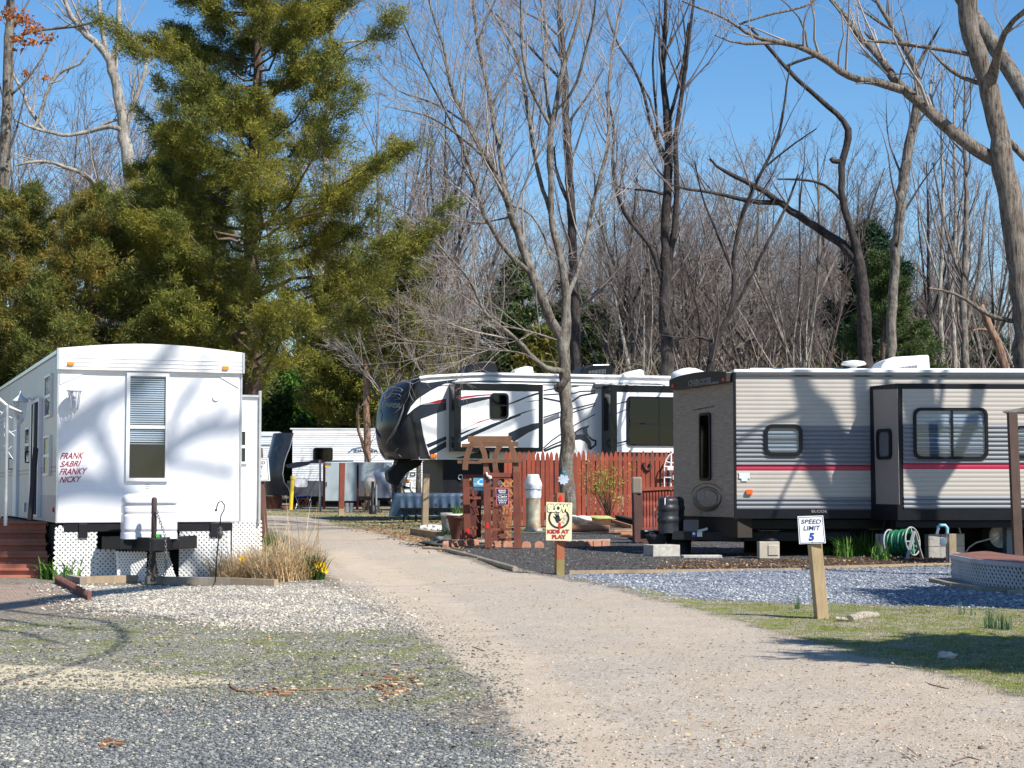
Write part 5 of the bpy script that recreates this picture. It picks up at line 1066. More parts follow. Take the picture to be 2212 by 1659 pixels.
mb = MB(); z_ = W(*Z6(668, 900), 31.5).z; mb.box((jk.x, jk.y, z_), (.11, .09, .1)); mb.tube([(jk.x, jk.y - .05, z_), (jk.x - .13, jk.y - .06, z_ - .02), (jk.x - .13, jk.y - .06, z_ - .3), (jk.x - .28, jk.y - .06, z_ - .31)], .014, 6); mb.build('crank', GALV, rt)
chain([W(*Z6(*p), 31.4) for p in ((520, 1180), (560, 1150), (610, 1200))], MATS['dull_chain_steel'], rt, .012, .06); chain([W(*Z6(*p), 31.4) for p in ((725, 1130), (700, 1190), (680, 1260), (640, 1310), (590, 1290))], GALV, rt, .014, .07)
tb_ = MB(); 
for i in range(9): a = W(*Z6(505 + i * 28, 1165 - 25 * math.sin(i / 8 * math.pi)), 31.5); tb_.box(a, (.06, .05, .04), i)
tb_.build('breakaway_cable', BLACKP, rt)
bg_ = W(*Z6(620, 1180), 31.45); MB().lathe(bg_ + Vector((0, 0, -.26)), [(.05, 0), (.13, .08), (.2, .22), (.21, .27), (.16, .27)], 12, 1, .7).build('hitch_bag', mat('black_canvas', (.015, .015, .018), .8, bump=.6), rt)
bt = W(*Z6(1060, 1135), 31.3); MB().box(bt + Vector((0, 0, .1)), (.26, .17, .2)).build('battery_box', mat('grey_black_box', (.08, .085, .09), .4), rt)
MB().beam(W(*Z6(1150, 1135), 31.2), W(*Z6(1280, 1100), 31.2), .03, .04).build('lever', GALV, rt)
bf = Fr(W(*Z6(900, 1250), 31.2), (1, .03)); 
MB().pxpoly(bf, Z6, [(820, 1130), (1250, 1140), (1250, 1250), (820, 1240)], -.06, 0).pxpoly(bf, Z6, [(1250, 1140), (1700, 1150), (1700, 1245), (1250, 1250)], -.06, -.005).build('frame_rail', BLACKM, rt)
MB().pxpoly(bf, Z6, [(1078, 1145), (1126, 1145), (1126, 1205), (1078, 1205)], .002, .005).build('sticker', mat('blue_print', (.03, .06, .3), .4), rt); MB().pxpoly(bf, Z6, [(1143, 1140), (1210, 1140), (1210, 1205), (1143, 1205)], .002, .005).build('sticker', mat('white_print', (.7, .74, .78), .4), rt)
MB().pxpoly(bf, Z6, [(1404, 1152), (1480, 1152), (1480, 1180), (1404, 1180)], .002, .005).build('sticker', STK, rt)
u, v = bf.px(*Z6(1101, 1165)); MB().fpoly(bf, [(u + .025 * math.cos(t), v + .025 * math.sin(t)) for t in np.linspace(0, 6.28, 14)[:-1]], .005, .007).build('sticker', MATS['white_print'], rt)
MB().lathe(W(*Z6(905, 1450), 31.6), [(.22, 0), (.22, .42), (.1, .46)], 18, 1, .6).build('sewer_hose_tube', BLACKP, rt)
# roof kit
ac_unit(RF, Y3, [(1298, 165), (1305, 110), (1350, 50), (1430, 15), (1560, 8), (1810, -8), (1822, 10), (1830, 150), (1700, 160)], .85, WPLAS, n0=-.7, louv=(1620, 70, 1800, 108, 12, 6, GREYD))
o_ = Fr(RF.q(0, 0, -.7), (RF.U.x, RF.U.y)); c = o_.px(*Y3(1000, 172)); MB().lathe(o_.q(*c), [(.09, -.02), (.05, .06), (.06, .08), (.2, .11), (.22, .13), (.18, .17), (.05, .19)], 18).build('satellite_antenna', WPLAS, rt)
c = o_.px(*Z7(470, 200)); MB().lathe(W(*Z7(470, 215), 33.2), [(.34, -.06), (.34, .02), (.3, .08), (.15, .14), (.02, .16)], 16, 1, .8).build('vent_dome', WPLAS, rt)
# supports: blocks, jacks, planks
def stand(name, label, cat, p, parts, group=None):
    t = thing(name, label, cat, p, group); 
    for nm, mb, m in parts: mb.build(nm, m, t, bevel=.004)
    return t
b0 = G(*Z6(685, 1465)); tag(MB().box(b0 + Vector((0, .05, .1)), (.5, .4, .2), .35).build('concrete_block', CONC, None, b0, bevel=.01), 'concrete block under the hitch of the beige trailer', 'concrete block')
tag(MB().box(G(*Z6(1200, 1480)) + Vector((0, 0, .02)), (.65, .25, .05), .1).build('stone_slab', CONC, None, G(*Z6(1200, 1480)), bevel=.008), 'flat pale slab on the dark gravel below the hitch', 'slab')
tag(MB().beam(G(*Z6(300, 1400)), G(*Z6(560, 1412)), .02, .03).beam(G(*Z6(380, 1470)), G(*Z6(490, 1462)), .02, .03).build('thin_rods', TIMBER, None, G(*Z6(400, 1430))), 'two thin pale rods lying before the hitch block', 'rods')
CAM = mat('tan_cast_block', (.45, .40, .32), .8, var=.12, bump=.2)
p = G(*K4(795, 1410)); a = W(*K4(728, 1410), p.y).x; b = W(*K4(860, 1410), p.y).x; zt = W(*K4(795, 1298), p.y).z - p.z
t = thing('leveling_block', 'tan moulded block with dark jack under the beige trailer', 'block', p); s_ = (b - a)
MB().box(p + Vector((0, .12, zt / 2)), (s_, .3, zt)).box(p + Vector((s_ * .18, -.035, zt / 2)), (s_ * .5, .02, zt * .6)).build('block', CAM, t, bevel=.012)
MB().lathe(p + Vector((.02, .15, zt)), [(.14, 0), (.15, .02), (.05, .08), (.13, .16), (.2, .18)], 12).build('jack', BLACKM, t)
def cinder(c, rz=0, s=1.0):
    mb = MB(); L, Wc, Hc = .4 * s, .2 * s, .2 * s; m = Matrix.Rotation(rz, 3, 'Z')
    for x in (-L / 2 + .015, 0, L / 2 - .015): mb.box(Vector(c) + m @ Vector((x, 0, Hc / 2)), (.03, Wc, Hc), M=m)
    for y in (-Wc / 2 + .015, Wc / 2 - .015): mb.box(Vector(c) + m @ Vector((0, y, Hc / 2)), (L - .002, .03, Hc - .002), M=m)
    return mb
def tripod(c, h, m=GALV):
    mb = MB(); c = Vector(c)
    for k in range(4): a = k * math.pi / 2 + .5; mb.tube([c + Vector((.14 * math.cos(a), .14 * math.sin(a), 0)), c + Vector((.02 * math.cos(a), .02 * math.sin(a), h * .75))], .014, 5)
    mb.tube([c + Vector((0, 0, h * .6)), c + Vector((0, 0, h))], .018, 8); mb.tube([c + Vector((-.08, 0, h * .8)), c + Vector((.08, 0, h * .8))], .01, 5); return mb
p = G(*Y2(1420, 900)); p.y += .0
GCON = mat('grey_cinder_concrete', (.36, .34, .3), .9, var=.2, scale=14, bump=.4)
for i, zz in enumerate((0, .205)):
    tag(cinder(p + Vector((0, .2, zz)), R(90 + 8)).build('cinder_block', CAM, None, p + Vector((0, 0, zz)), bevel=.004), ['lower pale cinder block of the stack by the water tap', 'upper pale cinder block of the stack by the water tap'][i], 'cinder block', 'cinder blocks beneath the beige trailer')
tag(tripod(p + Vector((0, .2, .41)), .55).build('jack_stand', GALV, None, p), 'silver scissor jack stand on the pale cinder blocks', 'jack stand', 'jack stands beneath the beige trailer')
p2 = G(*Y2(1255, 915)); 
for i, zz in enumerate((0, .205)): tag(cinder(p2 + Vector((0, .35, zz)), R(6)).build('cinder_block', GCON, None, p2 + Vector((0, 0, zz)), bevel=.004), ['lower grey cinder block left of the water tap', 'upper grey cinder block left of the water tap'][i], 'cinder block', 'cinder blocks beneath the beige trailer')
p3 = G(*Y2(680, 915))
for i, zz in enumerate((0, .205)): tag(cinder(p3 + Vector((0, .5, zz)), R(2)).build('cinder_block', GCON, None, p3 + Vector((0, 0, zz)), bevel=.004), ['lower shaded cinder block behind the green hose reel', 'upper shaded cinder block behind the green hose reel'][i], 'cinder block', 'cinder blocks beneath the beige trailer')
tag(tripod(p3 + Vector((.0, .5, .41)), .5, BLACKM).build('jack_stand', BLACKM, None, p3), 'dark jack stand on blocks behind the green hose reel', 'jack stand', 'jack stands beneath the beige trailer')
a, b = W(*Y2(360, 545), 31), W(*Y2(1028, 532), 31); tag(MB().beam(a, b, .12, .045).build('step_board', TIMBER, rt), None)
# hose reel
hr = thing('hose_reel', 'white hose reel wound with green hose under the trailer', 'hose reel', G(*Y2(820, 922)))
c = hr.location + Vector((-.05, .15, .28)); ax = Vector((.75, -.66, .12)).normalized(); s1_ = ax.cross(Vector((0, 0, 1))).normalized(); s2_ = ax.cross(s1_)
mb = MB(); 
for t in np.linspace(-.16, .16, 9): mb.tube([c + ax * t + (s1_ * math.cos(x) + s2_ * math.sin(x)) * (.19 + .012 * math.sin(t * 60)) for x in np.linspace(0, 2 * math.pi, 21)], .021, 7, cap=False)
for t in np.linspace(-.14, .14, 8): mb.tube([c + ax * t + (s1_ * math.cos(x) + s2_ * math.sin(x)) * .155 for x in np.linspace(0, 2 * math.pi, 17)], .021, 6, cap=False)
mb.build('hose', mat('green_hose', (.008, .13, .06), .4), hr); mb = MB()  # hose green darkened: shade under the trailer is put into the colour
for t in (-.2, .2):
    mb.tube([c + ax * t + (s1_ * math.cos(x) + s2_ * math.sin(x)) * .23 for x in np.linspace(0, 2 * math.pi, 21)], .014, 6, cap=False)
    for s_ in (-1, 1): mb.beam(c + ax * t * 1.15 + Vector((0, 0, .16)), Vector((*(c + ax * t * 1.15 + s1_ * .26 * s_)[:2], hr.location.z)), .05, .02)
    mb.tube([c + ax * t - s1_ * .23, c + ax * t + s1_ * .23], .012, 5); mb.tube([c + ax * t - s2_ * .23, c + ax * t + s2_ * .23], .012, 5)
mb.build('frame', mat('shade_darkened_white_plastic', (.3, .3, .31), .5), hr)  # white reel frame coloured grey to carry the same shade
# water tap, post
wp = thing('water_tap', 'grey pipe water tap with blue elbow beside a wooden stake', 'tap', G(*Y2(1312, 960)))
b0 = wp.location; D_ = b0.y; mb = MB(); zt = W(*Y2(1300, 540), D_).z; x_ = W(*Y2(1300, 700), D_).x
mb.tube([(x_, D_, b0.z), (x_, D_, zt)], .02, 8); mb.build('pipe', GALV, wp)
mb = MB(); mb.tube([(x_, D_, zt - .08), (x_, D_, zt), (x_ - .03, D_, zt + .04), (x_ - .12, D_, zt + .04), (x_ - .15, D_, zt)], .026, 8); mb.build('elbow', mat('blue_pvc', (.2, .42, .5), .4), wp)
mb = MB(); mb.tube([(x_ - .14, D_ - .02, zt), (x_ - .17, D_ - .03, zt - .1)], .022, 8); mb.lathe((x_ - .08, D_ - .05, zt - .28), [(.03, 0), (.055, .04), (.05, .1), (.02, .12)], 10); mb.build('valve', WPLAS, wp)
simple_post('wooden_stake', 'weathered wooden stake beside the water tap', 'stake', Y2, (1345, 960), (1342, 610), .125, RAWWOOD)
ep = thing('meter_pedestal', 'blue grey electric pedestal with round meter and blue cable', 'pedestal', G(*Y2(2060, 885)))
D_ = G(*Y2(2060, 890)).y; pf_ = Fr(W(*Y2(2005, 880), D_), (1, 0)); MB().pxpoly(pf_, Y2, [(2005, 885), (2112, 885), (2108, 78), (2003, 78)], -.25, 0).build('column', mat('blue_grey_enamel', (.16, .22, .28), .4, var=.06), ep, bevel=.01)
MB().pxpoly(pf_, Y2, [(2006, 556), (2110, 556), (2110, 562), (2006, 562)], .0, .006).build('seam', BLACKM, ep)
c = pf_.px(*Y2(2030, 205)); MB().fpoly(pf_, [(c[0] + .115 * math.cos(t), c[1] + .115 * math.sin(t)) for t in np.linspace(0, 6.28, 24)[:-1]], 0, .05).build('meter_ring', GALV, ep, bevel=.01)
MB().fpoly(pf_, [(c[0] + .09 * math.cos(t), c[1] + .09 * math.sin(t)) for t in np.linspace(0, 6.28, 24)[:-1]], .05, .12).build('meter', mat('meter_face', (.6, .6, .58), .2), ep, bevel=.02)
MB().tube([pf_.q(*pf_.px(*Y2(x, y)), .06) for x, y in ((2075, 60), (2045, 90), (2050, 160), (2080, 190), (2085, 230), (2060, 260), (2040, 250))], .013, 6).build('blue_cable', mat('blue_cable', (.02, .15, .7), .4), ep)
MB().pxpoly(pf_, Y2, [(2033, 296), (2082, 296), (2082, 354), (2033, 354)], 0, .004).build('sticker', mat('sticker_white', (.7, .7, .7), .5), ep)
pts = [G(*Y2(1480, 888)) + Vector((0, .3, .02))] + [W(*Y2(*p), 30.6) for p in ((1500, 860), (1560, 770), (1640, 715), (1750, 685), (1860, 655), (1940, 620), (1990, 616))]
tag(MB().tube(pts, .014, 6).build('extension_cord', WPLAS, None, pts[0]), 'white cord running from the pedestal under the trailer', 'cord')
# lattice skirted round platform with post and little roof
D0 = G(*Y2(1345, 1180)).y; pl0 = G(*Y2(1345, 1180)); 
gp = thing('round_platform', 'low round platform with white lattice skirt at right edge', 'platform', pl0 + Vector((1.6, .6, 0)))
PX = [(1350, 1180, 893), (1480, 1212, 905), (1620, 1245, 925), (1780, 1270, 945), (1950, 1290, 968), (2212, 1320, 995), (2500, 1340, 1010)]
base = [G(*Y2(x, yb)) for x, yb, yt in PX]; tops = [W(*Y2(x, yt), b.y).z - b.z for (x, yb, yt), b in zip(PX, base)]; hs = sum(tops[:5]) / 5
cum = [0]
for a, b in zip(base[:-1], base[1:]): cum.append(cum[-1] + (b - a).length)
def curv(u, v, n):
    u = max(0, min(cum[-1] - 1e-4, u)); i = max(j for j in range(len(cum) - 1) if cum[j] <= u); a, b = base[i], base[i + 1]; t = (u - cum[i]) / (cum[i + 1] - cum[i]); p = a.lerp(b, t); d = (b - a).normalized()
    return p + Vector((d.y, -d.x, 0)) * n + Vector((0, 0, v))
mb = MB(); GL = mat('grey_lattice', (.42, .42, .44), .55, var=.1, dirt=(.2, .19, .17)); lattice(mb, None, [(0, .03), (cum[-1], .03), (cum[-1], hs), (0, hs)], .062, .034, curve=lambda u, v, n: curv(u, v, n)); mb.build('lattice_skirt', GL, gp)
mb = MB(); mk = lambda v0, v1, n0, n1: [mb.hexa([curv(c0, v0, n0), curv(c1 - 1e-3, v0, n0), curv(c1 - 1e-3, v0, n1), curv(c0, v0, n1), curv(c0, v1, n0), curv(c1 - 1e-3, v1, n0), curv(c1 - 1e-3, v1, n1), curv(c0, v1, n1)]) for c0, c1 in zip(cum[:-1], cum[1:])]
mk(hs - .02, hs + .03, -.01, .03); mb.build('top_rim', GL, gp); mb = MB(); mk(0, .05, .04, .3); mb.build('kerb', TIMBER, gp)
back = [b + Vector((.8, 1.3, 0)) for b in base[::-1]]; P = [b + Vector((0, 0, hs + .035)) for b in base] + [b + Vector((0, 0, hs + .035)) for b in back]
mb = MB(); n = len(P); mb.add(P + [p - Vector((0, 0, .03)) for p in P], [tuple(range(n)), tuple(range(n, 2 * n))[::-1]] + [(i, n + i, n + (i + 1) % n, (i + 1) % n) for i in range(n)]); mb.build('deck_boards', wood('dull_deck_wood', (.2, .085, .06)), gp)
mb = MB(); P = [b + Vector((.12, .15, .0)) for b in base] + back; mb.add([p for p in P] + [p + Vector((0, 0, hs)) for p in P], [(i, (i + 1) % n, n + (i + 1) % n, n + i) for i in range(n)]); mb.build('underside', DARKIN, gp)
gzb = thing('shelter_post', 'dark wooden post with a thin roof edge at the right frame edge', 'post', W(*Y2(2140, 895), 27.5)); DP = 27.5
MB().beam(W(*Y2(2142, 905), DP), W(*K5(1132, 395), DP), .13, .13, up=(0, -1, 0)).build('post', wood('dark_brown_post', (.1, .06, .045)), gzb)
rf_ = W(*K5(1078, 395), DP); MB().add([rf_, rf_ + Vector((1.3, -.2, .0)), rf_ + Vector((1.3, .5, 0)), rf_ + Vector((.2, .5, 0)), rf_ + Vector((.0, 0, .02)), rf_ + Vector((1.3, -.2, .25)), rf_ + Vector((1.3, .5, .25)), rf_ + Vector((.2, .5, .02))], [(3, 2, 1, 0), (4, 5, 6, 7), (0, 1, 5, 4), (1, 2, 6, 5), (2, 3, 7, 6), (3, 0, 4, 7)]).build('roof', mat('grey_shingle', (.22, .21, .2), .9, var=.3, bump=.5), gzb)
# ---- signs in front
bb = G(*ident(1776, 1339)); sg = thing('speed_limit_sign', 'white speed limit five sign on a leaning wooden post', 'sign', bb, 'speed limit signs')
tt = W(1760, 1175, bb.y); MB().beam(bb - Vector((0, 0, .06)), tt, .118, .1, up=(.2, -1, .0)).build('post', PTWOOD, sg, bevel=.006)
ax_ = (tt - bb).normalized(); sf_ = Fr(W(1754, 1175, bb.y - .075), (1, .03)); C4 = K4
plt = MB().pxpoly(sf_, K4, [(979, 1133), (1146, 1128), (1163, 1308), (990, 1314)], 0, .004).build('plate', MATS['sign_white'], sg)
SBL = mat('sign_blue', (.01, .035, .12), .5)
mb = MB(); Q = [(986, 1140), (1140, 1135), (1155, 1302), (997, 1308)]
for a, b in zip(Q, Q[1:] + Q[:1]):
    p0, p1 = sf_.px(*K4(*a)), sf_.px(*K4(*b)); mb.beam(sf_.q(*p0, .005), sf_.q(*p1, .005), .005, .002, up=sf_.N)
mb.build('border', SBL, plt)
text(sf_, 'SPEED', K4, (1002, 1181), (1133, 1153), SBL, plt, shear=.15, bold=.012, n=.005, tilt=.002); text(sf_, 'LIMIT', K4, (1017, 1224), (1128, 1194), SBL, plt, shear=.15, bold=.012, n=.005, tilt=.002)
text(sf_, '5', K4, (1052, 1293), (1088, 1240), mat('sign_royal_blue', (.01, .06, .3), .5), plt, 'numeral', bold=.05, n=.005, shear=.1)
mb = MB(); 
for x, y in ((1068, 1148), (1076, 1300)): u, v = sf_.px(*K4(x, y)); mb.lathe(sf_.q(u, v, .006) , [(.005, -.003), (.005, .003)], 8)
mb.build('bolt', GALV, plt)
bb = G(*Y4(562, 1505)); ss = thing('slow_sign', 'cream slow kids at play sign on a red painted post', 'sign', bb)
tt = W(*Y4(568, 335), bb.y); mid = bb.lerp(tt, .175)
MB().beam(mid, tt, .115, .115, up=(.28, -1, 0)).build('post', wood('orange_red_wood', (.42, .13, .05)), ss, bevel=.005); MB().beam(bb - Vector((0, 0, .06)), mid + Vector((0, 0, .002)), .114, .114, up=(.28, -1, 0)).build('bare_foot', wood('olive_wood', (.26, .2, .07)), ss)
kf = Fr(W(*Y4(370, 1025), bb.y - .09), (1, .0)); CRM = mat('cream_board', (.72, .62, .4), .5, var=.04)
kp = MB().pxpoly(kf, Y4, [(372, 466), (749, 478), (740, 1033), (367, 1024)], 0, .012).build('board', CRM, ss, bevel=.002)
kk = kf.off(.012); BLK = SBLK; c0 = kk.px(*Y4(555, 700)); 
rx = abs(kk.px(*Y4(400, 700))[0] - c0[0])
o_ = [(c0[0] + rx * math.cos(t), c0[1] + rx * math.sin(t)) for t in np.linspace(0, 2 * math.pi, 41)[:-1]]; i_ = [(c0[0] + rx * .82 * math.cos(t), c0[1] + rx * .82 * math.sin(t)) for t in np.linspace(0, 2 * math.pi, 41)[:-1]]
MB().fring(kk, o_, i_, .0, .002).build('ring', BLK, kp)
# hand
hd = MB(); hd.pxpoly(kk, Y4, [(502, 690), (525, 668), (562, 668), (572, 700), (575, 730), (552, 768), (524, 768), (505, 735)], .001, .003)
for pts in ([(500, 715), (472, 676), (478, 668), (520, 700)], [(512, 690), (494, 632), (502, 628), (530, 680)], [(525, 680), (518, 616), (529, 614), (543, 678)], [(540, 680), (545, 620), (555, 622), (556, 690)], [(565, 735), (592, 698), (600, 700), (578, 745)]): hd.pxpoly(kk, Y4, pts, .001, .003)
hd.build('hand_print', BLK, kp)
def line_(pts, w, m, nm, par, fr=kk, K=Y4, n=.002):
    mb = MB(); P = [fr.px(*K(*p)) for p in pts]
    for a, b in zip(P[:-1], P[1:]): mb.beam(fr.q(*a, n), fr.q(*b, n), w, .002, up=fr.N)
    return mb.build(nm, m, par)
line_([(660, 735), (662, 690), (672, 680), (670, 650), (650, 664), (630, 665), (616, 680), (615, 700), (625, 720), (640, 715), (640, 700), (625, 690)], .003, BLK, 'figure_outline', kp)
line_([(670, 650), (685, 690), (680, 740), (660, 750), (668, 735)], .003, BLK, 'figure_outline', kp); line_([(598, 770), (604, 742), (640, 738)], .003, BLK, 'figure_outline', kp); line_([(600, 760), (625, 765), (634, 790)], .003, BLK, 'figure_outline', kp)
PY = mat('pale_yellow_paint', (.85, .83, .45), .5); RL = mat('red_letter', (.5, .02, .03), .5)
text(kk, 'SLOW', Y4, (384, 620), (724, 492), BLK, kp, bold=.13, n=.002); text(kk, 'SLOW', Y4, (392, 612), (716, 500), PY, kp, bold=.06, n=.005)
text(kk, 'KIDS AT', Y4, (386, 924), (704, 866), BLK, kp, bold=.06, n=.002); text(kk, 'KIDS AT', Y4, (390, 921), (701, 870), RL, kp, bold=.03, n=.004)
text(kk, 'PLAY', Y4, (454, 1002), (660, 942), BLK, kp, bold=.06, n=.002); text(kk, 'PLAY', Y4, (458, 998), (656, 946), RL, kp, bold=.03, n=.004)
REFL = mat('red_reflector', (.75, .01, .015), .25)
def pill(fr, K, x0, y0, x1, y1, n, par): a, b = fr.px(*K(x0, y1)), fr.px(*K(x1, y0)); return MB().fpoly(fr, rr(a[0], a[1], b[0], b[1], (b[0] - a[0]) * .48), n, n + .006).build('reflector', REFL, par)
pill(kf.off(-.02), Y4, 560, 375, 599, 465, .0, ss); pill(kk, Y4, 550, 760, 584, 855, .003, kp)
# ---- garden arbor
Da = G(*Z5(575, 1528)).y; AF = Fr(W(*Z5(540, 1528), Da), (1, .0)); dz_ = .62
ar = thing('garden_arbor', 'red brown wooden garden arbor with curved top and fan trellis', 'arbor', G(*Z5(575, 1528)))
BK = AF.off(-dz_)
def bar(mb, fr, K, a, b, w, th, n=0):
    p0, p1 = fr.px(*K(*a), n=n), fr.px(*K(*b), n=n); mb.beam(fr.q(*p0, n), fr.q(*p1, n), w, th, up=fr.N); return mb
for nm, fr, a, b, w in (('post', AF, (575, 1528), (550, 520), .13), ('post', AF, (955, 1525), (940, 520), .13)): bar(MB(), fr, Z5, a, b, w, .09).build(nm, ARBORW, ar, bevel=.004)
LFK = AF.off(-.05); # left pair stands further back-left
AL = Fr(W(*Z5(300, 1410), Da + 1.0), (1, 0))
bar(MB(), AL, Z5, (302, 1412), (280, 560), .125, .09).build('post', ARBORW, ar, bevel=.004); bar(MB(), AL, Z5, (665, 1440), (672, 505), .12, .09).build('post', ARBORW, ar, bevel=.004)
for fr, pts, w in ((AL, [(270, 500), (275, 400), (300, 300), (335, 200), (385, 125)], .11), (AF, [(545, 520), (540, 400), (525, 300), (495, 210), (440, 140), (385, 110)], .1), (AF, [(940, 520), (930, 400), (905, 280), (870, 190), (820, 120), (770, 100)], .1), (AL, [(668, 505), (660, 420), (665, 320), (695, 230), (740, 160), (790, 110)], .1)):
    mb = MB(); P = [fr.px(*Z5(*p)) for p in pts]
    vs = []; 
    for i, (a, b) in enumerate(P):
        a0, b0 = P[max(0, i - 1)]; a1, b1 = P[min(len(P) - 1, i + 1)]; L = math.hypot(a1 - a0, b1 - b0); nx, ny = -(b1 - b0) / L * w / 2, (a1 - a0) / L * w / 2
        vs += [fr.q(a + nx, b + ny, .02), fr.q(a - nx, b - ny, .02), fr.q(a - nx, b - ny, -.03), fr.q(a + nx, b + ny, -.03)]
    mb.add(vs, [(4 * i + j, 4 * i + (j + 1) % 4, 4 * i + 4 + (j + 1) % 4, 4 * i + 4 + j) for i in range(len(P) - 1) for j in range(4)] + [(3, 2, 1, 0), tuple(4 * (len(P) - 1) + j for j in range(4))]); mb.build('curved_rib', wood('pale_brown_wood', (.21, .1, .052)), ar, bevel=.003)
RIBW = MATS['pale_brown_wood']
for fr, a, b, w in ((AF.off(.04), (445, 385), (1035, 378), .07), (AF.off(-.2), (380, 165), (965, 160), .1), (AF.off(-.55), (305, 95), (875, 95), .11), (AL.off(-.03), (170, 395), (480, 402), .06), (AL, (225, 180), (440, 175), .07)):
    bar(MB(), fr, Z5, a, b, w, .05).build('top_slat', RIBW, ar, bevel=.004)
bars = MB()
for a, b, w in (((545, 570), (920, 572), .1), ((560, 605), (900, 605), .03), ((590, 738), (895, 736), .045), ((590, 872), (900, 866), .05), ((595, 997), (690, 997), .03), ((640, 1093), (870, 1090), .03), ((600, 1275), (725, 1275), .05), ((780, 1272), (912, 1270), .045), ((605, 1410), (915, 1407), .05), ((525, 515), (590, 520), .06)):
    bar(bars, AF.off(-.01), Z5, a, b, w, .035)
for x0, x1 in ((755, 640), (757, 690), (760, 730), (765, 755), (768, 800), (772, 860)): bar(bars, AF.off(.005), Z5, (x0, 1340), (x1, 1000 if abs(x1 - 760) < 80 else 930), .018, .02)
bars.build('front_trellis', ARBORW, ar)
MB().pxpoly(AF, Z5, [(718, 1395), (730, 1330), (795, 1330), (805, 1395)], .0, .03).build('fan_base', ARBORW, ar)
bars = MB()
for a, b, w in (((300, 578), (500, 580), .06), ((320, 735), (370, 737), .05), ((375, 735), (378, 860), .03), ((320, 862), (475, 865), .05), ((325, 985), (460, 982), .03), ((362, 1078), (450, 1078), .025), ((328, 1255), (430, 1255), .05), ((328, 1388), (430, 1386), .05), ((330, 930), (450, 1190), .018), ((400, 920), (440, 1060), .018), ((345, 1250), (355, 1390), .03), ((400, 1250), (410, 1390), .03), ((490, 1370), (640, 1370), .05), ((500, 1080), (485, 1290), .018), ((515, 1080), (500, 1290), .018), ((500, 1240), (640, 1245), .05), ((590, 975), (640, 975), .03)): bar(bars, AL, Z5, a, b, w, .03)
bars.build('rear_trellis', ARBORW, ar)
MB().pxpoly(AL, Z5, [(205, 1300), (265, 1262), (270, 1405), (200, 1410)], -.03, .0).build('side_seat', ARBORW, ar)
lt = MB(); lw = AF.off(-.35); lattice(lt, lw, [lw.px(*Z5(*p)) for p in ((700, 640), (900, 640), (870, 1440), (690, 1440))], .085, .035); lt.build('side_lattice', wood('amber_wood', (.5, .24, .09)), ar)
lt = MB(); lw = AL.off(-.1); lattice(lt, lw, [lw.px(*Z5(*p)) for p in ((215, 610), (262, 610), (250, 1400), (205, 1400))], .085, .035); lattice(lt, lw, [lw.px(*Z5(*p)) for p in ((315, 610), (375, 610), (375, 720), (315, 720))], .1, .035); lt.build('side_lattice', MATS['amber_wood'], ar)
MB().pxpoly(AL.off(-.25), Z5, [(320, 740), (480, 740), (480, 1380), (325, 1400)], -.02, 0).build('rear_board', mat('dark_red_board', (.09, .025, .02), .8), ar)
for fr, x0, y0, x1, y1 in ((AF.off(.046), 549, 1192, 577, 1265), (AL.off(.046), 285, 1265, 322, 1330)): pill(fr, Z5, x0, y0, x1, y1, 0, ar)
lo_ = Fr(W(*Z5(545, 560), Da - .07), (1, 0)); lamp = MB().tube([lo_.q(*lo_.px(*Z5(*p))) for p in ((545, 530), (560, 575), (600, 590))], .02, 8); lamp.lathe(lo_.q(*lo_.px(*Z5(595, 600))), [(.02, -.03), (.04, 0), (.03, .03)], 8); tag(lamp.build('solar_lamp', WPLAS, None, lo_.O), 'small white lamp fixed at the arbor front post', 'lamp')
for x in (600, 720): tag(MB().add([AF.q(*AF.px(*Z5(x, 625)), -.1), AF.q(*AF.px(*Z5(x + 28, 665)), -.1), AF.q(*AF.px(*Z5(x, 710)), -.1), AF.q(*AF.px(*Z5(x - 28, 665)), -.1), AF.q(*AF.px(*Z5(x, 665)), -.06), AF.q(*AF.px(*Z5(x, 665)), -.14)], [(0, 1, 4), (1, 2, 4), (2, 3, 4), (3, 0, 4), (1, 0, 5), (2, 1, 5), (3, 2, 5), (0, 3, 5)]).build('hanging_ornament', mat('clear_white_ornament', (.75, .72, .7), .2), None, AF.q(*AF.px(*Z5(x, 665)), -.1)), 'left white diamond ornament hanging in the arbor' if x == 600 else 'right white diamond ornament hanging above the black parking sign', 'ornament', 'white diamond ornaments in the arbor')
rs = thing('parking_sign', 'black reserved parking sign with pink border on the arbor', 'sign', AF.q(*AF.px(*Z5(755, 845)), .06)); f_ = AF.off(.045)
P = [(668, 736), (836, 734), (840, 957), (681, 960)]; MB().pxpoly(f_, Z5, P, 0, .004).build('border_plate', mat('pink_print', (.65, .2, .28), .4), rs); MB().pxpoly(f_, Z5, [(676, 743), (829, 741), (833, 950), (688, 953)], .004, .006).build('plate', mat('dark_blue_print', (.01, .015, .045), .4), rs)
WP = MATS['print_white']
for s_, a, b in (('RESERVED', (703, 780), (805, 756)), ('PARKING', (712, 806), (799, 783)), ('Cain', (694, 860), (818, 830)), ('TOUGH GUYS', (702, 910), (816, 884)), ('ONLY', (738, 936), (783, 914))): text(f_, s_, Z5, a, b, WP, rs, n=.007, bold=.03, shear=.35 if s_ == 'Cain' else 0)
mb = MB()
for y in (818, 872): mb.pxpoly(f_, Z5, [(688, y), (832, y), (832, y + 3), (688, y + 3)], .006, .007)
for x in (722, 796): mb.pxpoly(f_, Z5, [(x - 8, 936), (x - 4, 918), (x + 4, 918), (x + 8, 936)], .006, .007)
mb.build('print', WP, rs)
bs = thing('blue_sign', 'light blue sign with white rounded shapes on the arbor', 'sign', AL.q(*AL.px(*Z5(440, 690)), .06)); f_ = Fr(W(*Z5(375, 770), Da + .3), (1, 0))
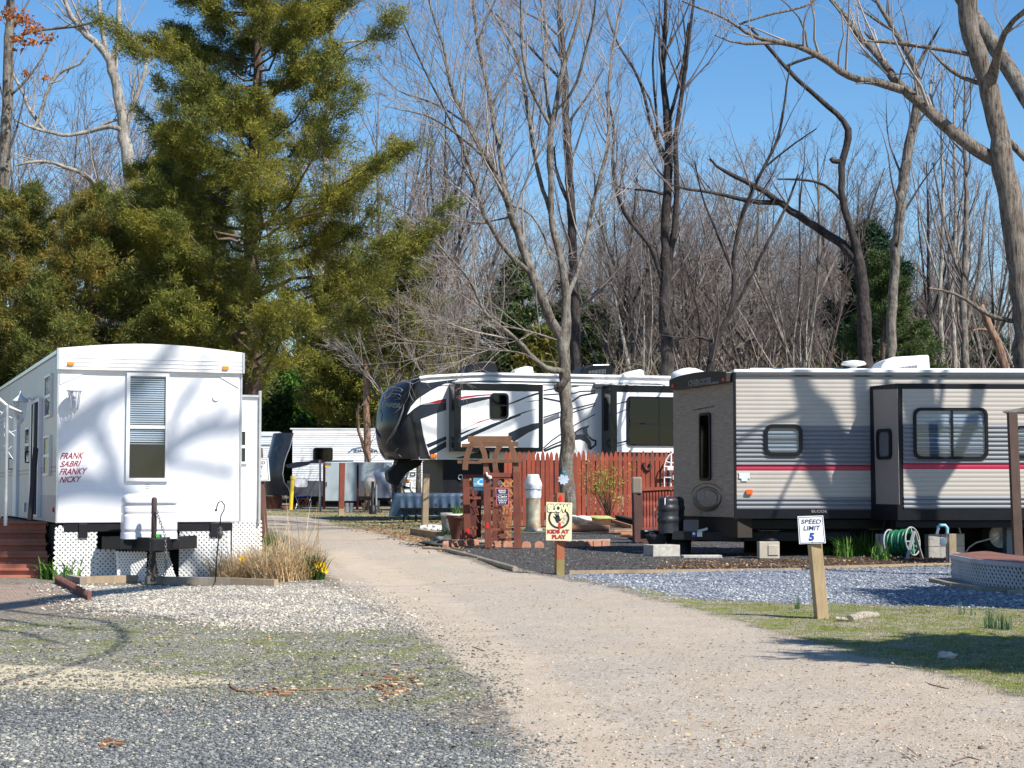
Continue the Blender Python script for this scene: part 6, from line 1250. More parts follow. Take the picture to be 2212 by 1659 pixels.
MB().pxpoly(f_, Z5, [(375, 603), (510, 603), (508, 772), (380, 770)], 0, .005).build('plate', mat('teal_print', (.09, .3, .42), .4), bs)
mb = MB()
for x, y, r_ in ((455, 665, 28), (480, 640, 24), (485, 680, 20)): u, v = f_.px(*Z5(x, y)); rr_ = r_ / (3.318 * 1.8228) * Da / F; mb.fpoly(f_, [(u + rr_ * math.cos(t), v + rr_ * math.sin(t)) for t in np.linspace(0, 6.28, 18)[:-1]], .005, .006 + r_ * .00003)
for y in (672, 690, 715, 740, 755): mb.pxpoly(f_, Z5, [(388, y), (425 if y < 710 else 500, y), (425 if y < 710 else 500, y + 5), (388, y + 5)], .005, .006)
mb.build('print', mat('pale_blue_print', (.6, .75, .85), .5), bs); u, v = f_.px(*Z5(478, 655)); MB().fpoly(f_, [(u - .04, v - .02), (u + .03, v - .03), (u + .04, v + .03), (u - .02, v + .04)], .0065, .008).build('print', mat('bright_blue_print', (.02, .3, .75), .5), bs)
# ---- scalloped edging bricks, pots, timbers, pipe, fence...
TERR = mat('terracotta_edging', (.42, .2, .13), .8, var=.2, bump=.2)
EP = [(5, 1528), (60, 1520), (120, 1518), (200, 1512), (290, 1502), (350, 1500), (430, 1492)]
def scallops(P, label, K):
    pts = [G(*K(*p)) for p in P]; mb = MB(); tot = sum((b - a).length for a, b in zip(pts[:-1], pts[1:])); n = max(2, int(tot / .19)); 
    for i in range(n):
        s_ = (i + .5) / n * tot; k = 0
        while k < len(pts) - 2 and s_ > (pts[k + 1] - pts[k]).length: s_ -= (pts[k + 1] - pts[k]).length; k += 1
        d = (pts[k + 1] - pts[k]).normalized(); c = pts[k] + d * s_; f = Fr(c, (d.x, d.y)); mb.fpoly(f, [(-.09, -.03), (.09, -.03)] + [(.09 * math.cos(t), .05 + .07 * math.sin(t)) for t in np.linspace(0, math.pi, 9)], -.05, .04)
    tag(mb.build('scalloped_edging', TERR, None, pts[0], bevel=.006), label, 'edging', 'terracotta scalloped edgings')
scallops([(x, y - 14) for x, y in EP], 'terracotta scalloped edging left of the arbor', Z5)
scallops([(600, 1508), (900, 1506)], 'terracotta scalloped edging under the arbor front', Z5)
scallops([(985, 1515), (1320, 1514)], 'terracotta scalloped edging between arbor and slow sign', Z5)
scallops([(610, 1128), (1000, 1112), (1290, 1105)], 'terracotta scalloped edging right of the slow sign', Y4)
def log(label, K, a, b, r, m, name='landscape_timber', group='landscape timbers round the garden bed', dz=0, cat='timber'):
    pa, pb = G(*K(*a)) + Vector((0, 0, r + dz)), G(*K(*b)) + Vector((0, 0, r + dz)); return tag(MB().tube([pa, pa.lerp(pb, .5), pb], r, 10).build(name, m, None, pa), label, cat, group)
TBR = wood('red_brown_timber', (.36, .17, .1))
log('thick red brown round timber behind the slow sign', Y4, (700, 900), (1290, 905), .085, TBR); log('stacked second timber right of the garden bed', Z6, (60, 1180), (350, 1180), .06, TBR, dz=.0)
log('long thin timber behind the terracotta edging', Y4, (600, 1075), (1290, 1060), .04, TIMBER); log('short timber end beside the deck railing', Z6, (150, 1205), (360, 1205), .05, TBR); log('thin timber behind the arbor base', Z5, (150, 1470), (930, 1470), .045, TIMBER)
tag(MB().beam(G(*Z2(335, 1060)) + Vector((0, 0, .07)), G(*Z2(760, 1120)) + Vector((0, 0, .06)), .2, .16).build('landscape_timber', RAWWOOD, None, G(*Z2(335, 1060)), bevel=.01), 'weathered square timber edging the bed by the bare post', 'timber', 'landscape timbers round the garden bed')
for i, (a, b, l) in enumerate((((500, 1300), (860, 1325), 'thin buried timber left of the terracotta edging'), ((860, 1325), (1400, 1465), 'long buried timber along the dark gravel edge'), ((1410, 1475), (1990, 1640), 'last buried timber before the slow sign post'))): log(l, Z2, a, b, .045, TIMBER, dz=-.03)
tag(MB().beam(G(*K3(980, 1503)) + Vector((0, 0, .01)), G(*K4(1000, 1487)) + Vector((0, 0, .01)), .06, .05).build('landscape_timber', RAWWOOD, None, G(*K3(980, 1503))), 'long pale board between dark and blue gravel, left half', 'timber', 'landscape timbers round the garden bed')
tag(MB().beam(G(*K5(50, 1281)) + Vector((0, 0, .01)), G(*K5(780, 1262)) + Vector((0, 0, .01)), .06, .05).build('landscape_timber', RAWWOOD, None, G(*K5(50, 1281))), 'long pale board between mulch and blue gravel, right half', 'timber', 'landscape timbers round the garden bed')
# flower pots
pp = G(*Z2(1050, 1130)); po = thing('flower_pot', 'terracotta coloured pot with pale rim and sprouting plant', 'pot', pp)
MB().lathe(pp, [(.13, 0), (.22, .42), (.25, .44), (.26, .52), (.22, .52), (.2, .45)], 20).build('pot', mat('dull_terracotta', (.13, .05, .035), .7, var=.2), po)
MB().lathe(pp + Vector((0, 0, .5)), [(.265, 0), (.275, .03), (.22, .035)], 20).build('rim', WPLAS, po)
V, Fs = blades(around(pp, .12, 90, rng), .28, .015, .7, rng); V[:, 2] += .5; np_mesh('plant', V, Fs, GREENL, po)
pq = G(*Z2(910, 1060)); o = MB().lathe(pq, [(.2, 0), (.24, .4), (.27, .5), (.2, .5)], 4, 1, 1, .7).build('planter_box', CONC, None, pq); tag(o, 'square grey concrete planter left of the terracotta pot', 'planter')
mb = MB(); rg = random.Random(3)
for i in range(60): t = i / 59; c = G(*Z2(440 + 340 * t + 10 * rg.random(), 990 - 20 * math.sin(t * 3) + (i % 2) * 60 * (1 - abs(t - .5)))); mb.box(c + Vector((0, 0, .06)), (.03, .02, .12))
tag(mb.build('shell_edging', WPLAS, None, G(*Z2(440, 1000))), 'little white picket edging round the bed by the bare post', 'edging')
clump('yellow_flowers', 'pale yellow flower patch inside the white picket edging', 'flowers', Z2, (690, 1050), .2, 60, .15, .05, .9, leafy('pale_yellow_leaf', [(0, (.3, .26, .06)), (1, (.7, .62, .2))]))
clump('leafy_plant', 'green plant between the picket edging and the planter', 'plant', Z2, (810, 1070), .18, 90, .2, .03, .7, DKGRN)
st_ = MB(); 
for x, y, r_ in ((690, 1230, .3), (850, 1240, .32), (780, 1170, .2)): st_.blob(G(*Z2(x, y)) + Vector((0, 0, .04)), (r_, .2, .07), x, .3)
tag(st_.build('stepping_stones', mat('dark_wet_stone', (.06, .065, .055), .6, var=.3), None, G(*Z2(690, 1230))), 'dark flat stones beside the terracotta edging', 'stones')
# rusty pipe with bag
rp = G(*Z5(1160, 1300)); hp = thing('bagged_pipe', 'rusty upright pipe topped with a white plastic bag', 'pipe', rp); zz = lambda y: W(*Z5(1160, y), rp.y).z - rp.z; rd = 95 / (3.318 * 1.8228) * rp.y / F
RUSTC = mat('rusty_galvanised', (.4, .39, .3), .7, .0, var=.25, scale=7, dirt=(.33, .13, .03), dirtamt=1.0, bump=.1)
MB().lathe(rp, [(rd * 1.05, 0), (rd * 1.05, zz(1225)), (rd * 1.0, zz(1215)), (rd, zz(850))], 24).build('pipe', RUSTC, hp); MB().lathe(rp, [(rd * 1.25, 0), (rd * 1.25, .06), (rd, .07)], 16).build('base', CONC, hp)
bagm = mat('white_plastic_bag', (.72, .74, .78), .3, var=.05, bump=.7, bscale=14); bag = MB(); ks = [(1.05, 870), (1.12, 820), (1.08, 765), (1.22, 715), (1.24, 690), (1.1, 660), (.88, 590), (.8, 562), (.5, 556)]
k = 30; vs = []
for r_, y in ks:
    for j in range(k): a = 2 * math.pi * j / k; q_ = rd * r_ * (1 + .045 * math.sin(j * 5 + y * .05) + .04 * mnoise.noise(Vector((j * .8, y * .03, 1)))); vs.append(rp + Vector((q_ * math.cos(a), q_ * math.sin(a), zz(y))))
bag.add(vs, [(i * k + j, i * k + (j + 1) % k, (i + 1) * k + (j + 1) % k, (i + 1) * k + j) for i in range(len(ks) - 1) for j in range(k)], True); bag.add(vs[-k:], [tuple(range(k))]); bag.build('bag', bagm, hp)
MB().tube([rp + Vector((rd * 1.12 * math.cos(a), rd * 1.12 * math.sin(a), zz(752) + .01 * math.sin(3 * a))) for a in np.linspace(0, 6.28, 25)], .012, 5).build('tie_rope', mat('blue_rope', (.15, .25, .4), .6), hp)
# picket fence
fa = G(*K3(560, 1210)); Dfe = 46.5; FF0 = W(*Z4(-20, 1000), Dfe); PF = Fr(FF0, (1, .012)); pfence = thing('picket_fence', 'red stained picket fence in front of the fifth wheel', 'fence', gat(FF0.x + 3, Dfe))
ua = PF.px(*K3(555, 900))[0]; ub = PF.px(*K3(1700, 900))[0] + 1.2; vt = PF.px(*K3(1200, 706))[1]; g0 = gz(Dfe) - PF.O.z; n = int((ub - ua) / .118); rg = random.Random(9); pk = MB()
pkd = MB()
for i in range(n):
    u = ua + i * .118 + rg.uniform(-.006, .006); h = vt + rg.uniform(-.025, .025); w = .1; xpix = CX + F * PF.q(u, 0).x / PF.q(u, 0).y
    nn = rg.uniform(0, .012); lean = rg.uniform(-.008, .008)
    pk.fpoly(PF, [(u, g0 + .03), (u + w, g0 + .03), (u + w + lean, h - .17), (u + w * .86 + lean, h - .07), (u + w * .5 + lean, h), (u + w * .14 + lean, h - .07), (u + lean, h - .17)], nn, nn + .02)
pk.build('pickets', wood('fence_red_wood', (.36, .075, .04)), pfence)
mb = MB()
for v in (g0 + .35, g0 + 1.0, vt - .4): mb.fbox(PF, ua, ub, v - .04, v + .04, -.04, -.002)
mb.build('rail', REDWOOD, pfence)
for u in np.arange(ua + .3, ub, 2.4): MB().fbox(PF, u, u + .09, g0, vt - .25, -.14, -.045).build('post', REDWOOD, pfence)
# horseshoe, bird cage shelf, dragonfly, flower
hs_ = [PF.q(*PF.px(*Z6(x, y)), .05) for x, y in ((450, 240), (445, 280), (465, 325), (495, 342), (525, 320), (538, 280), (525, 245))]
tag(MB().tube(hs_, .035, 6).build('horseshoe', mat('rusty_dark_iron', (.05, .025, .02), .7), None, hs_[0]), 'dark iron horseshoe hung on the red picket fence', 'horseshoe')
cg = Fr(W(*Z6(800, 500), 38), (1, 0)); cp = lambda x, y, n=0: cg.q(*cg.px(*Z6(x, y)), n)
bc_ = thing('plant_rack', 'white wire plant rack beside the brown trailer nose', 'rack', Vector((cp(800, 550).x, 38, gz(38)))); mb = MB()
mb.tube([cp(715, 560), cp(715, 280), cp(740, 200), cp(780, 140), cp(850, 100), cp(920, 120)], .016, 6); mb.tube([cp(800, 560), cp(805, 130)], .018, 6); mb.tube([cp(855, 430), cp(855, 110)], .014, 6)
mb.tube([cp(715, 290), cp(880, 295)], .018, 6); mb.tube([cp(715, 430), cp(870, 434)], .018, 6); mb.tube([cp(735, 220), cp(780, 235), cp(885, 245)], .012, 6); mb.tube([cp(800, 560), Vector((cp(800, 0).x, 38, gz(38)))], .018, 6); mb.tube([cp(715, 560), Vector((cp(715, 0).x, 38, gz(38)))], .016, 6)
mb.build('frame', WPLAS, bc_); MB().box(cp(840, 315), (.28, .2, .07)).box(cp(862, 432), (.12, .12, .09)).build('tray', WPLAS, bc_)
bk = thing('wire_trellis', 'dark arched wire trellis against the red fence', 'trellis', Vector((PF.q(*PF.px(*Z6(740, 400))).x, Dfe - .15, gz(Dfe)))); mb = MB(); tr_ = lambda x, y: PF.q(*PF.px(*Z6(x, y)), .12)
mb.tube([tr_(660, 600), tr_(660, 360), tr_(680, 290), tr_(720, 240), tr_(790, 200)], .018, 5)
for y in (385, 410, 520): mb.tube([tr_(660, y), tr_(880, y - 5)], .016, 5)
for x in (710, 755, 800, 850): mb.tube([tr_(x, 600), tr_(x, 260)], .012, 5)
mb.tube([tr_(760, 600), Vector((tr_(760, 600).x, Dfe - .12, gz(Dfe)))], .015, 5); mb.build('frame', BLACKM, bk)
TD = 43.4
df_ = lambda x, y: W(*Y4(x, y), TD - .25)
mb = MB()
for pts in ([(625, 45), (600, 15), (618, 8), (632, 40)], [(630, 40), (640, 5), (655, 20), (638, 50)], [(625, 55), (600, 70), (612, 85), (636, 65)], [(638, 60), (675, 70), (672, 92), (640, 75)], [(622, 20), (632, 20), (648, 105), (640, 108)]):
    P = [df_(*p) for p in pts]; mb.add(P + [p + Vector((0, .02, 0)) for p in P], [(0, 1, 2, 3), (7, 6, 5, 4), (0, 4, 5, 1), (1, 5, 6, 2), (2, 6, 7, 3), (3, 7, 4, 0)])
tag(mb.build('dragonfly_ornament', mat('turquoise_enamel', (.02, .4, .6), .3), None, df_(632, 50)), 'turquoise dragonfly ornament on the maple trunk', 'ornament')
mb = MB()
for i in range(9):
    a = i * 2 * math.pi / 9; c = df_(622, 138); u_ = Vector((math.cos(a), 0, math.sin(a))); s_ = Vector((-math.sin(a), 0, math.cos(a))); mb.add([c, c + u_ * .1 + s_ * .035, c + u_ * .14, c + u_ * .1 - s_ * .035, c + Vector((0, .02, 0))], [(0, 1, 2, 3), (4, 3, 2, 1)])
tag(mb.build('flower_ornament', mat('pale_blue_enamel', (.55, .62, .72), .4), None, df_(622, 138)), 'pale blue flower ornament below the turquoise dragonfly', 'ornament')
for x, w_, l in ((785, .3, 'white stone left of the maple foot'), (905, .26, 'white stone right of the maple foot')):
    c = W(*Y4(x, 715), TD + .1); tag(MB().blob(c, (w_ * .8, .2, .09), x, .25).build('stone', mat('white_stone', (.6, .57, .5), .8, var=.1), None, c), l, 'stone', 'white stones at the foot of the maple')
c = W(*Y4(1110, 700), TD + .6); tag(MB().blob(c, (.4, .15, .06), 5, .3).build('stone', mat('mossy_stone', (.3, .31, .12), .9, var=.2), None, c), 'long mossy stone near the yellow green shrub', 'stone')
# shrub
sc0 = W(*K3(1240, 1150), 45); shb = thing('yellow_green_shrub', 'thin yellow green shrub in front of the red fence', 'shrub', sc0); mb = MB(); rg = random.Random(6); tips = []
for i in range(16):
    a = rg.uniform(0, 6.28); e = sc0 + Vector((.75 * math.cos(a) * rg.uniform(.3, 1.1), .4 * math.sin(a), rg.uniform(.5, 1.45))); m_ = sc0.lerp(e, .5) + Vector((0, 0, .15)); mb.tube([sc0, m_, e], [.012, .009, .005], 5); tips += [m_.lerp(e, t) for t in (.2, .5, .8, 1)]
mb.build('stems', mat('shrub_stem', (.12, .08, .05), .8), shb); C_ = np.repeat(np.array([list(t) for t in tips]), 13, 0) + rng.normal(0, .1, (len(tips) * 13, 3)); V, Fs = blades(C_, .07, .035, .8, rng, 1); np_mesh('foliage', V, Fs, leafy('yellow_green_leaf', [(0, (.16, .2, .03)), (1, (.42, .42, .08))]), shb)
mb = MB(); 
for i in range(14): c = W(*Z6(90 + i * 19, 1000 + i * 4), 45.4); mb.box(c, (.06, .02, .22)); mb.lathe(c + Vector((0, 0, .1)), [(.03, 0), (.035, .03), (.002, .08)], 6)
tag(mb.build('picket_edging', BLACKP, None, W(*Z6(90, 1000), 45.4)), 'little black picket edging beside the shrub', 'edging')
a, b = W(*Z6(30, 1000), 44.8), W(*Z6(300, 1080), 43.5); tag(MB().beam(a, b, .06, .08).build('bed_board', TBR, None, a), 'slanting brown board below the black picket edging', 'board')
# deck railing
Dr = 36.5; R0 = W(*Z6(340, 1280), Dr); RR_ = Fr(R0, (1, .25)); rl = thing('deck_railing', 'dark red deck railing with turned balusters behind the hitch', 'railing', gat(R0.x, Dr)); rp_ = lambda x, y: RR_.px(*Z6(x, y))
bar(MB(), RR_, Z6, (372, 1280), (355, 500), .19, .14).build('post', wood('dark_red_post', (.1, .045, .04)), rl, bevel=.01); c = RR_.q(*rp_(355, 535)); MB().box(c + Vector((0, -.0, 0)), (.2, .19, .34)).build('post_cap', TIMBER, rl, bevel=.03)
MB().beam(RR_.q(*rp_(380, 590)), RR_.q(*rp_(960, 560)), .12, .06).build('top_rail', REDWOOD, rl); MB().beam(RR_.q(*rp_(390, 1105)), RR_.q(*rp_(960, 1090)), .08, .07).build('bottom_rail', REDWOOD, rl); MB().pxpoly(RR_, Z6, [(370, 1170), (900, 1150), (900, 1280), (370, 1290)], -.05, -.01).build('deck_edge', mat('dark_brown_board', (.07, .035, .03), .8), rl)
for i in range(12):
    x = 415 + i * 40; a, b = rp_(x, 1100), rp_(x - 8, 592); L = b[1] - a[1]; cc = RR_.q(a[0], a[1]); MB().lathe(cc, [(.035, 0), (.035, L * .25), (.018, L * .29), (.036, L * .36), (.024, L * .5), (.04, L * .66), (.018, L * .71), (.035, L * .75), (.035, L)], 8).build('baluster', wood('baluster_red', (.3, .07, .045)), rl)
MB().box(RR_.q(*rp_(700, 1240)) + Vector((.8, 1.6, 0)), (2.6, 3, .05)).build('deck_floor', DECKW, rl)
# picnic table with blue cloth
Dt = 50.6; tf = Fr(W(*Z2(60, 600), Dt), (1, .03)); tbl = thing('picnic_table', 'long dark table with steel legs beneath the fifth wheel', 'table', gat(tf.O.x + 1.2, Dt)); tq = lambda x, y, n=0: tf.q(*tf.px(*Z2(x, y)), n)
zt = tq(200, 385).z; x0, x1 = tq(50, 385).x, tq(1130, 385).x; MB().box(((x0 + x1) / 2, Dt + .35, zt - .02), (x1 - x0, .75, .035)).build('table_top', BLACKP, tbl); mb = MB()
MB().box(((x0 + x1) / 2 + .1, Dt - .1, zt - .42), (x1 - x0, .26, .04)).build('bench', BLACKP, tbl)
for x in (165, 365, 870, 965): 
    a = tq(x, 600); MB().tube([(a.x, Dt, zt - .03), (a.x, Dt, gz(Dt))], .03, 6).build('leg', BLACKM, tbl)
MB().tube([tq(262, 600), tq(238, 820)], .03, 6).build('leg', BLACKM, tbl); MB().tube([tq(1090, 600), tq(1095, 800)], .03, 6).build('leg', BLACKM, tbl)
def clothmat():
    m, nt, b = newmat('blue_dotted_cloth'); tc = nd(nt, 'ShaderNodeTexCoord'); v = nd(nt, 'ShaderNodeTexVoronoi', i_Scale=5.5, i_Randomness=.35); nt.links.new(tc.outputs['Object'], v.inputs['Vector'])
    nt.links.new(ramp(nt, v.outputs['Distance'], [(.34, (.01, .012, .02)), (.38, (.04, .075, .13))]), b.inputs['Base Color']); b.inputs['Roughness'].default_value = .5; return m  # blue and dots darkened, the shade on the table is in the colour
mb = MB(); nu = 60; vs = []; 
for i in range(nu + 1):
    x = x0 - .1 + (x1 - x0 + .2) * i / nu
    for j in range(7):
        t = j / 6; dr = -.015 * 0 + .05 * math.sin(i * .9) * t; lo = .02 if i > 6 else .04; vs.append((x + (.05 + .18 * (i < 12) * (1 - i / 12)) * t * (1 if i > 3 else -1) * .5, Dt - .05 - .05 * t + dr, zt + .01 - .62 * t * (1 if i > 12 else 1.05)))
for i in range(nu + 1):
    x = x0 - .1 + (x1 - x0 + .2) * i / nu; vs.append((x, Dt + .72, zt + .012))
mb.add(vs, [(i * 7 + j, i * 7 + 7 + j, i * 7 + 8 + j, i * 7 + j + 1) for i in range(nu) for j in range(6)] + [(i * 7, (nu + 1) * 7 + i, (nu + 1) * 7 + i + 1, i * 7 + 7) for i in range(nu)], True); o = mb.build('tablecloth', clothmat(), None, Vector((x0, Dt, zt))); tag(o, 'blue dotted cloth draped over the long table', 'tablecloth')
# right side plants, log, rock, sticks
for x, y, r_, n, h, l in ((60, 900, .16, 90, .42, 'left bright green leaf clump under the beige trailer'), (300, 880, .15, 90, .46, 'middle bright green leaf clump under the beige trailer'), (395, 895, .12, 50, .3, 'small low leaf clump left of the shaded blocks'), (510, 930, .15, 50, .36, 'right green leaf clump next to the hose reel')):
    clump('leaf_clump', l, 'plant', Y2, (x, y), r_, n, h, .028, .55, GREENL, 'green bulb leaf clumps')
clump('leaf_clump', 'small dark plant between the speed sign post and the leaves', 'plant', K5, (60, 1210), .12, 50, .25, .03, .6, DKGRN, 'green bulb leaf clumps')
BLUEG = leafy('blue_green_leaf', [(0, (.07, .14, .07)), (1, (.16, .26, .12))], .5)
for x, y, r_, n, h, l in ((1010, 1625, .06, 55, .17, 'tall blue green bulb shoots near the right frame edge'), (1075, 1630, .05, 40, .15, 'second blue green bulb shoots right of the tallest ones'), (1115, 1632, .03, 18, .14, 'last blue green bulb shoots at the far right'), (847, 1555, .03, 14, .13, 'few thin bulb shoots left of the tall clump'), (910, 1560, .03, 10, .1, 'tiny bulb shoots between the two clumps')):
    clump('bulb_shoots', l, 'plant', K5, (x, y), r_, n, h * 1.15, .008, .2, BLUEG, 'bulb shoots in the grass verge', droop=.1)
clump('bulb_shoots', 'thin bulb shoots left of the leaning speed sign post', 'plant', ident, (1722, 1318), .03, 22, .2, .008, .2, BLUEG, 'bulb shoots in the grass verge', droop=.1)
p0, p1 = G(1835, 1346), G(1893, 1336); lg = MB().tube([p0 + Vector((0, 0, .03)), p0.lerp(p1, .5) + Vector((0, 0, .045)), p1 + Vector((0, 0, .03))], [.045, .05, .035], 10); lg.tube([p0 + Vector((.0, .02, .03)), p0 + Vector((-.12, .05, .04))], .02, 7)
tag(lg.build('log', bark('pale_log_bark', (.2, .17, .13), (.5, .44, .36)), None, p0), 'short pale broken log lying in the grass', 'log')
p0 = G(2044, 1423); tag(MB().blob(p0 + Vector((0, 0, .02)), (.07, .05, .035), 3, .3).build('rock', mat('grey_rock', (.42, .4, .36), .9), None, p0), 'small grey rock in the shaded verge', 'rock')
def stick(label, pts, r=.006, K=ident): P = [G(*K(*p)) + Vector((0, 0, .012)) for p in pts]; tag(MB().tube(P, [r] * (len(P) - 1) + [r * .4], 6).build('stick', mat('dry_twig', (.2, .13, .08), .8), None, P[0]), label, 'stick', 'dry sticks on the ground')
stick('dark curved stick on the gravel at left centre', [(496, 1478), (500, 1488), (515, 1496), (560, 1497), (620, 1495), (700, 1492), (780, 1491)]); stick('dry stick on the right side of the road', [(1986, 1472), (2010, 1483), (2050, 1492)], .007)
stick('thin short stick at the lower right', [(2060, 1650), (2090, 1640), (2120, 1648)], .005); stick('small stick on the road centre', [(1560, 1588), (1600, 1580)], .004); stick('little twig at the right road edge', [(1960, 1620), (1985, 1640)], .004)
stick('long thin stick left of the road', [(1020, 1400), (1050, 1410)], .005); stick('short stick before the lattice platform', [(1590, 1345), (1660, 1300)], .008, Y2)
BK_ = leafy('bark_chips', [(0, (.12, .06, .04)), (.6, (.3, .17, .1)), (1, (.6, .45, .3))], .85, 0)
for x, y, n, l in ((598, 1500, 26, 'pile of pale and brown bark chips on the gravel'), (232, 1608, 14, 'small bark chips at the lower left'), (846, 1480, 60, 'patch of red brown bark chips beside the road')):
    mb = MB(); rg = random.Random(x)
    for i in range(n):
        c = G(x + rg.gauss(0, 26 if n < 50 else 34), y + rg.gauss(0, 5 if n < 50 else 14)); m = Matrix.Rotation(rg.uniform(0, 6), 3, 'Z') @ Matrix.Rotation(rg.uniform(-.4, .4), 3, 'X'); mb.box(c + Vector((0, 0, .012)), (rg.uniform(.02, .09), rg.uniform(.008, .025), .008), M=m)
    o = mb.build('bark_chips', BK_, None, G(x, y)); tag(o, l, 'bark chips', kind='stuff')
# ================================================================ TREES
def batch_tubes(paths, k):
    """paths: list of (P (n,3), r (n,)) -> V, quads"""
    by = {}
    for P, r in paths: by.setdefault(len(P), []).append((P, r))
    VV, FF_, base = [], [], 0; ang = np.arange(k) * 2 * np.pi / k
    for n, lst in by.items():
        P = np.stack([p for p, _ in lst]).astype(float); r = np.stack([q for _, q in lst]).astype(float); m = len(lst)
        T = np.empty_like(P); T[:, 1:-1] = P[:, 2:] - P[:, :-2]; T[:, 0] = P[:, 1] - P[:, 0]; T[:, -1] = P[:, -1] - P[:, -2]
        T /= np.linalg.norm(T, axis=2, keepdims=True) + 1e-9
        mean = np.abs(P[:, -1] - P[:, 0]); ref = np.zeros((m, 3)); ref[np.arange(m), mean.argmin(1)] = 1
        A = np.cross(T, ref[:, None, :]); A /= np.linalg.norm(A, axis=2, keepdims=True) + 1e-9; B = np.cross(T, A)
        R_ = P[:, :, None, :] + r[:, :, None, None] * (np.cos(ang)[None, None, :, None] * A[:, :, None, :] + np.sin(ang)[None, None, :, None] * B[:, :, None, :])
        VV.append(R_.reshape(-1, 3)); off = base + (np.arange(m) * n * k)[:, None, None]; i = (np.arange(n - 1) * k)[None, :, None]; j = np.arange(k)[None, None, :]; j2 = (j + 1) % k
        f = np.stack([off + i + j, off + i + j2, off + i + k + j2, off + i + k + j], -1).reshape(-1, 4); FF_.append(f); base += m * n * k
    return np.concatenate(VV), np.concatenate(FF_)
def resamp(P, r, n):
    P = np.asarray(P, float); r = np.asarray(r, float); d = np.r_[0, np.cumsum(np.linalg.norm(np.diff(P, axis=0), axis=1))]; t = np.linspace(0, d[-1], n)
    return np.stack([np.interp(t, d, P[:, i]) for i in range(3)], 1), np.interp(t, d, r)
def smooth_path(P, r, step=.35, rough=.0, rng=None):
    P = np.asarray(P, float); d = np.linalg.norm(np.diff(P, axis=0), axis=1).sum(); n = max(4, int(d / step)); Q, q = resamp(P, r, n)
    for _ in range(2): Q[1:-1] = .25 * Q[:-2] + .5 * Q[1:-1] + .25 * Q[2:]
    if rough and rng is not None: Q[1:-1] += rng.normal(0, rough, Q[1:-1].shape) * q[1:-1, None]; q = q * rng.uniform(.94, 1.06, n)
    return Q, q
def perp(d, rng):
    v = rng.normal(size=3); v -= d * v.dot(d); return v / (np.linalg.norm(v) + 1e-9)
def grow(paths, rng, dens=(2.2, 3, 4), lens=(1.0, .6, .35), ang=(.7, .7, .8), up=(.35, .25, .1), tmin=.25, rmin=.004, wob=.12, nseg=5, lmax=4., flat=1.0, kr=.5):
    """children on the given limbs, children on those, and so on"""
    out = []; cur = paths
    for L in range(len(dens)):
        nxt = []
        for P, r in cur:
            seg = np.linalg.norm(np.diff(P, axis=0), axis=1); tot = seg.sum()
            n = rng.poisson(dens[L] * tot * (1 - tmin))
            cs = np.r_[0, np.cumsum(seg)] / max(tot, 1e-6)
            for _ in range(min(n, 60)):
                t = tmin + (1 - tmin) * rng.random() ** .8; i = min(len(P) - 2, max(0, np.searchsorted(cs, t) - 1)); f = (t - cs[i]) / max(1e-6, cs[i + 1] - cs[i])
                p = P[i] + (P[i + 1] - P[i]) * f; pr_ = r[i] + (r[i + 1] - r[i]) * f; d = P[i + 1] - P[i]; d = d / (np.linalg.norm(d) + 1e-9)
                ln = min(lmax, (.35 + tot * .45 * (1.15 - t)) * lens[L] * 1.6) * rng.uniform(.5, 1.15); a = ang[L] * rng.uniform(.6, 1.3); q = perp(d, rng); q[1] *= flat
                v = d * math.cos(a) + q * math.sin(a); v[2] += up[L]; v /= np.linalg.norm(v); pts = [p]; st = ln / nseg
                for s in range(nseg):
                    v = v + rng.normal(0, wob, 3); v[2] += up[L] * .25; v /= np.linalg.norm(v); pts.append(pts[-1] + v * st)
                r0 = max(rmin * 1.2, min(pr_ * kr * rng.uniform(.7, 1.2), ln * .012 + rmin)); nxt.append((np.array(pts), np.linspace(r0, rmin * .55, nseg + 1)))
        out.append(nxt); cur = nxt
    return out
def px_limb(K, pts, D, rng, jit=.5, dend=0., sc=None):
    """limb drawn through picture points (x, y, width) standing at depth D, wandering in depth"""
    P, r = [], []; n = len(pts); z = 0; zs = K(1, 0)[0] - K(0, 0)[0]
    for i, p in enumerate(pts):
        t = i / max(1, n - 1); dd = D + dend * t + (z if i else 0); z += rng.normal(0, jit) if i else 0
        w = W(*K(p[0], p[1]), dd); P.append(list(w)); r.append(p[2] * zs / 2 * dd / F)
    return np.array(P), np.array(r)
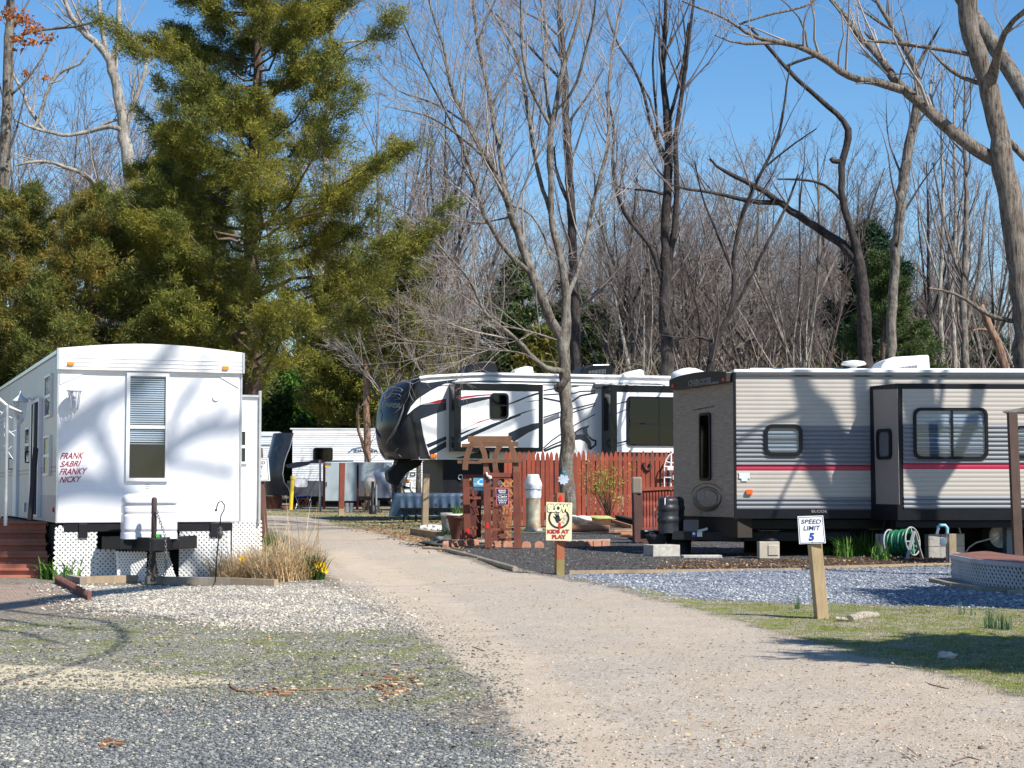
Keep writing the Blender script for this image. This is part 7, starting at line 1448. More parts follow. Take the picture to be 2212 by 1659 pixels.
def make_tree(name, label, cat, K, D, limbs, barkm, twigm, seed, trunk_n=1, grp=None, ground=None, gkw=None, dends=None, twig_from=0, kk=8, jit=.35, buds=None, thick_flat=False, wr=.12):
    rng = np.random.default_rng(seed); raw = []
    for i, l in enumerate(limbs): raw.append(px_limb(K, l, D, rng, jit if i >= trunk_n else 0, (dends or {}).get(i, 0)))
    if ground is not None:
        P, r = raw[0]; g = np.array([P[0][0] + ground[0], D + (ground[2] if len(ground) > 2 else 0), gz(D) - .1]); raw[0] = (np.vstack([g, P]), np.r_[r[0] * ground[1], r])
    # start each branch on the nearest earlier limb so that it joins it
    for i in range(trunk_n, len(raw)):
        P, r = raw[i]; best = None
        for Q, q in raw[:i]:
            Q2, q2 = resamp(Q, q, 40); d = (Q2[:, 0] - P[0, 0]) ** 2 + (Q2[:, 2] - P[0, 2]) ** 2; j = d.argmin()
            if best is None or d[j] < best[0]: best = (d[j], Q2[j])
        sh_ = best[1][1] - P[0, 1]; P[:, 1] += sh_ ; P[0] = best[1]
    main = [smooth_path(P, r, .3, wr, rng) for P, r in raw]
    base = Vector((main[0][0][0][0], main[0][0][0][1], gz(main[0][0][0][1])))
    t = thing(name, label, cat, base, grp); V, f = batch_tubes(main[:1], 14); np_mesh('trunk', V, f, barkm, t, True)
    if len(main) > 1: V, f = batch_tubes(main[1:], kk); np_mesh('limbs', V, f, barkm, t, True)
    kw = dict(gkw or {}); gl = grow(main[twig_from:], rng, **kw)
    big = gl[0]; V, f = batch_tubes(big, 4); V2, f2 = batch_tubes([p for g in gl[1:] for p in g], 3) if len(gl) > 1 and any(gl[1:]) else (np.zeros((0, 3)), np.zeros((0, 4), int))
    np_mesh('twigs', np.vstack([V, V2]), np.vstack([f, f2 + len(V)]), twigm, t)
    if buds:
        tips = np.array([p[0][-1] for g in gl[1:] for p in g]); tips = tips[rng.random(len(tips)) < buds]; C_ = np.repeat(tips, 5, 0) + rng.normal(0, .05, (len(tips) * 5, 3)); V, f = blades(C_, .05, .025, .8, rng, 1)
        np_mesh('buds', V, f, leafy('red_buds', [(0, (.22, .02, .03)), (1, (.45, .06, .07))]), t)
    return t, main, gl
BK_L = bark('pale_grey_bark', (.1, .085, .07), (.33, .3, .26), (.5, .48, .43), .5, scale=12)
BK_M = bark('brown_grey_bark', (.035, .03, .025), (.21, .18, .15), (.33, .31, .27), .5)
BK_D = bark('dark_bark', (.012, .01, .01), (.055, .045, .042), (.12, .105, .095), .35)
BK_O = bark('oak_bark', (.035, .026, .02), (.25, .205, .165), (.36, .33, .29), .3, zs=.1, scale=26)
TW_L = mat('pale_twig', (.29, .255, .23), .8, var=.25, scale=.8); TW_M = mat('grey_twig', (.12, .095, .09), .8, var=.3, scale=.8); TW_D = mat('dark_twig', (.05, .04, .04), .8, var=.3, scale=.8); TW_P = mat('purple_twig', (.165, .125, .11), .8, var=.3, scale=.6)
# the maple in front of the fence
mp_trunk = [(1030, 1700, 52), (1022, 1640, 48), (1018, 1560, 52), (1010, 1480, 62), (1030, 1400, 44), (1030, 1290, 38), (1015, 1150, 32), (975, 1040, 28), (955, 900, 28), (970, 780, 24), (950, 700, 28), (960, 600, 28), (960, 530, 28), (990, 450, 24), (1000, 350, 22), (1020, 270, 20), (1070, 130, 15), (1100, 0, 10), (1130, -120, 6)]
ML = [mp_trunk,
 [(1000, 1470, 45), (965, 1400, 44), (930, 1320, 44), (890, 1220, 43), (850, 1130, 38), (800, 960, 34), (780, 900, 30), (740, 800, 28), (690, 700, 25), (630, 600, 22), (590, 520, 20), (540, 430, 18), (510, 330, 16), (500, 200, 12), (440, 60, 10), (420, -60, 8)],
 [(800, 960, 24), (770, 880, 24), (745, 700, 22), (705, 500, 20), (690, 400, 18), (650, 250, 16), (630, 100, 14), (620, -80, 11)],
 [(870, 1200, 24), (780, 1120, 22), (700, 1000, 22), (650, 900, 19), (600, 700, 15), (540, 560, 12), (470, 430, 10), (380, 250, 8), (300, 60, 6)],
 [(1010, 1640, 30), (930, 1610, 26), (860, 1540, 24), (790, 1450, 20), (700, 1400, 17), (650, 1350, 14), (640, 1260, 12), (560, 1160, 10), (440, 1040, 8), (400, 960, 5)],
 [(985, 1490, 9), (870, 1440, 8), (720, 1415, 6), (480, 1410, 4)], [(900, 1570, 9), (840, 1540, 8), (600, 1530, 7), (460, 1500, 5), (330, 1495, 3)],
 [(955, 900, 20), (900, 750, 18), (880, 600, 20), (860, 480, 18), (840, 330, 16), (800, 200, 13), (700, 50, 9), (650, -60, 6)],
 [(960, 540, 18), (900, 450, 16), (850, 330, 13), (830, 150, 12), (830, -60, 9)], [(945, 560, 16), (930, 300, 14), (945, 100, 12), (900, -60, 8)],
 [(1040, 1300, 22), (1080, 1180, 19), (1120, 1040, 18), (1140, 900, 17), (1180, 750, 16), (1215, 640, 15), (1210, 480, 14), (1215, 330, 12), (1240, 150, 11), (1280, -40, 8)],
 [(985, 480, 14), (1070, 400, 13), (1110, 220, 12), (1150, 100, 10), (1160, -60, 7)], [(640, 1040, 9), (480, 980, 7), (330, 960, 5), (250, 900, 3)], [(800, 960, 8), (640, 990, 6), (470, 1000, 4)],
 [(690, 720, 12), (560, 620, 10), (440, 540, 8), (330, 520, 6), (240, 500, 3)], [(610, 580, 10), (470, 480, 8), (300, 440, 6), (210, 330, 3)], [(820, 880, 8), (860, 900, 8), (930, 1020, 8), (960, 1130, 8)]]
MTR, mmain, _ = make_tree('maple_tree', 'tall grey many stemmed maple with red buds before the fence', 'tree', T2, 44, ML, BK_M, TW_L, 21, ground=(-.0, 1.45), dends={1: -2, 2: 2, 3: -3, 4: -4, 5: -2, 6: -3, 7: 2, 9: 3, 10: 3, 11: -2, 14: -3, 15: 2},
          gkw=dict(dens=(3.0, 4.2, 3.4), lens=(1.0, .7, .55), up=(.25, .14, .05), lmax=3.4, rmin=.0045, kr=.4, tmin=.15), twig_from=1, buds=.05)
mb = MB(); c = T2(1015, 1600); a = W(*K3(905, 300), 43.6); b = W(*K3(980, 215), 43.4)
mb.tube([a, a.lerp(b, .5) + Vector((0, -.1, -.03)), b], [.12, .09, .06], 8); mb.build('broken_stub', BK_M, MTR)
make_tree('bare_tree', 'straight dark bare trunk close behind the grey maple', 'tree', T2, 57, [[(1072, 1500, 42), (1065, 1300, 42), (1055, 1100, 39), (1048, 900, 38), (1040, 700, 36), (1025, 500, 33), (1020, 350, 30), (1012, 200, 24), (1000, 50, 20), (985, -120, 14)], [(1020, 350, 14), (900, 240, 12), (830, 160, 9), (720, 60, 6)], [(1030, 560, 12), (1120, 420, 9), (1190, 300, 6)], [(1050, 900, 12), (985, 780, 10), (975, 640, 7)]],
          BK_D, TW_M, 22, ground=(.1, 1.3), gkw=dict(dens=(1.6, 2.8, 2.6), lmax=3.5, tmin=.3, rmin=.006))
make_tree('bare_tree', 'black many stemmed bare tree between fence and beige trailer', 'tree', T2, 55, [[(1472, 1650, 60), (1465, 1500, 55), (1455, 1350, 50), (1465, 1200, 46), (1455, 1050, 40), (1470, 800, 38), (1475, 600, 36), (1455, 400, 28), (1447, 300, 23), (1460, 100, 18), (1460, -120, 12)],
  [(1450, 1270, 24), (1410, 1080, 22), (1320, 990, 19), (1250, 870, 17), (1225, 690, 15), (1240, 560, 12), (1200, 400, 8)], [(1470, 720, 18), (1400, 560, 15), (1370, 420, 13), (1330, 300, 12), (1250, 200, 9), (1200, 40, 6)],
  [(1470, 1240, 30), (1500, 1000, 26), (1510, 800, 24), (1500, 600, 22), (1530, 420, 20), (1560, 200, 15), (1590, -60, 10)], [(1450, 620, 14), (1420, 480, 12), (1400, 300, 9), (1420, 80, 6)], [(1480, 560, 16), (1530, 330, 13), (1560, 100, 9)], [(1470, 860, 14), (1390, 820, 12), (1290, 830, 8), (1230, 800, 5)]],
          BK_D, TW_M, 23, ground=(0, 1.25), gkw=dict(dens=(1.9, 3.0, 2.8), lmax=3.4, tmin=.25, rmin=.006), twig_from=0)
make_tree('bare_tree', 'slender black forked tree behind the beige trailer roof', 'tree', T3, 50, [[(215, 1640, 38), (228, 1510, 28), (290, 1400, 24), (330, 1290, 22), (312, 1150, 20), (345, 980, 18), (385, 860, 16), (450, 730, 14), (520, 600, 13), (540, 450, 10), (565, 280, 7)],
  [(235, 1490, 18), (200, 1450, 14), (120, 1460, 10), (60, 1480, 6)], [(300, 1390, 15), (380, 1240, 14), (470, 1050, 13), (560, 880, 11), (600, 760, 7)], [(320, 1180, 12), (240, 1000, 10), (180, 860, 8), (150, 700, 5)], [(450, 730, 10), (560, 640, 8), (680, 560, 5)]],
          BK_D, TW_M, 24, ground=(-.05, 1.2), gkw=dict(dens=(1.9, 2.9, 2.8), lmax=3, tmin=.3, rmin=.005))
make_tree('oak_tree', 'dark crooked oak with a long left limb rising from the cedar', 'tree', T3, 52, [[(890, 1420, 62), (885, 1300, 58), (872, 1170, 52), (850, 1050, 34), (815, 950, 33), (790, 850, 30), (782, 740, 31), (795, 680, 30), (840, 572, 33), (800, 520, 24), (700, 440, 22), (620, 370, 20), (560, 310, 19), (500, 240, 17), (450, 180, 14), (380, 110, 10)],
  [(870, 1150, 46), (840, 1100, 42), (760, 1040, 39), (650, 970, 36), (560, 915, 33), (520, 880, 28), (430, 820, 24), (330, 765, 20), (250, 745, 14), (215, 690, 9)], [(530, 890, 24), (440, 875, 22), (330, 850, 18), (230, 825, 15), (100, 810, 11), (60, 795, 7)], [(785, 860, 16), (720, 790, 12), (620, 780, 11), (510, 780, 7)], [(790, 690, 24), (750, 712, 22), (742, 690, 18)], [(560, 305, 12), (630, 250, 14), (700, 240, 10)]],
          BK_D, TW_M, 25, ground=(.1, 1.2), jit=.3, gkw=dict(dens=(1.4, 2.6, 2.6), lmax=2.6, tmin=.25, rmin=.005), twig_from=1)
make_tree('oak_tree', 'straight brown oak trunk right of the crooked dark oak', 'tree', T3, 54, [[(1005, 1420, 44), (1020, 1200, 42), (1030, 1050, 44), (1050, 850, 48), (1075, 700, 46), (1105, 550, 46), (1120, 470, 44), (1130, 380, 36), (1110, 290, 28), (1060, 200, 24), (1020, 130, 22), (970, 60, 20), (930, -20, 15), (900, -150, 10)],
  [(1065, 205, 18), (960, 170, 17), (895, 185, 14), (890, 140, 9)], [(1120, 300, 18), (1160, 210, 16), (1200, 160, 12), (1215, 120, 6)], [(1020, 130, 14), (960, 110, 12), (900, 60, 10), (850, 20, 7)]],
          BK_M, TW_M, 26, ground=(-.1, 1.2), gkw=dict(dens=(1.4, 2.6, 2.6), lmax=3, tmin=.35, rmin=.005), twig_from=0)
BO = [[(1600, 1650, 112), (1592, 1400, 104), (1562, 1150, 100), (1535, 950, 98), (1500, 760, 98), (1480, 620, 90), (1458, 480, 84), (1435, 380, 84), (1395, 290, 80), (1360, 180, 80), (1340, 60, 86), (1335, -60, 80), (1330, -300, 70)],
  [(1450, 735, 66), (1395, 680, 62), (1280, 575, 58), (1180, 490, 54), (1110, 430, 52), (1045, 385, 42), (1000, 330, 40), (970, 250, 36), (900, 200, 32), (850, 150, 30), (800, 80, 26), (780, 20, 22), (720, -20, 16), (640, -80, 10)],
  [(1060, 395, 38), (960, 342, 36), (860, 332, 34), (780, 290, 31), (700, 232, 28), (620, 182, 26), (520, 165, 22), (430, 158, 19), (380, 148, 16), (372, 100, 13), (290, 60, 11), (200, 30, 10), (100, -12, 8)],
  [(640, 195, 18), (540, 212, 18), (460, 212, 16), (350, 232, 13), (250, 222, 9), (225, 185, 6)], [(385, 100, 10), (500, 95, 10), (600, 105, 10), (640, 85, 9), (700, 0, 7)],
  [(1415, 410, 26), (1340, 362, 22), (1270, 312, 18), (1190, 242, 12), (1170, 212, 8)], [(1350, 245, 22), (1280, 225, 20), (1180, 200, 19), (1060, 200, 18), (990, 170, 13), (900, 180, 9)],
  [(1440, 390, 60), (1460, 300, 50), (1475, 220, 32), (1485, 140, 28), (1530, 90, 24), (1590, 40, 20), (1700, -40, 12)], [(1520, 560, 36), (1560, 640, 34), (1600, 720, 30), (1700, 800, 24)],
  [(1560, 1425, 24), (1440, 1395, 20), (1390, 1345, 18), (1300, 1270, 14), (1170, 1255, 8)], [(980, 330, 8), (900, 350, 9), (860, 355, 6)], [(1040, 360, 10), (1060, 250, 9), (1120, 180, 6)], [(640, 180, 10), (630, 120, 8), (540, 60, 6), (480, 10, 5)]]
make_tree('oak_tree', 'massive ridged oak trunk at the right edge with arching limb', 'tree', T3, 36, BO, BK_O, TW_L, 27, ground=(.25, 1.3), dends={1: 3, 2: -1, 3: -1, 7: -2, 5: 1}, jit=.25,
          gkw=dict(dens=(1.7, 2.6, 2.4), lmax=3.0, tmin=.2, rmin=.0045, kr=.42, lens=(.8, .7, .5), wob=.2), twig_from=1, wr=.1)
make_tree('fallen_trunk', 'broken reddish leaning trunk beside the massive oak', 'tree', T3, 46, [[(1520, 1640, 40), (1470, 1500, 38), (1430, 1400, 32), (1395, 1330, 26)], [(1450, 1450, 14), (1400, 1420, 10), (1360, 1440, 6)]], bark('reddish_bark', (.12, .06, .04), (.36, .24, .17)), TW_M, 28, ground=(.3, 1.1), gkw=dict(dens=(.8, 1.5), lens=(1, .6), ang=(.7, .7), up=(0, 0), lmax=1.2, rmin=.005))
make_tree('oak_tree', 'dark bare trunk at the left edge with dried orange leaves', 'tree', T1, 40, [[(10, 1000, 60), (20, 800, 56), (32, 500, 52), (42, 250, 48), (50, 60, 40), (55, -150, 32)], [(35, 480, 16), (100, 400, 13), (180, 330, 10), (230, 200, 7)], [(45, 200, 18), (130, 140, 14), (250, 130, 16), (360, 130, 12), (480, 90, 8)], [(48, 100, 12), (120, 60, 9), (230, 190, 6)]],
          BK_M, TW_M, 29, ground=(-.1, 1.2), gkw=dict(dens=(1.8, 2.8, 2.6), lmax=2.2, tmin=.2, rmin=.005))
ol = thing('dried_oak_leaves', 'cluster of dried orange oak leaves hanging at the upper left', 'leaves', W(*T1(100, 200), 39)); C_ = []
for x, y, s_, n in ((40, 70, 22, 60), (105, 90, 22, 60), (150, 140, 18, 50), (90, 190, 24, 60), (155, 200, 12, 25), (205, 180, 20, 30), (120, 350, 10, 14), (215, 365, 10, 20), (235, 185, 8, 12)):
    for _ in range(n): C_.append(list(W(*T1(x + rng.normal(0, s_), y + rng.normal(0, s_ * .8)), 38.8 + rng.normal(0, .2))))
V, f = blades(np.array(C_), .13, .075, 1.2, rng, 2, 1.4); np_mesh('leaves', V, f, leafy('dried_orange_leaf', [(0, (.22, .07, .03)), (1, (.55, .24, .1))], trans=.35), ol)
make_tree('oak_tree', 'pale mottled bare oak with heavy limbs behind the left cedars', 'tree', T1, 62, [[(655, 1300, 70), (640, 1000, 62), (605, 850, 60), (592, 700, 56), (562, 500, 50), (530, 350, 46), (500, 250, 40), (440, 190, 32), (350, 110, 28), (310, 30, 22), (285, -80, 14)],
  [(520, 320, 36), (560, 200, 30), (550, 80, 24), (560, -60, 16)], [(500, 240, 26), (480, 120, 24), (460, 0, 18), (450, -100, 10)], [(592, 600, 26), (540, 580, 24), (480, 592, 22), (430, 612, 20), (330, 632, 18), (250, 622, 18), (150, 600, 14), (70, 560, 9)],
  [(615, 990, 46), (560, 930, 50), (480, 900, 40), (420, 830, 26), (340, 790, 20), (200, 742, 16), (70, 772, 9)], [(150, 712, 22), (190, 620, 20), (220, 520, 18), (250, 410, 15), (300, 345, 14), (400, 325, 12), (460, 215, 8)], [(590, 600, 20), (640, 440, 26), (680, 330, 18), (700, 200, 10)],
  [(220, 700, 16), (150, 520, 18), (130, 450, 16), (80, 370, 12), (60, 300, 7)], [(430, 520, 14), (520, 540, 14), (580, 560, 14)], [(250, 400, 10), (320, 420, 9), (360, 300, 6)]],
          BK_L, TW_L, 30, ground=(.3, 1.2), dends={3: -2, 4: -3, 5: 1, 7: 2}, gkw=dict(dens=(1.8, 2.8, 2.6), lmax=3.2, tmin=.2, rmin=.006, kr=.4), twig_from=0)
make_tree('bare_tree', 'pale bare tree with drooping limb at the top right of the cedar', 'tree', T1, 86, [[(1500, 1300, 30), (1510, 900, 28), (1530, 500, 24), (1540, 200, 20), (1555, 0, 16), (1570, -150, 9)], [(1530, 240, 14), (1600, 190, 14), (1700, 195, 10), (1800, 160, 6)], [(1535, 160, 14), (1600, 80, 12), (1680, 0, 9)], [(1530, 300, 10), (1440, 260, 9), (1380, 300, 6)]],
          BK_L, TW_P, 31, ground=(0, 1.2), gkw=dict(dens=(1.9, 3.0, 2.8), lmax=3, tmin=.2, rmin=.005), buds=.06)
make_tree('dead_cedar', 'dead pinkish cedar trunk left of the black trailer nose', 'tree', T2, 66, [[(165, 2170, 30), (160, 1900, 30), (158, 1700, 28), (158, 1600, 24), (155, 1560, 22)], [(158, 1570, 18), (210, 1520, 13), (260, 1480, 8), (300, 1440, 4)], [(158, 1560, 12), (120, 1545, 9), (85, 1530, 5)], [(120, 2000, 16), (112, 1850, 14), (125, 1760, 9)]],
          bark('pinkish_cedar_bark', (.16, .09, .06), (.46, .29, .2)), TW_L, 32, ground=(0, 1.1), gkw=dict(dens=(1.8, 1.5), lens=(.9, .6), ang=(1.1, .8), up=(0, 0), lmax=1.0, tmin=.2, rmin=.005))
# ---------------- evergreens
def cedar(name, label, cat, base, height, prof, m, seed, nl=150, dens=1.0, blade=.16, bw=.026, trunk_r=.2, upt=.35, group=None, clear=0., lean=0, barkm=None, sag=0., show_limbs=True, kc=4, nb=12, inner=.22, out=.0, asym=0):
    """prof(t) = crown radius at relative height t; foliage = leaf-sized sprays along every side branch"""
    rng = np.random.default_rng(seed); base = np.array(base, float); t = thing(name, label, cat, Vector(base), group)
    nT = 10; TP = np.array([base + np.array([lean * (i / nT) ** 1.5 + .08 * math.sin(i * 1.7 + seed), .05 * math.cos(i * 2.1), height * i / nT - (.1 if i == 0 else 0)]) for i in range(nT + 1)]); TR = np.linspace(trunk_r, .02, nT + 1)
    V, f = batch_tubes([smooth_path(TP, TR, .5)], 10); np_mesh('trunk', V, f, barkm or MATS['cedar_bark'], t, True)
    limbs, subs, C_, Dr_ = [], [], [], []
    for i in range(nl):
        h = clear + (1 - clear) * (i + rng.random()) / nl; L = prof(h) * rng.uniform(.55, 1.12) * (1.32 if rng.random() < out * .45 else 1)
        if L < .15: L = .15
        j = h * nT; a0 = int(min(nT - 1, j)); p = TP[a0] + (TP[a0 + 1] - TP[a0]) * (j - a0); az = rng.uniform(0, 2 * np.pi); o = np.array([math.cos(az), math.sin(az), 0]); n = 6; P = [p]
        L *= 1 + asym * o[0] * (h < .6)
        for s in range(n): q = (s + 1) / n; P.append(p + o * L * q + np.array([0, 0, L * (upt * q * q + .1 * q - sag * q * q)]) + rng.normal(0, .03 * L, 3))
        P = np.array(P); limbs.append((P, np.linspace(max(.012, trunk_r * .22 * (1 - h) + .012), .005, n + 1)))
        for b in range(int(nb * (L / 2 + .5) * dens)):
            q = rng.uniform(inner, 1.0); k = q * n; k0 = int(min(n - 1, k)); c = P[k0] + (P[k0 + 1] - P[k0]) * (k - k0); ln = (.18 + .32 * L * (1.1 - q)) * rng.uniform(.5, 1.2); v = o * rng.uniform(.2, 1) + np.array([-o[1], o[0], 0]) * rng.uniform(-1, 1) + np.array([0, 0, rng.uniform(-.25, .5)]); v /= np.linalg.norm(v); e = c + v * ln
            subs.append((np.stack([c, c + v * ln * .5 + [0, 0, .02], e]), np.array([.006, .005, .003])))
            for s in np.linspace(.35, 1, kc): C_.append(c + v * ln * s); Dr_.append(v)
    V, f = batch_tubes(limbs, 5); V2, f2 = batch_tubes(subs, 3); np_mesh('limbs', np.vstack([V, V2]), np.vstack([f, f2 + len(V)]), MATS['cedar_twig'], t)
    C_ = np.array(C_); Dr_ = np.array(Dr_); n = len(C_); m_ = 36 if bw < .01 else (24 if bw < .015 else 14); Cc = np.repeat(C_, m_, 0) + rng.normal(0, blade * .62, (n * m_, 3)); dd = np.repeat(Dr_, m_, 0) * .6 + rng.normal(0, .6, (n * m_, 3)) + [0, 0, .25 - sag]; dd /= np.linalg.norm(dd, axis=1, keepdims=True)
    sdv = np.cross(dd, rng.normal(0, 1, dd.shape)); sdv /= np.linalg.norm(sdv, axis=1, keepdims=True); ln = blade * rng.uniform(.5, 1.2, (n * m_, 1)); w = bw * rng.uniform(.6, 1.3, (n * m_, 1))
    V = np.stack([Cc - sdv * w, Cc + sdv * w, Cc + dd * ln], 1).reshape(-1, 3); f = np.arange(n * m_ * 3).reshape(-1, 3); np_mesh('crown', V, f, m, t)
    return t, n * m_
mat('cedar_twig', (.12, .085, .06), .85, var=.3); bark('cedar_bark', (.05, .035, .028), (.17, .12, .09))
OLIVE = leafy('olive_foliage', [(0, (.06, .09, .025)), (.45, (.16, .185, .04)), (.85, (.28, .29, .055)), (1, (.4, .37, .08))], .6, .38, (.26, .24, .04))
DKEV = leafy('dark_evergreen', [(0, (.02, .045, .018)), (.5, (.055, .09, .03)), (1, (.13, .17, .045))], .6, .2)
RUSTG = leafy('rusty_green', [(0, (.05, .085, .025)), (.5, (.15, .18, .045)), (1, (.3, .28, .06))], .6, .36, (.26, .19, .045))
BRIGHT = leafy('bright_evergreen', [(0, (.03, .09, .015)), (1, (.12, .24, .04))], .55, .3)
PINE = leafy('blue_green_pine', [(0, (.012, .04, .025)), (1, (.06, .12, .06))], .6, .15)
def interp(*p): xs_, ys_ = zip(*p); return lambda t: float(np.interp(t, xs_, ys_))
def at(x, D): return [ (x - CX) / F * D, D, gz(D)]
ntri = 0
def C(*a, **k):
    global ntri; o, n = cedar(*a, **k); ntri += n; return o
C('cedar_tree', 'huge olive green cedar rising behind the white park trailer', 'tree', at(540, 38), 15.5, interp((0, 2.2), (.25, 2.9), (.31, 3.1), (.43, 3.15), (.5, 2.7), (.56, 2.6), (.62, 2.5), (.72, 2.0), (.8, 1.6), (.95, .7), (1, .1)), OLIVE, 41, nl=165, dens=1.2, clear=.21, trunk_r=.24, lean=.1, blade=.115, bw=.0095, inner=.32, out=.22, asym=.1)
C('cedar_tree', 'rusty green cedar at the left edge behind the trailer', 'tree', at(35, 38), 7.4, interp((0, 1.6), (.3, 2.2), (.6, 1.8), (.9, .8), (1, .1)), RUSTG, 42, nl=88, clear=.12, blade=.115, bw=.0099)
C('cedar_tree', 'shaded cedar between the two left cedars', 'tree', at(190, 37), 7.2, interp((0, 1.8), (.3, 2.3), (.6, 1.7), (.9, .7), (1, .1)), RUSTG, 43, nl=78, clear=.12, blade=.115, bw=.0099)
C('cedar_tree', 'olive cedar bulging out left of the huge cedar trunk', 'tree', at(370, 43), 9.6, interp((0, 2.0), (.35, 3.0), (.55, 2.8), (.8, 1.4), (1, .1)), OLIVE, 68, nl=105, clear=.25, inner=.3, blade=.115, bw=.0095)
C('cedar_tree', 'narrow dark cedar filling the gap left of the big cedar', 'tree', at(395, 46), 7.9, interp((0, 1.9), (.4, 2.2), (.7, 1.5), (.9, .6), (1, .1)), DKEV, 44, nl=70, clear=.1)
C('cedar_tree', 'yellow green cedar spreading over the far trailers', 'tree', at(777, 80), 10.4, interp((0, 2.0), (.3, 2.9), (.5, 3.2), (.75, 2.4), (.9, 1.2), (1, .1)), OLIVE, 45, nl=170, clear=.3, lean=-.1, inner=.3, trunk_r=.16, blade=.19)
C('cedar_tree', 'thin olive cedar crown rising behind the black trailer nose', 'tree', at(858, 66), 10.5, interp((0, .8), (.5, 1.5), (.7, 1.7), (.9, .8), (1, .1)), OLIVE, 85, nl=60, clear=.5, blade=.16, bw=.02, trunk_r=.13)
C('cedar_tree', 'small olive cedar right of the spreading yellow green cedar', 'tree', at(905, 74), 8.0, interp((0, 1.4), (.4, 1.9), (.7, 1.3), (1, .1)), OLIVE, 46, nl=90, clear=.2)
for x, D, h, r_, l, m_, s_ in ((600, 86, 6.6, 2.6, 'bright green pine glowing under the big cedar', BRIGHT, 47), (690, 88, 8.4, 2.6, 'dark evergreen behind the roof of the far black nosed trailer', DKEV, 48), (830, 88, 8.8, 2.4, 'dark evergreen behind the dead pinkish trunk', DKEV, 49), (890, 82, 11.2, 2.3, 'tall dark pointed evergreen left of the maple', DKEV, 50), (1000, 80, 7.6, 2.6, 'rusty cedar behind the fifth wheel roof', RUSTG, 51),
                          (1110, 80, 10.6, 2.5, 'pointed dark green spruce behind the maple stems', DKEV, 52), (1170, 78, 7.4, 2.3, 'low rusty cedar below the spruce', RUSTG, 53), (1285, 80, 8.6, 2.2, 'dark green cedar right of the maple trunk', DKEV, 54), (520, 84, 7.4, 2.8, 'shaded dark evergreen behind the park trailer roof', DKEV, 55), (1230, 84, 10.2, 2.0, 'narrow spruce directly behind the maple trunk', DKEV, 56)):
    C('evergreen_tree', l, 'tree', at(x, D), h, interp((0, r_), (.35, r_), (.7, r_ * .6), (1, .1)), m_, s_, nl=85, clear=.06, blade=.26, bw=.055, trunk_r=.18, group='evergreens behind the campsite', nb=9, kc=3)
C('cedar_tree', 'broad dark cedar behind the roof of the beige trailer', 'tree', at(1912, 58), 8.4, interp((0, 2.4), (.4, 2.3), (.6, 1.4), (.8, .7), (1, .1)), DKEV, 57, nl=80, clear=.2, blade=.14, bw=.0145, inner=.3, out=.3)
C('pine_tree', 'blue green pine top left of the brown oak trunk', 'tree', at(1888, 74), 11.5, interp((0, 1.2), (.6, 1.8), (.8, 1.4), (1, .1)), PINE, 58, nl=90, clear=.35, blade=.25, bw=.045)
C('pine_tree', 'small pale pine left of the crooked oak', 'tree', at(1672, 100), 9.8, interp((0, 1.0), (.6, 2.2), (.85, 1.7), (1, .1)), RUSTG, 59, nl=70, clear=.5, blade=.3, bw=.06)
for x, D, h, l, m_, s_ in ((1430, 92, 7.5, 'dark young pine low in the bare wood left of the black stems', DKEV, 81), (1600, 96, 8.6, 'rust tinged pine deep in the bare wood', RUSTG, 82), (1790, 88, 6.6, 'low dark evergreen at the foot of the crooked oak', DKEV, 83), (2160, 84, 7.4, 'blue green evergreen behind the massive oak', PINE, 84)): C('pine_tree', l, 'tree', at(x, D), h, interp((0, 1.4), (.5, 1.7), (.8, 1.0), (1, .1)), m_, s_, nl=60, clear=.2, blade=.26, bw=.045)
C('pine_tree', 'small distant pine right of the dark cedar', 'tree', at(2055, 96), 11.0, interp((0, 1.0), (.6, 2.6), (.8, 2.2), (1, .1)), PINE, 60, nl=80, clear=.5, blade=.3, bw=.06)
# ---------------- background wood: individual bare trees, copies of a few grown ones
def bg_tree(seed, h, nm, barkm, twigm, forks=3):
    rng = np.random.default_rng(seed); tr = []; P = [np.array([0, 0, -.2])]; v = np.array([rng.normal(0, .05), 0, 1])
    for i in range(9): v = v + rng.normal(0, .06, 3); v[2] = 1; P.append(P[-1] + v * h / 9)
    tr.append((np.array(P), np.linspace(h * .011 + .03, .02, 10)))
    for k in range(forks + 2):
        j = rng.integers(2, 6); p = tr[0][0][j]; az = rng.uniform(0, 6.28); e = rng.uniform(.25, .6); v = np.array([math.cos(az) * e, math.sin(az) * e, .9]); Q = [p]
        for i in range(7): v = v + rng.normal(0, .1, 3); v[2] += .05; v /= np.linalg.norm(v); Q.append(Q[-1] + v * h * (1 - j / 10) / 7.5)
        tr.append((np.array(Q), np.linspace(tr[0][1][j] * .6, .012, 8)))
    t = thing('bare_tree', nm, 'tree', (0, 0, 0)); sp = [smooth_path(a, b, .6, .1, rng) for a, b in tr]; V, f = batch_tubes(sp, 7); np_mesh('trunk', V, f, barkm, t, True)
    gl = grow(sp, rng, dens=(1.7, 2.7, 2.5), lens=(1, .75, .6), up=(.22, .12, .05), lmax=2.9, tmin=.22, rmin=.0065, kr=.45, nseg=4); V, f = batch_tubes([p for g in gl for p in g], 3); np_mesh('crown', V, f, twigm, t); return t
protos = [bg_tree(100, 14, 'x', BK_M, TW_M), bg_tree(101, 15, 'x', BK_D, TW_P), bg_tree(102, 13, 'x', BK_L, TW_M), bg_tree(103, 12, 'x', BK_M, TW_L), bg_tree(104, 14, 'x', BK_M, TW_P)]
def copy_thing(t):
    r_ = t.copy(); COL.objects.link(r_)
    for ch in t.children: c = ch.copy(); COL.objects.link(c); c.parent = r_
    return r_
rg = random.Random(77); used = [False] * len(protos)
spots = []
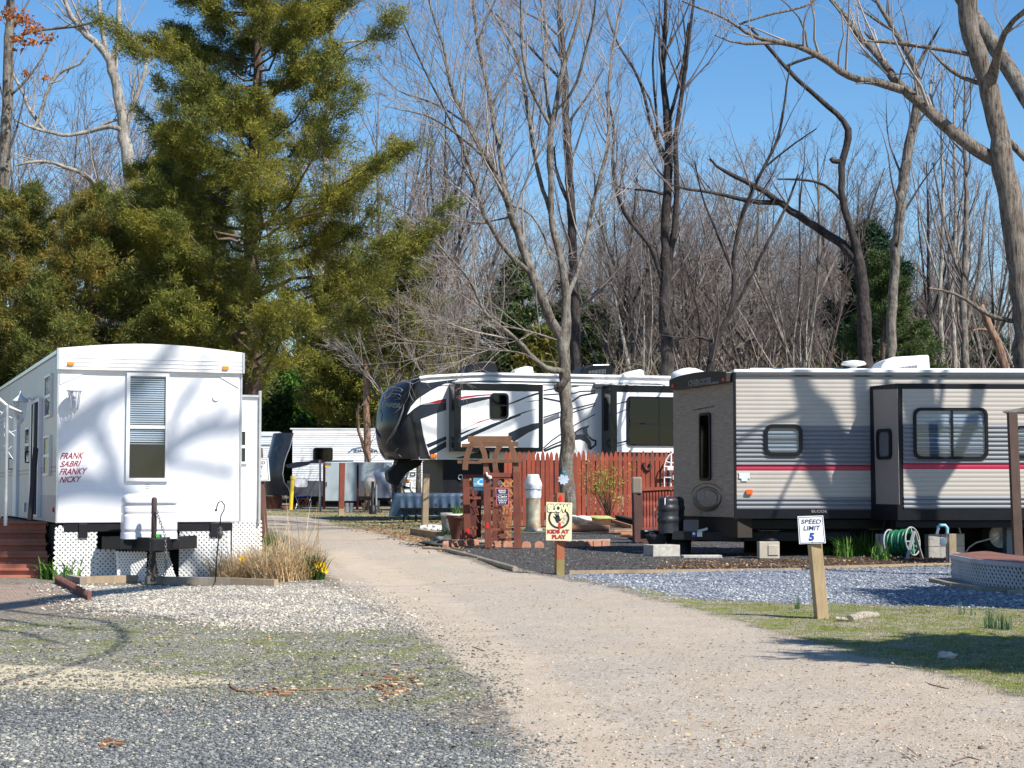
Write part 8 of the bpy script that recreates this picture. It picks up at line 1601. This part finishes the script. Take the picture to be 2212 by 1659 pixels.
for i in range(84): spots.append((1285 + i * 6.8 + rg.uniform(-20, 20), rg.uniform(68, 118), rg.uniform(.7, 1.12)))
for i in range(18): spots.append((1900 + i * 20 + rg.uniform(-25, 25), rg.uniform(70, 120), rg.uniform(.75, 1.25)))
for i in range(16): spots.append((860 + i * 28 + rg.uniform(-15, 15), rg.uniform(85, 120), rg.uniform(.95, 1.35)))
for i in range(9): spots.append((-20 + i * 42 + rg.uniform(-15, 15), rg.uniform(75, 105), rg.uniform(1.1, 1.6)))
for xx in (868, 905, 940, 985): spots.append((xx, rg.uniform(63, 66), rg.uniform(.5, .68)))
for i in range(6): spots.append((680 + i * 30, rg.uniform(85, 110), rg.uniform(1.1, 1.5)))
for i, (x, D, s_) in enumerate(spots):
    j = rg.randrange(len(protos)) if i >= len(protos) else i; o = protos[j] if not used[j] else copy_thing(protos[j]); used[j] = True
    X = (x - CX) / F * D; o.location = (X, D, gz(D)); o.rotation_euler = (0, 0, rg.uniform(0, 6.28)); o.scale = (s_ * 1.05, s_ * 1.05, s_)
    reg = ('among the bare wood behind the beige trailer', 'bare woodland trees behind the beige trailer') if x > 1270 and x < 1880 else (('among the thin trees at the right', 'thin bare trees at the right') if x >= 1880 else (('behind the maple stems', 'bare trees behind the maple') if x > 700 else ('behind the left cedars', 'bare trees behind the left cedars')))
    o['label'] = 'leafless grey brown tree ' + reg[0]; o['group'] = reg[1]
# tall thin trees in the right gap
for x, D, wd, h, l, m_ in ((1905 + 130, 66, .2, 16, 'tall thin bare tree left of the massive oak', BK_L), (2085, 60, .28, 15, 'tall grey bare tree just left of the massive oak', BK_M), (2062, 70, .2, 17, 'thin pale bare tree right of the small distant pine', BK_L)):
    xx = (x - CX) / F * D; s_ = 3900 / D; K0 = ident; yb = 1017 + 1.45 * s_; w_ = wd * s_
    make_tree('bare_tree', l, 'tree', K0, D, [[(x, yb - 40, w_ * 1.1), (x + 4, yb - 250, w_), (x - 5, yb - 450, w_ * .85), (x + 3, yb - 650, w_ * .6), (x - 2, yb - 820, w_ * .4), (x, yb - 950, w_ * .2)], [(x, yb - 380, w_ * .5), (x + 30, yb - 520, w_ * .4), (x + 48, yb - 700, w_ * .25)], [(x, yb - 480, w_ * .45), (x - 40, yb - 600, w_ * .35), (x - 70, yb - 760, w_ * .2)]], m_, TW_M, int(x), ground=(0, 1.1), gkw=dict(dens=(1.8, 2.8, 2.6), lmax=2.6, tmin=.3, rmin=.006))
# stuff: the far wood as one mass behind everything
def far_wood():
    rng = np.random.default_rng(5); paths = []
    for i in range(2600):
        x = rng.uniform(-300, 2500); D = rng.uniform(122, 165); X = (x - CX) / F * D; h = rng.uniform(6, 10.5) * (1.15 if x > 1250 else 1.0); P = [np.array([X, D, gz(D)])]; v = np.array([rng.normal(0, .12), 0, 1.])
        for k in range(5): v = v + rng.normal(0, .09, 3); v[2] = 1; P.append(P[-1] + v * h / 5)
        paths.append((np.array(P), np.linspace(.07, .015, 6)))
    sub = grow(paths, rng, dens=(1.3, .9), lens=(.9, .7), ang=(.6, .7), up=(.25, .1), tmin=.1, rmin=.012, nseg=3, lmax=2.6); V, f = batch_tubes(paths + [p for g in sub for p in g], 3)
    o = np_mesh('far_wood', V, f, mat('far_wood_grey', (.16, .125, .12), .9, var=.35, scale=.3), None, False, (0, 140, 1)); o['kind'] = 'stuff'; o['label'] = 'hazy brown mass of leafless woodland far behind'
    o['category'] = 'woodland'
far_wood()
def undergrowth():
    rng = np.random.default_rng(8); paths = []
    for i in range(5600):
        x = rng.uniform(1240, 2300) if i % 6 else rng.uniform(-100, 1240); D = rng.uniform(60 if x > 1240 else 92, 115); X = (x - CX) / F * D; h = rng.uniform(1.2, 6.5); P = [np.array([X, D, gz(D)])]; v = np.array([rng.normal(0, .4), rng.normal(0, .3), 1.])
        for k in range(5): v = v + rng.normal(0, .24, 3); v /= np.linalg.norm(v); P.append(P[-1] + v * h / 5)
        paths.append((np.array(P), np.linspace(.022, .006, 6)))
    sub = grow(paths, rng, dens=(1.1,), lens=(.9,), ang=(.8,), up=(.1,), tmin=.15, rmin=.007, nseg=3, lmax=1.8); V, f = batch_tubes(paths + sub[0], 3)
    o = np_mesh('undergrowth', V, f, mat('undergrowth_twig', (.36, .29, .21), .85, var=.55, scale=.5), None, False, (10, 80, 1)); o['kind'] = 'stuff'; o['label'] = 'tangled pale thicket filling the wood floor'; o['category'] = 'thicket'
undergrowth()

# ---------------- trees beyond the right edge and behind the camera that throw the shadows
def cast_path(fr, K, pts, t0, t1, zs=None):
    P, r = [], []; n = len(pts); zs = zs or (K(1, 0)[0] - K(0, 0)[0])
    for i, p in enumerate(pts):
        u, v = fr.px(*K(p[0], p[1])); w = fr.q(u, v); t = t0 + (t1 - t0) * i / (n - 1); d = w.y; P.append(list(w + SUN * t)); r.append(p[2] * zs / 2 * d / F)
    return np.array(P), np.array(r)
def caster(label, paths, ground_at, gkw, seed, m=BK_M, tr=.3, via=None, lo=None):
    rng = np.random.default_rng(seed); P0 = paths[0][0][0]; g = np.array([ground_at[0], ground_at[1], gz(ground_at[1]) - .1]); low = min(paths, key=lambda q: q[0][:, 2].min())[0]; lo = low[low[:, 2].argmin()] if lo is None else lo
    t = thing('oak_tree', label, 'tree', Vector(g)); main = [smooth_path(np.array([g, via if via is not None else (g * .55 + lo * .45) + [0, 0, .3], lo]), np.array([tr, tr * .8, tr * .5]), .5, .05, rng)] + [smooth_path(a, b, .3, .06, rng) for a, b in paths]
    V, f = batch_tubes(main[:1], 10); np_mesh('trunk', V, f, m, t, True); V, f = batch_tubes(main[1:], 8); np_mesh('limbs', V, f, m, t, True)
    gl = grow(main[1:], rng, **gkw); V, f = batch_tubes([p for g_ in gl for p in g_], 3); np_mesh('twigs', V, f, TW_M, t)
Pid = ident; RSH = RF.off(.01)
cr = [cast_path(RSH, Pid, l, a, b) for l, a, b in (
  ([(1716, 700, 20), (1722, 808, 24), (1735, 855, 30), (1768, 897, 42), (1797, 933, 34), (1824, 986, 32), (1838, 1016, 36), (1862, 1066, 48), (1868, 1120, 48)], 11, 9.6),
  ([(1741, 905, 32), (1749, 946, 36), (1759, 1006, 32), (1785, 1056, 24), (1801, 1093, 26), (1830, 1160, 28), (1866, 1215, 30)], 10.5, 9.5),
  ([(1725, 893, 14), (1676, 907, 9), (1640, 915, 7), (1590, 962, 5), (1560, 985, 4)], 10.5, 9), ([(1775, 920, 8), (1725, 992, 8), (1705, 1046, 7), (1674, 1093, 8), (1660, 1150, 7)], 10.5, 10),
  ([(1855, 700, 24), (1860, 808, 26), (1862, 887, 25), (1866, 966, 28), (1868, 1093, 32), (1872, 1240, 44)], 12, 9.5), ([(1918, 720, 10), (1918, 808, 12), (1916, 835, 14), (1905, 980, 10), (1890, 1100, 10)], 12, 10),
  ([(2048, 790, 12), (2018, 843, 12), (1999, 866, 13), (1985, 905, 16), (1984, 1000, 20), (1962, 1094, 26), (1920, 1180, 26), (1874, 1240, 28)], 12, 9.5), ([(1999, 780, 18), (1999, 843, 18), (1990, 900, 14), (1984, 960, 14)], 12, 11.5), ([(1967, 840, 16), (1972, 930, 18), (1975, 1010, 20), (1965, 1100, 20)], 12, 11))]
caster('forked bare oak beyond the right edge shading the beige trailer', cr, tuple(cr[4][0][-1][:2]), dict(dens=(.2, 1.0), lens=(.7, .6), ang=(.7, .7), up=(.2, .1), lmax=1.6, rmin=.005, tmin=.2), 61, tr=.2, lo=cr[4][0][-1])
LSH = LF.off(.02); k1 = lambda pts: [(*K1(x, y), w * 1.35 / 2.749) for x, y, w in pts]
cl = [cast_path(LSH, Pid, k1(l), a * .8, b * .8) for l, a, b in (
  ([(250, 780, 90), (400, 640, 80), (540, 560, 70), (620, 420, 60), (800, 330, 60), (960, 180, 60), (1050, 60, 60)], 30, 36), ([(330, 600, 60), (480, 480, 60), (620, 400, 50)], 30, 32), ([(560, 560, 60), (640, 680, 60), (690, 800, 60), (720, 960, 50)], 31, 34), ([(300, 950, 110), (450, 900, 90), (620, 930, 80), (740, 960, 60)], 28, 30),
  ([(990, 720, 70), (1080, 640, 70), (1200, 580, 60), (1370, 560, 60), (1500, 540, 60)], 30, 34), ([(900, 800, 36), (1050, 780, 36), (1200, 785, 36), (1290, 840, 36), (1400, 850, 30)], 26, 28), ([(700, 900, 60), (760, 960, 60), (830, 1050, 60), (900, 1180, 60)], 28, 29), ([(1010, 600, 40), (1060, 450, 40), (1160, 330, 36), (1210, 200, 30)], 30, 33), ([(1050, 1200, 30), (1130, 1320, 36), (1260, 1460, 50)], 22, 20), ([(1180, 620, 30), (1300, 500, 30), (1360, 400, 24)], 30, 33))]
caster('tall bare oak behind the camera shading the park trailer front', cl, (-.8, -2), dict(dens=(.6, 1.2), lens=(.8, .6), ang=(.7, .7), up=(.15, .1), lmax=2.2, rmin=.012, tmin=.1, kr=.5), 62, tr=.4, via=np.array([-.6, -1.6, 12.5]))
def gcast(label, lst, h, ground_at, gkw, seed, tr=.2, via=None, ws=1, lo_i=None):
    ps = []
    for l in lst:
        P, r = [], []
        for x, y, w in l: g = G(x, y); P.append(list(g + SUN * h)); r.append(w * ws * g.y / F / 2)
        ps.append((np.array(P), np.array(r)))
    caster(label, ps, ground_at, gkw, seed, tr=tr, via=via, lo=None if lo_i is None else ps[0][0][-1])
FSH = FV.off(.64)
cf5 = [cast_path(FSH, Pid, l, 21, 19) for l in ([(1095, 740, 30), (1112, 800, 34), (1128, 860, 38), (1138, 910, 38), (1132, 970, 36), (1125, 1050, 36)], [(1020, 800, 8), (1060, 812, 8), (1120, 830, 9), (1150, 870, 8)], [(905, 960, 6), (960, 930, 6), (1060, 935, 6), (1130, 900, 7)], [(925, 850, 6), (1010, 880, 6), (1060, 862, 6), (1120, 880, 7)], [(1290, 860, 16), (1330, 815, 18), (1380, 800, 18), (1460, 790, 20)], [(1230, 760, 14), (1290, 800, 12), (1310, 880, 9), (1290, 960, 8)], [(840, 900, 6), (900, 880, 6), (960, 890, 5)])]
caster('tall bare oak beyond the right edge shading the fifth wheel', cf5, (17.5, 40), dict(dens=(.9, 1.6), lens=(.8, .6), ang=(.7, .7), up=(.1, .05), lmax=2.2, rmin=.012, tmin=.1), 69, tr=.3)
gcast('bare branches overhead shading the gravel at the left', [[(-160, 1310, 9), (0, 1318, 8), (60, 1326, 8), (130, 1336, 8), (230, 1345, 8), (268, 1375, 8), (262, 1400, 6), (200, 1425, 4)], [(-100, 1330, 8), (0, 1340, 10), (60, 1352, 7), (160, 1368, 6), (300, 1370, 4)], [(100, 1330, 6), (220, 1320, 5), (330, 1330, 4), (380, 1345, 3)], [(-50, 1360, 12), (40, 1370, 8), (130, 1400, 5)]], 13, (-.2, -1.2), dict(dens=(.9, 1.2), lens=(.5, .5), ang=(.6, .7), up=(0, 0), lmax=.9, rmin=.006, tmin=.1), 63, tr=.05, ws=2.1, via=np.array([-.2, -.8, 7.0]))
gcast('bare branches high above the road throwing thin line shadows', [[(500, 1262, 4), (800, 1268, 4), (1050, 1258, 3), (1300, 1240, 3), (1550, 1225, 3)], [(700, 1185, 5), (560, 1180, 6), (480, 1172, 6)], [(900, 1205, 3), (1100, 1212, 3), (1380, 1215, 4)], [(950, 1150, 5), (800, 1165, 4), (660, 1170, 6)]], 16, (17.5, 17.5), dict(dens=(.5, 1.2), lens=(.6, .5), ang=(.5, .7), up=(0, 0), lmax=1.2, rmin=.007, tmin=.1), 64, tr=.15, lo_i=-1)
sp_ = G(2080, 1412) + SUN * 6.5
C('evergreen_tree', 'evergreen beyond the right edge shading the grass verge', 'tree', [sp_.x + 1.0, sp_.y - .2, gz(sp_.y)], 6.2, interp((0, .2), (.55, .7), (.7, 1.7), (.85, 1.4), (1, .2)), DKEV, 65, nl=90, clear=.55, blade=.2, bw=.05, trunk_r=.12)
sp_ = G(1950, 1292) + SUN * 9
C('evergreen_tree', 'second evergreen beyond the right edge shading the blue gravel', 'tree', [sp_.x + 1.6, sp_.y - .3, gz(sp_.y)], 8.2, interp((0, .2), (.68, .6), (.8, 1.5), (.9, 1.2), (1, .2)), DKEV, 66, nl=60, clear=.7, dens=.55, blade=.2, bw=.05, trunk_r=.14)
sp_ = G(820, 1136) + SUN * 11
C('evergreen_tree', 'tall evergreen crown whose shade falls across the far grass', 'tree', [17.5, 42, gz(42)], 9.5, interp((0, .2), (.5, 1.8), (.8, 1.8), (1, .2)), DKEV, 67, nl=60, clear=.4, blade=.25, bw=.06, trunk_r=.2)

# ---------------- loose stuff on the ground
def scatter(name, label, cat, regs, n, yr, size, colm, seed, kind='pebble', xr=(-60, 2270), prob=None):
    rng = np.random.default_rng(seed); x = rng.uniform(*xr, n * 3); y = yr[0] + (yr[1] - yr[0]) * rng.random(n * 3)
    d1 = (CY - y) / F; dy = CT - d1 * ST; dz = ST + d1 * CT; t = EYE / (SLOPE * dy - dz); X = (x - CX) / F * t; Y = dy * t
    keep = np.zeros(len(X), bool)
    for k, m in regs: keep |= (w_at(k, X, Y) + rng.normal(0, .25, len(X)) > m)
    X, Y = X[keep][:n], Y[keep][:n]; n = len(X)
    hz = np.array([.05 * mnoise.noise(Vector((a * .35, b * .35, 3))) + .012 * mnoise.noise(Vector((a * 2.1, b * 2.1, 9))) for a, b in zip(X, Y)]); Z = SLOPE * Y + hz
    if kind == 'pebble':
        V0, F0 = ICO[0]; V0 = np.array([list(v) for v in V0]); F0 = np.array(F0); s = size * rng.lognormal(0, .35, n); sc = np.stack([s * rng.uniform(.7, 1.4, n), s * rng.uniform(.7, 1.2, n), s * rng.uniform(.35, .7, n)], 1); a = rng.uniform(0, 6.28, n)
        v = V0[None] * sc[:, None] * rng.uniform(.8, 1.2, (n, len(V0), 1)); c, s_ = np.cos(a)[:, None], np.sin(a)[:, None]; vx = v[..., 0] * c - v[..., 1] * s_; vy = v[..., 0] * s_ + v[..., 1] * c
        P = np.stack([vx + X[:, None], vy + Y[:, None], v[..., 2] + (Z + sc[:, 2] * .3)[:, None]], -1); f = (F0[None] + (np.arange(n) * len(V0))[:, None, None]).reshape(-1, 3); V = P.reshape(-1, 3)
    elif kind == 'leaf':
        a = rng.uniform(0, 6.28, n); s = size * rng.uniform(.5, 1.4, n); u = np.stack([np.cos(a), np.sin(a), rng.normal(0, .25, n)], 1) * s[:, None]; w = np.stack([-np.sin(a), np.cos(a), rng.normal(0, .35, n)], 1) * s[:, None] * .5; c = np.stack([X, Y, Z + .012 + .006 * rng.random(n)], 1)
        V = np.stack([c - u, c - w, c + u, c + w], 1).reshape(-1, 3); f = np.arange(4 * n).reshape(-1, 4)
    else:
        C_ = np.stack([X, Y, Z - .004], 1); V, f = blades(C_, size, size * .09, .8, rng, 2, .6)
    o = np_mesh(name, V, f, colm, None, False, (0, float(Y.mean()), 0)); o['kind'] = 'stuff'; o['label'] = label; o['category'] = cat
def stones(name, stops): return leafy(name, stops, .85, .0)
scatter('gravel', 'slate grey gravel stones in the near left foreground', 'gravel', (('fgrav', .0),), 26000, (1490, 1690), .0075, stones('slate_stones', [(0, (.06, .066, .072)), (.5, (.15, .16, .17)), (.85, (.26, .27, .27)), (.96, (.34, .32, .28)), (1, (.55, .5, .42))]), 71, xr=(-60, 1250))
scatter('gravel', 'white gravel stones before the park trailer', 'gravel', (('white', -.2),), 14000, (1255, 1365), .0105, stones('white_stones', [(0, (.16, .15, .13)), (.5, (.38, .35, .31)), (1, (.62, .58, .52))]), 72, xr=(60, 960))
scatter('gravel', 'mixed loose stones in the mossy left yard', 'gravel', (('moss', -.2), ('sand', 0)), 15000, (1330, 1530), .0078, stones('mixed_stones', [(0, (.06, .065, .065)), (.5, (.17, .17, .155)), (.85, (.3, .28, .23)), (1, (.52, .47, .38))]), 73, xr=(-60, 1130))
scatter('gravel', 'small loose stones strewn over the dirt road', 'gravel', (('road', .2),), 8000, (1230, 1690), .0055, stones('road_stones', [(0, (.14, .125, .11)), (.5, (.33, .29, .245)), (1, (.54, .49, .42))]), 74)
scatter('gravel', 'blue grey stones of the right gravel pad', 'gravel', (('blue', 0),), 15000, (1225, 1325), .012, stones('blue_stones', [(0, (.09, .105, .135)), (.5, (.2, .225, .28)), (1, (.45, .48, .53))]), 75, xr=(1200, 2270))
scatter('gravel', 'dark stones of the gravel pad beside the arbor', 'gravel', (('dark', 0),), 9000, (1150, 1245), .011, stones('dark_stones', [(0, (.02, .02, .022)), (.8, (.09, .085, .085)), (1, (.3, .28, .26))]), 76, xr=(950, 2270))
GRS = leafy('verge_grass', [(0, (.07, .12, .02)), (.6, (.16, .2, .04)), (.85, (.34, .3, .12)), (1, (.5, .42, .24))], .6, .3)
scatter('grass', 'thin green grass and moss of the right verge', 'grass', (('verge', .1),), 42000, (1262, 1510), .032, GRS, 77, 'grass', xr=(1250, 2300))
scatter('grass', 'short grass along the far side of the road', 'grass', (('farverge', .2),), 20000, (1100, 1190), .035, GRS, 78, 'grass', xr=(560, 1240))
scatter('grass', 'sparse moss tufts in the left gravel yard', 'grass', (('moss', 0),), 16000, (1335, 1620), .013, leafy('moss_tuft', [(0, (.09, .12, .02)), (1, (.22, .24, .05))]), 79, 'grass', xr=(-60, 1180))
LITT = leafy('leaf_litter', [(0, (.1, .05, .03)), (.6, (.3, .18, .1)), (1, (.52, .38, .24))], .7, .1)
scatter('leaf_litter', 'dry brown leaf litter beside the far road bend', 'leaves', (('litter', 0), ('farverge', .4)), 6000, (1095, 1200), .035, LITT, 80, 'leaf', xr=(540, 1100)); scatter('leaf_litter', 'brown leaf litter under the beige trailer edge', 'leaves', (('bed', -.2),), 2500, (1195, 1240), .022, LITT, 81, 'leaf', xr=(1400, 2270))
scatter('leaf_litter', 'scattered brown leaf bits over the yard and road', 'leaves', (('moss', 0), ('road', .3), ('verge', 0)), 2600, (1240, 1680), .014, LITT, 82, 'leaf')
print('foliage triangles', ntri, 'tris total', sum(len(m.polygons) for m in bpy.data.meshes))
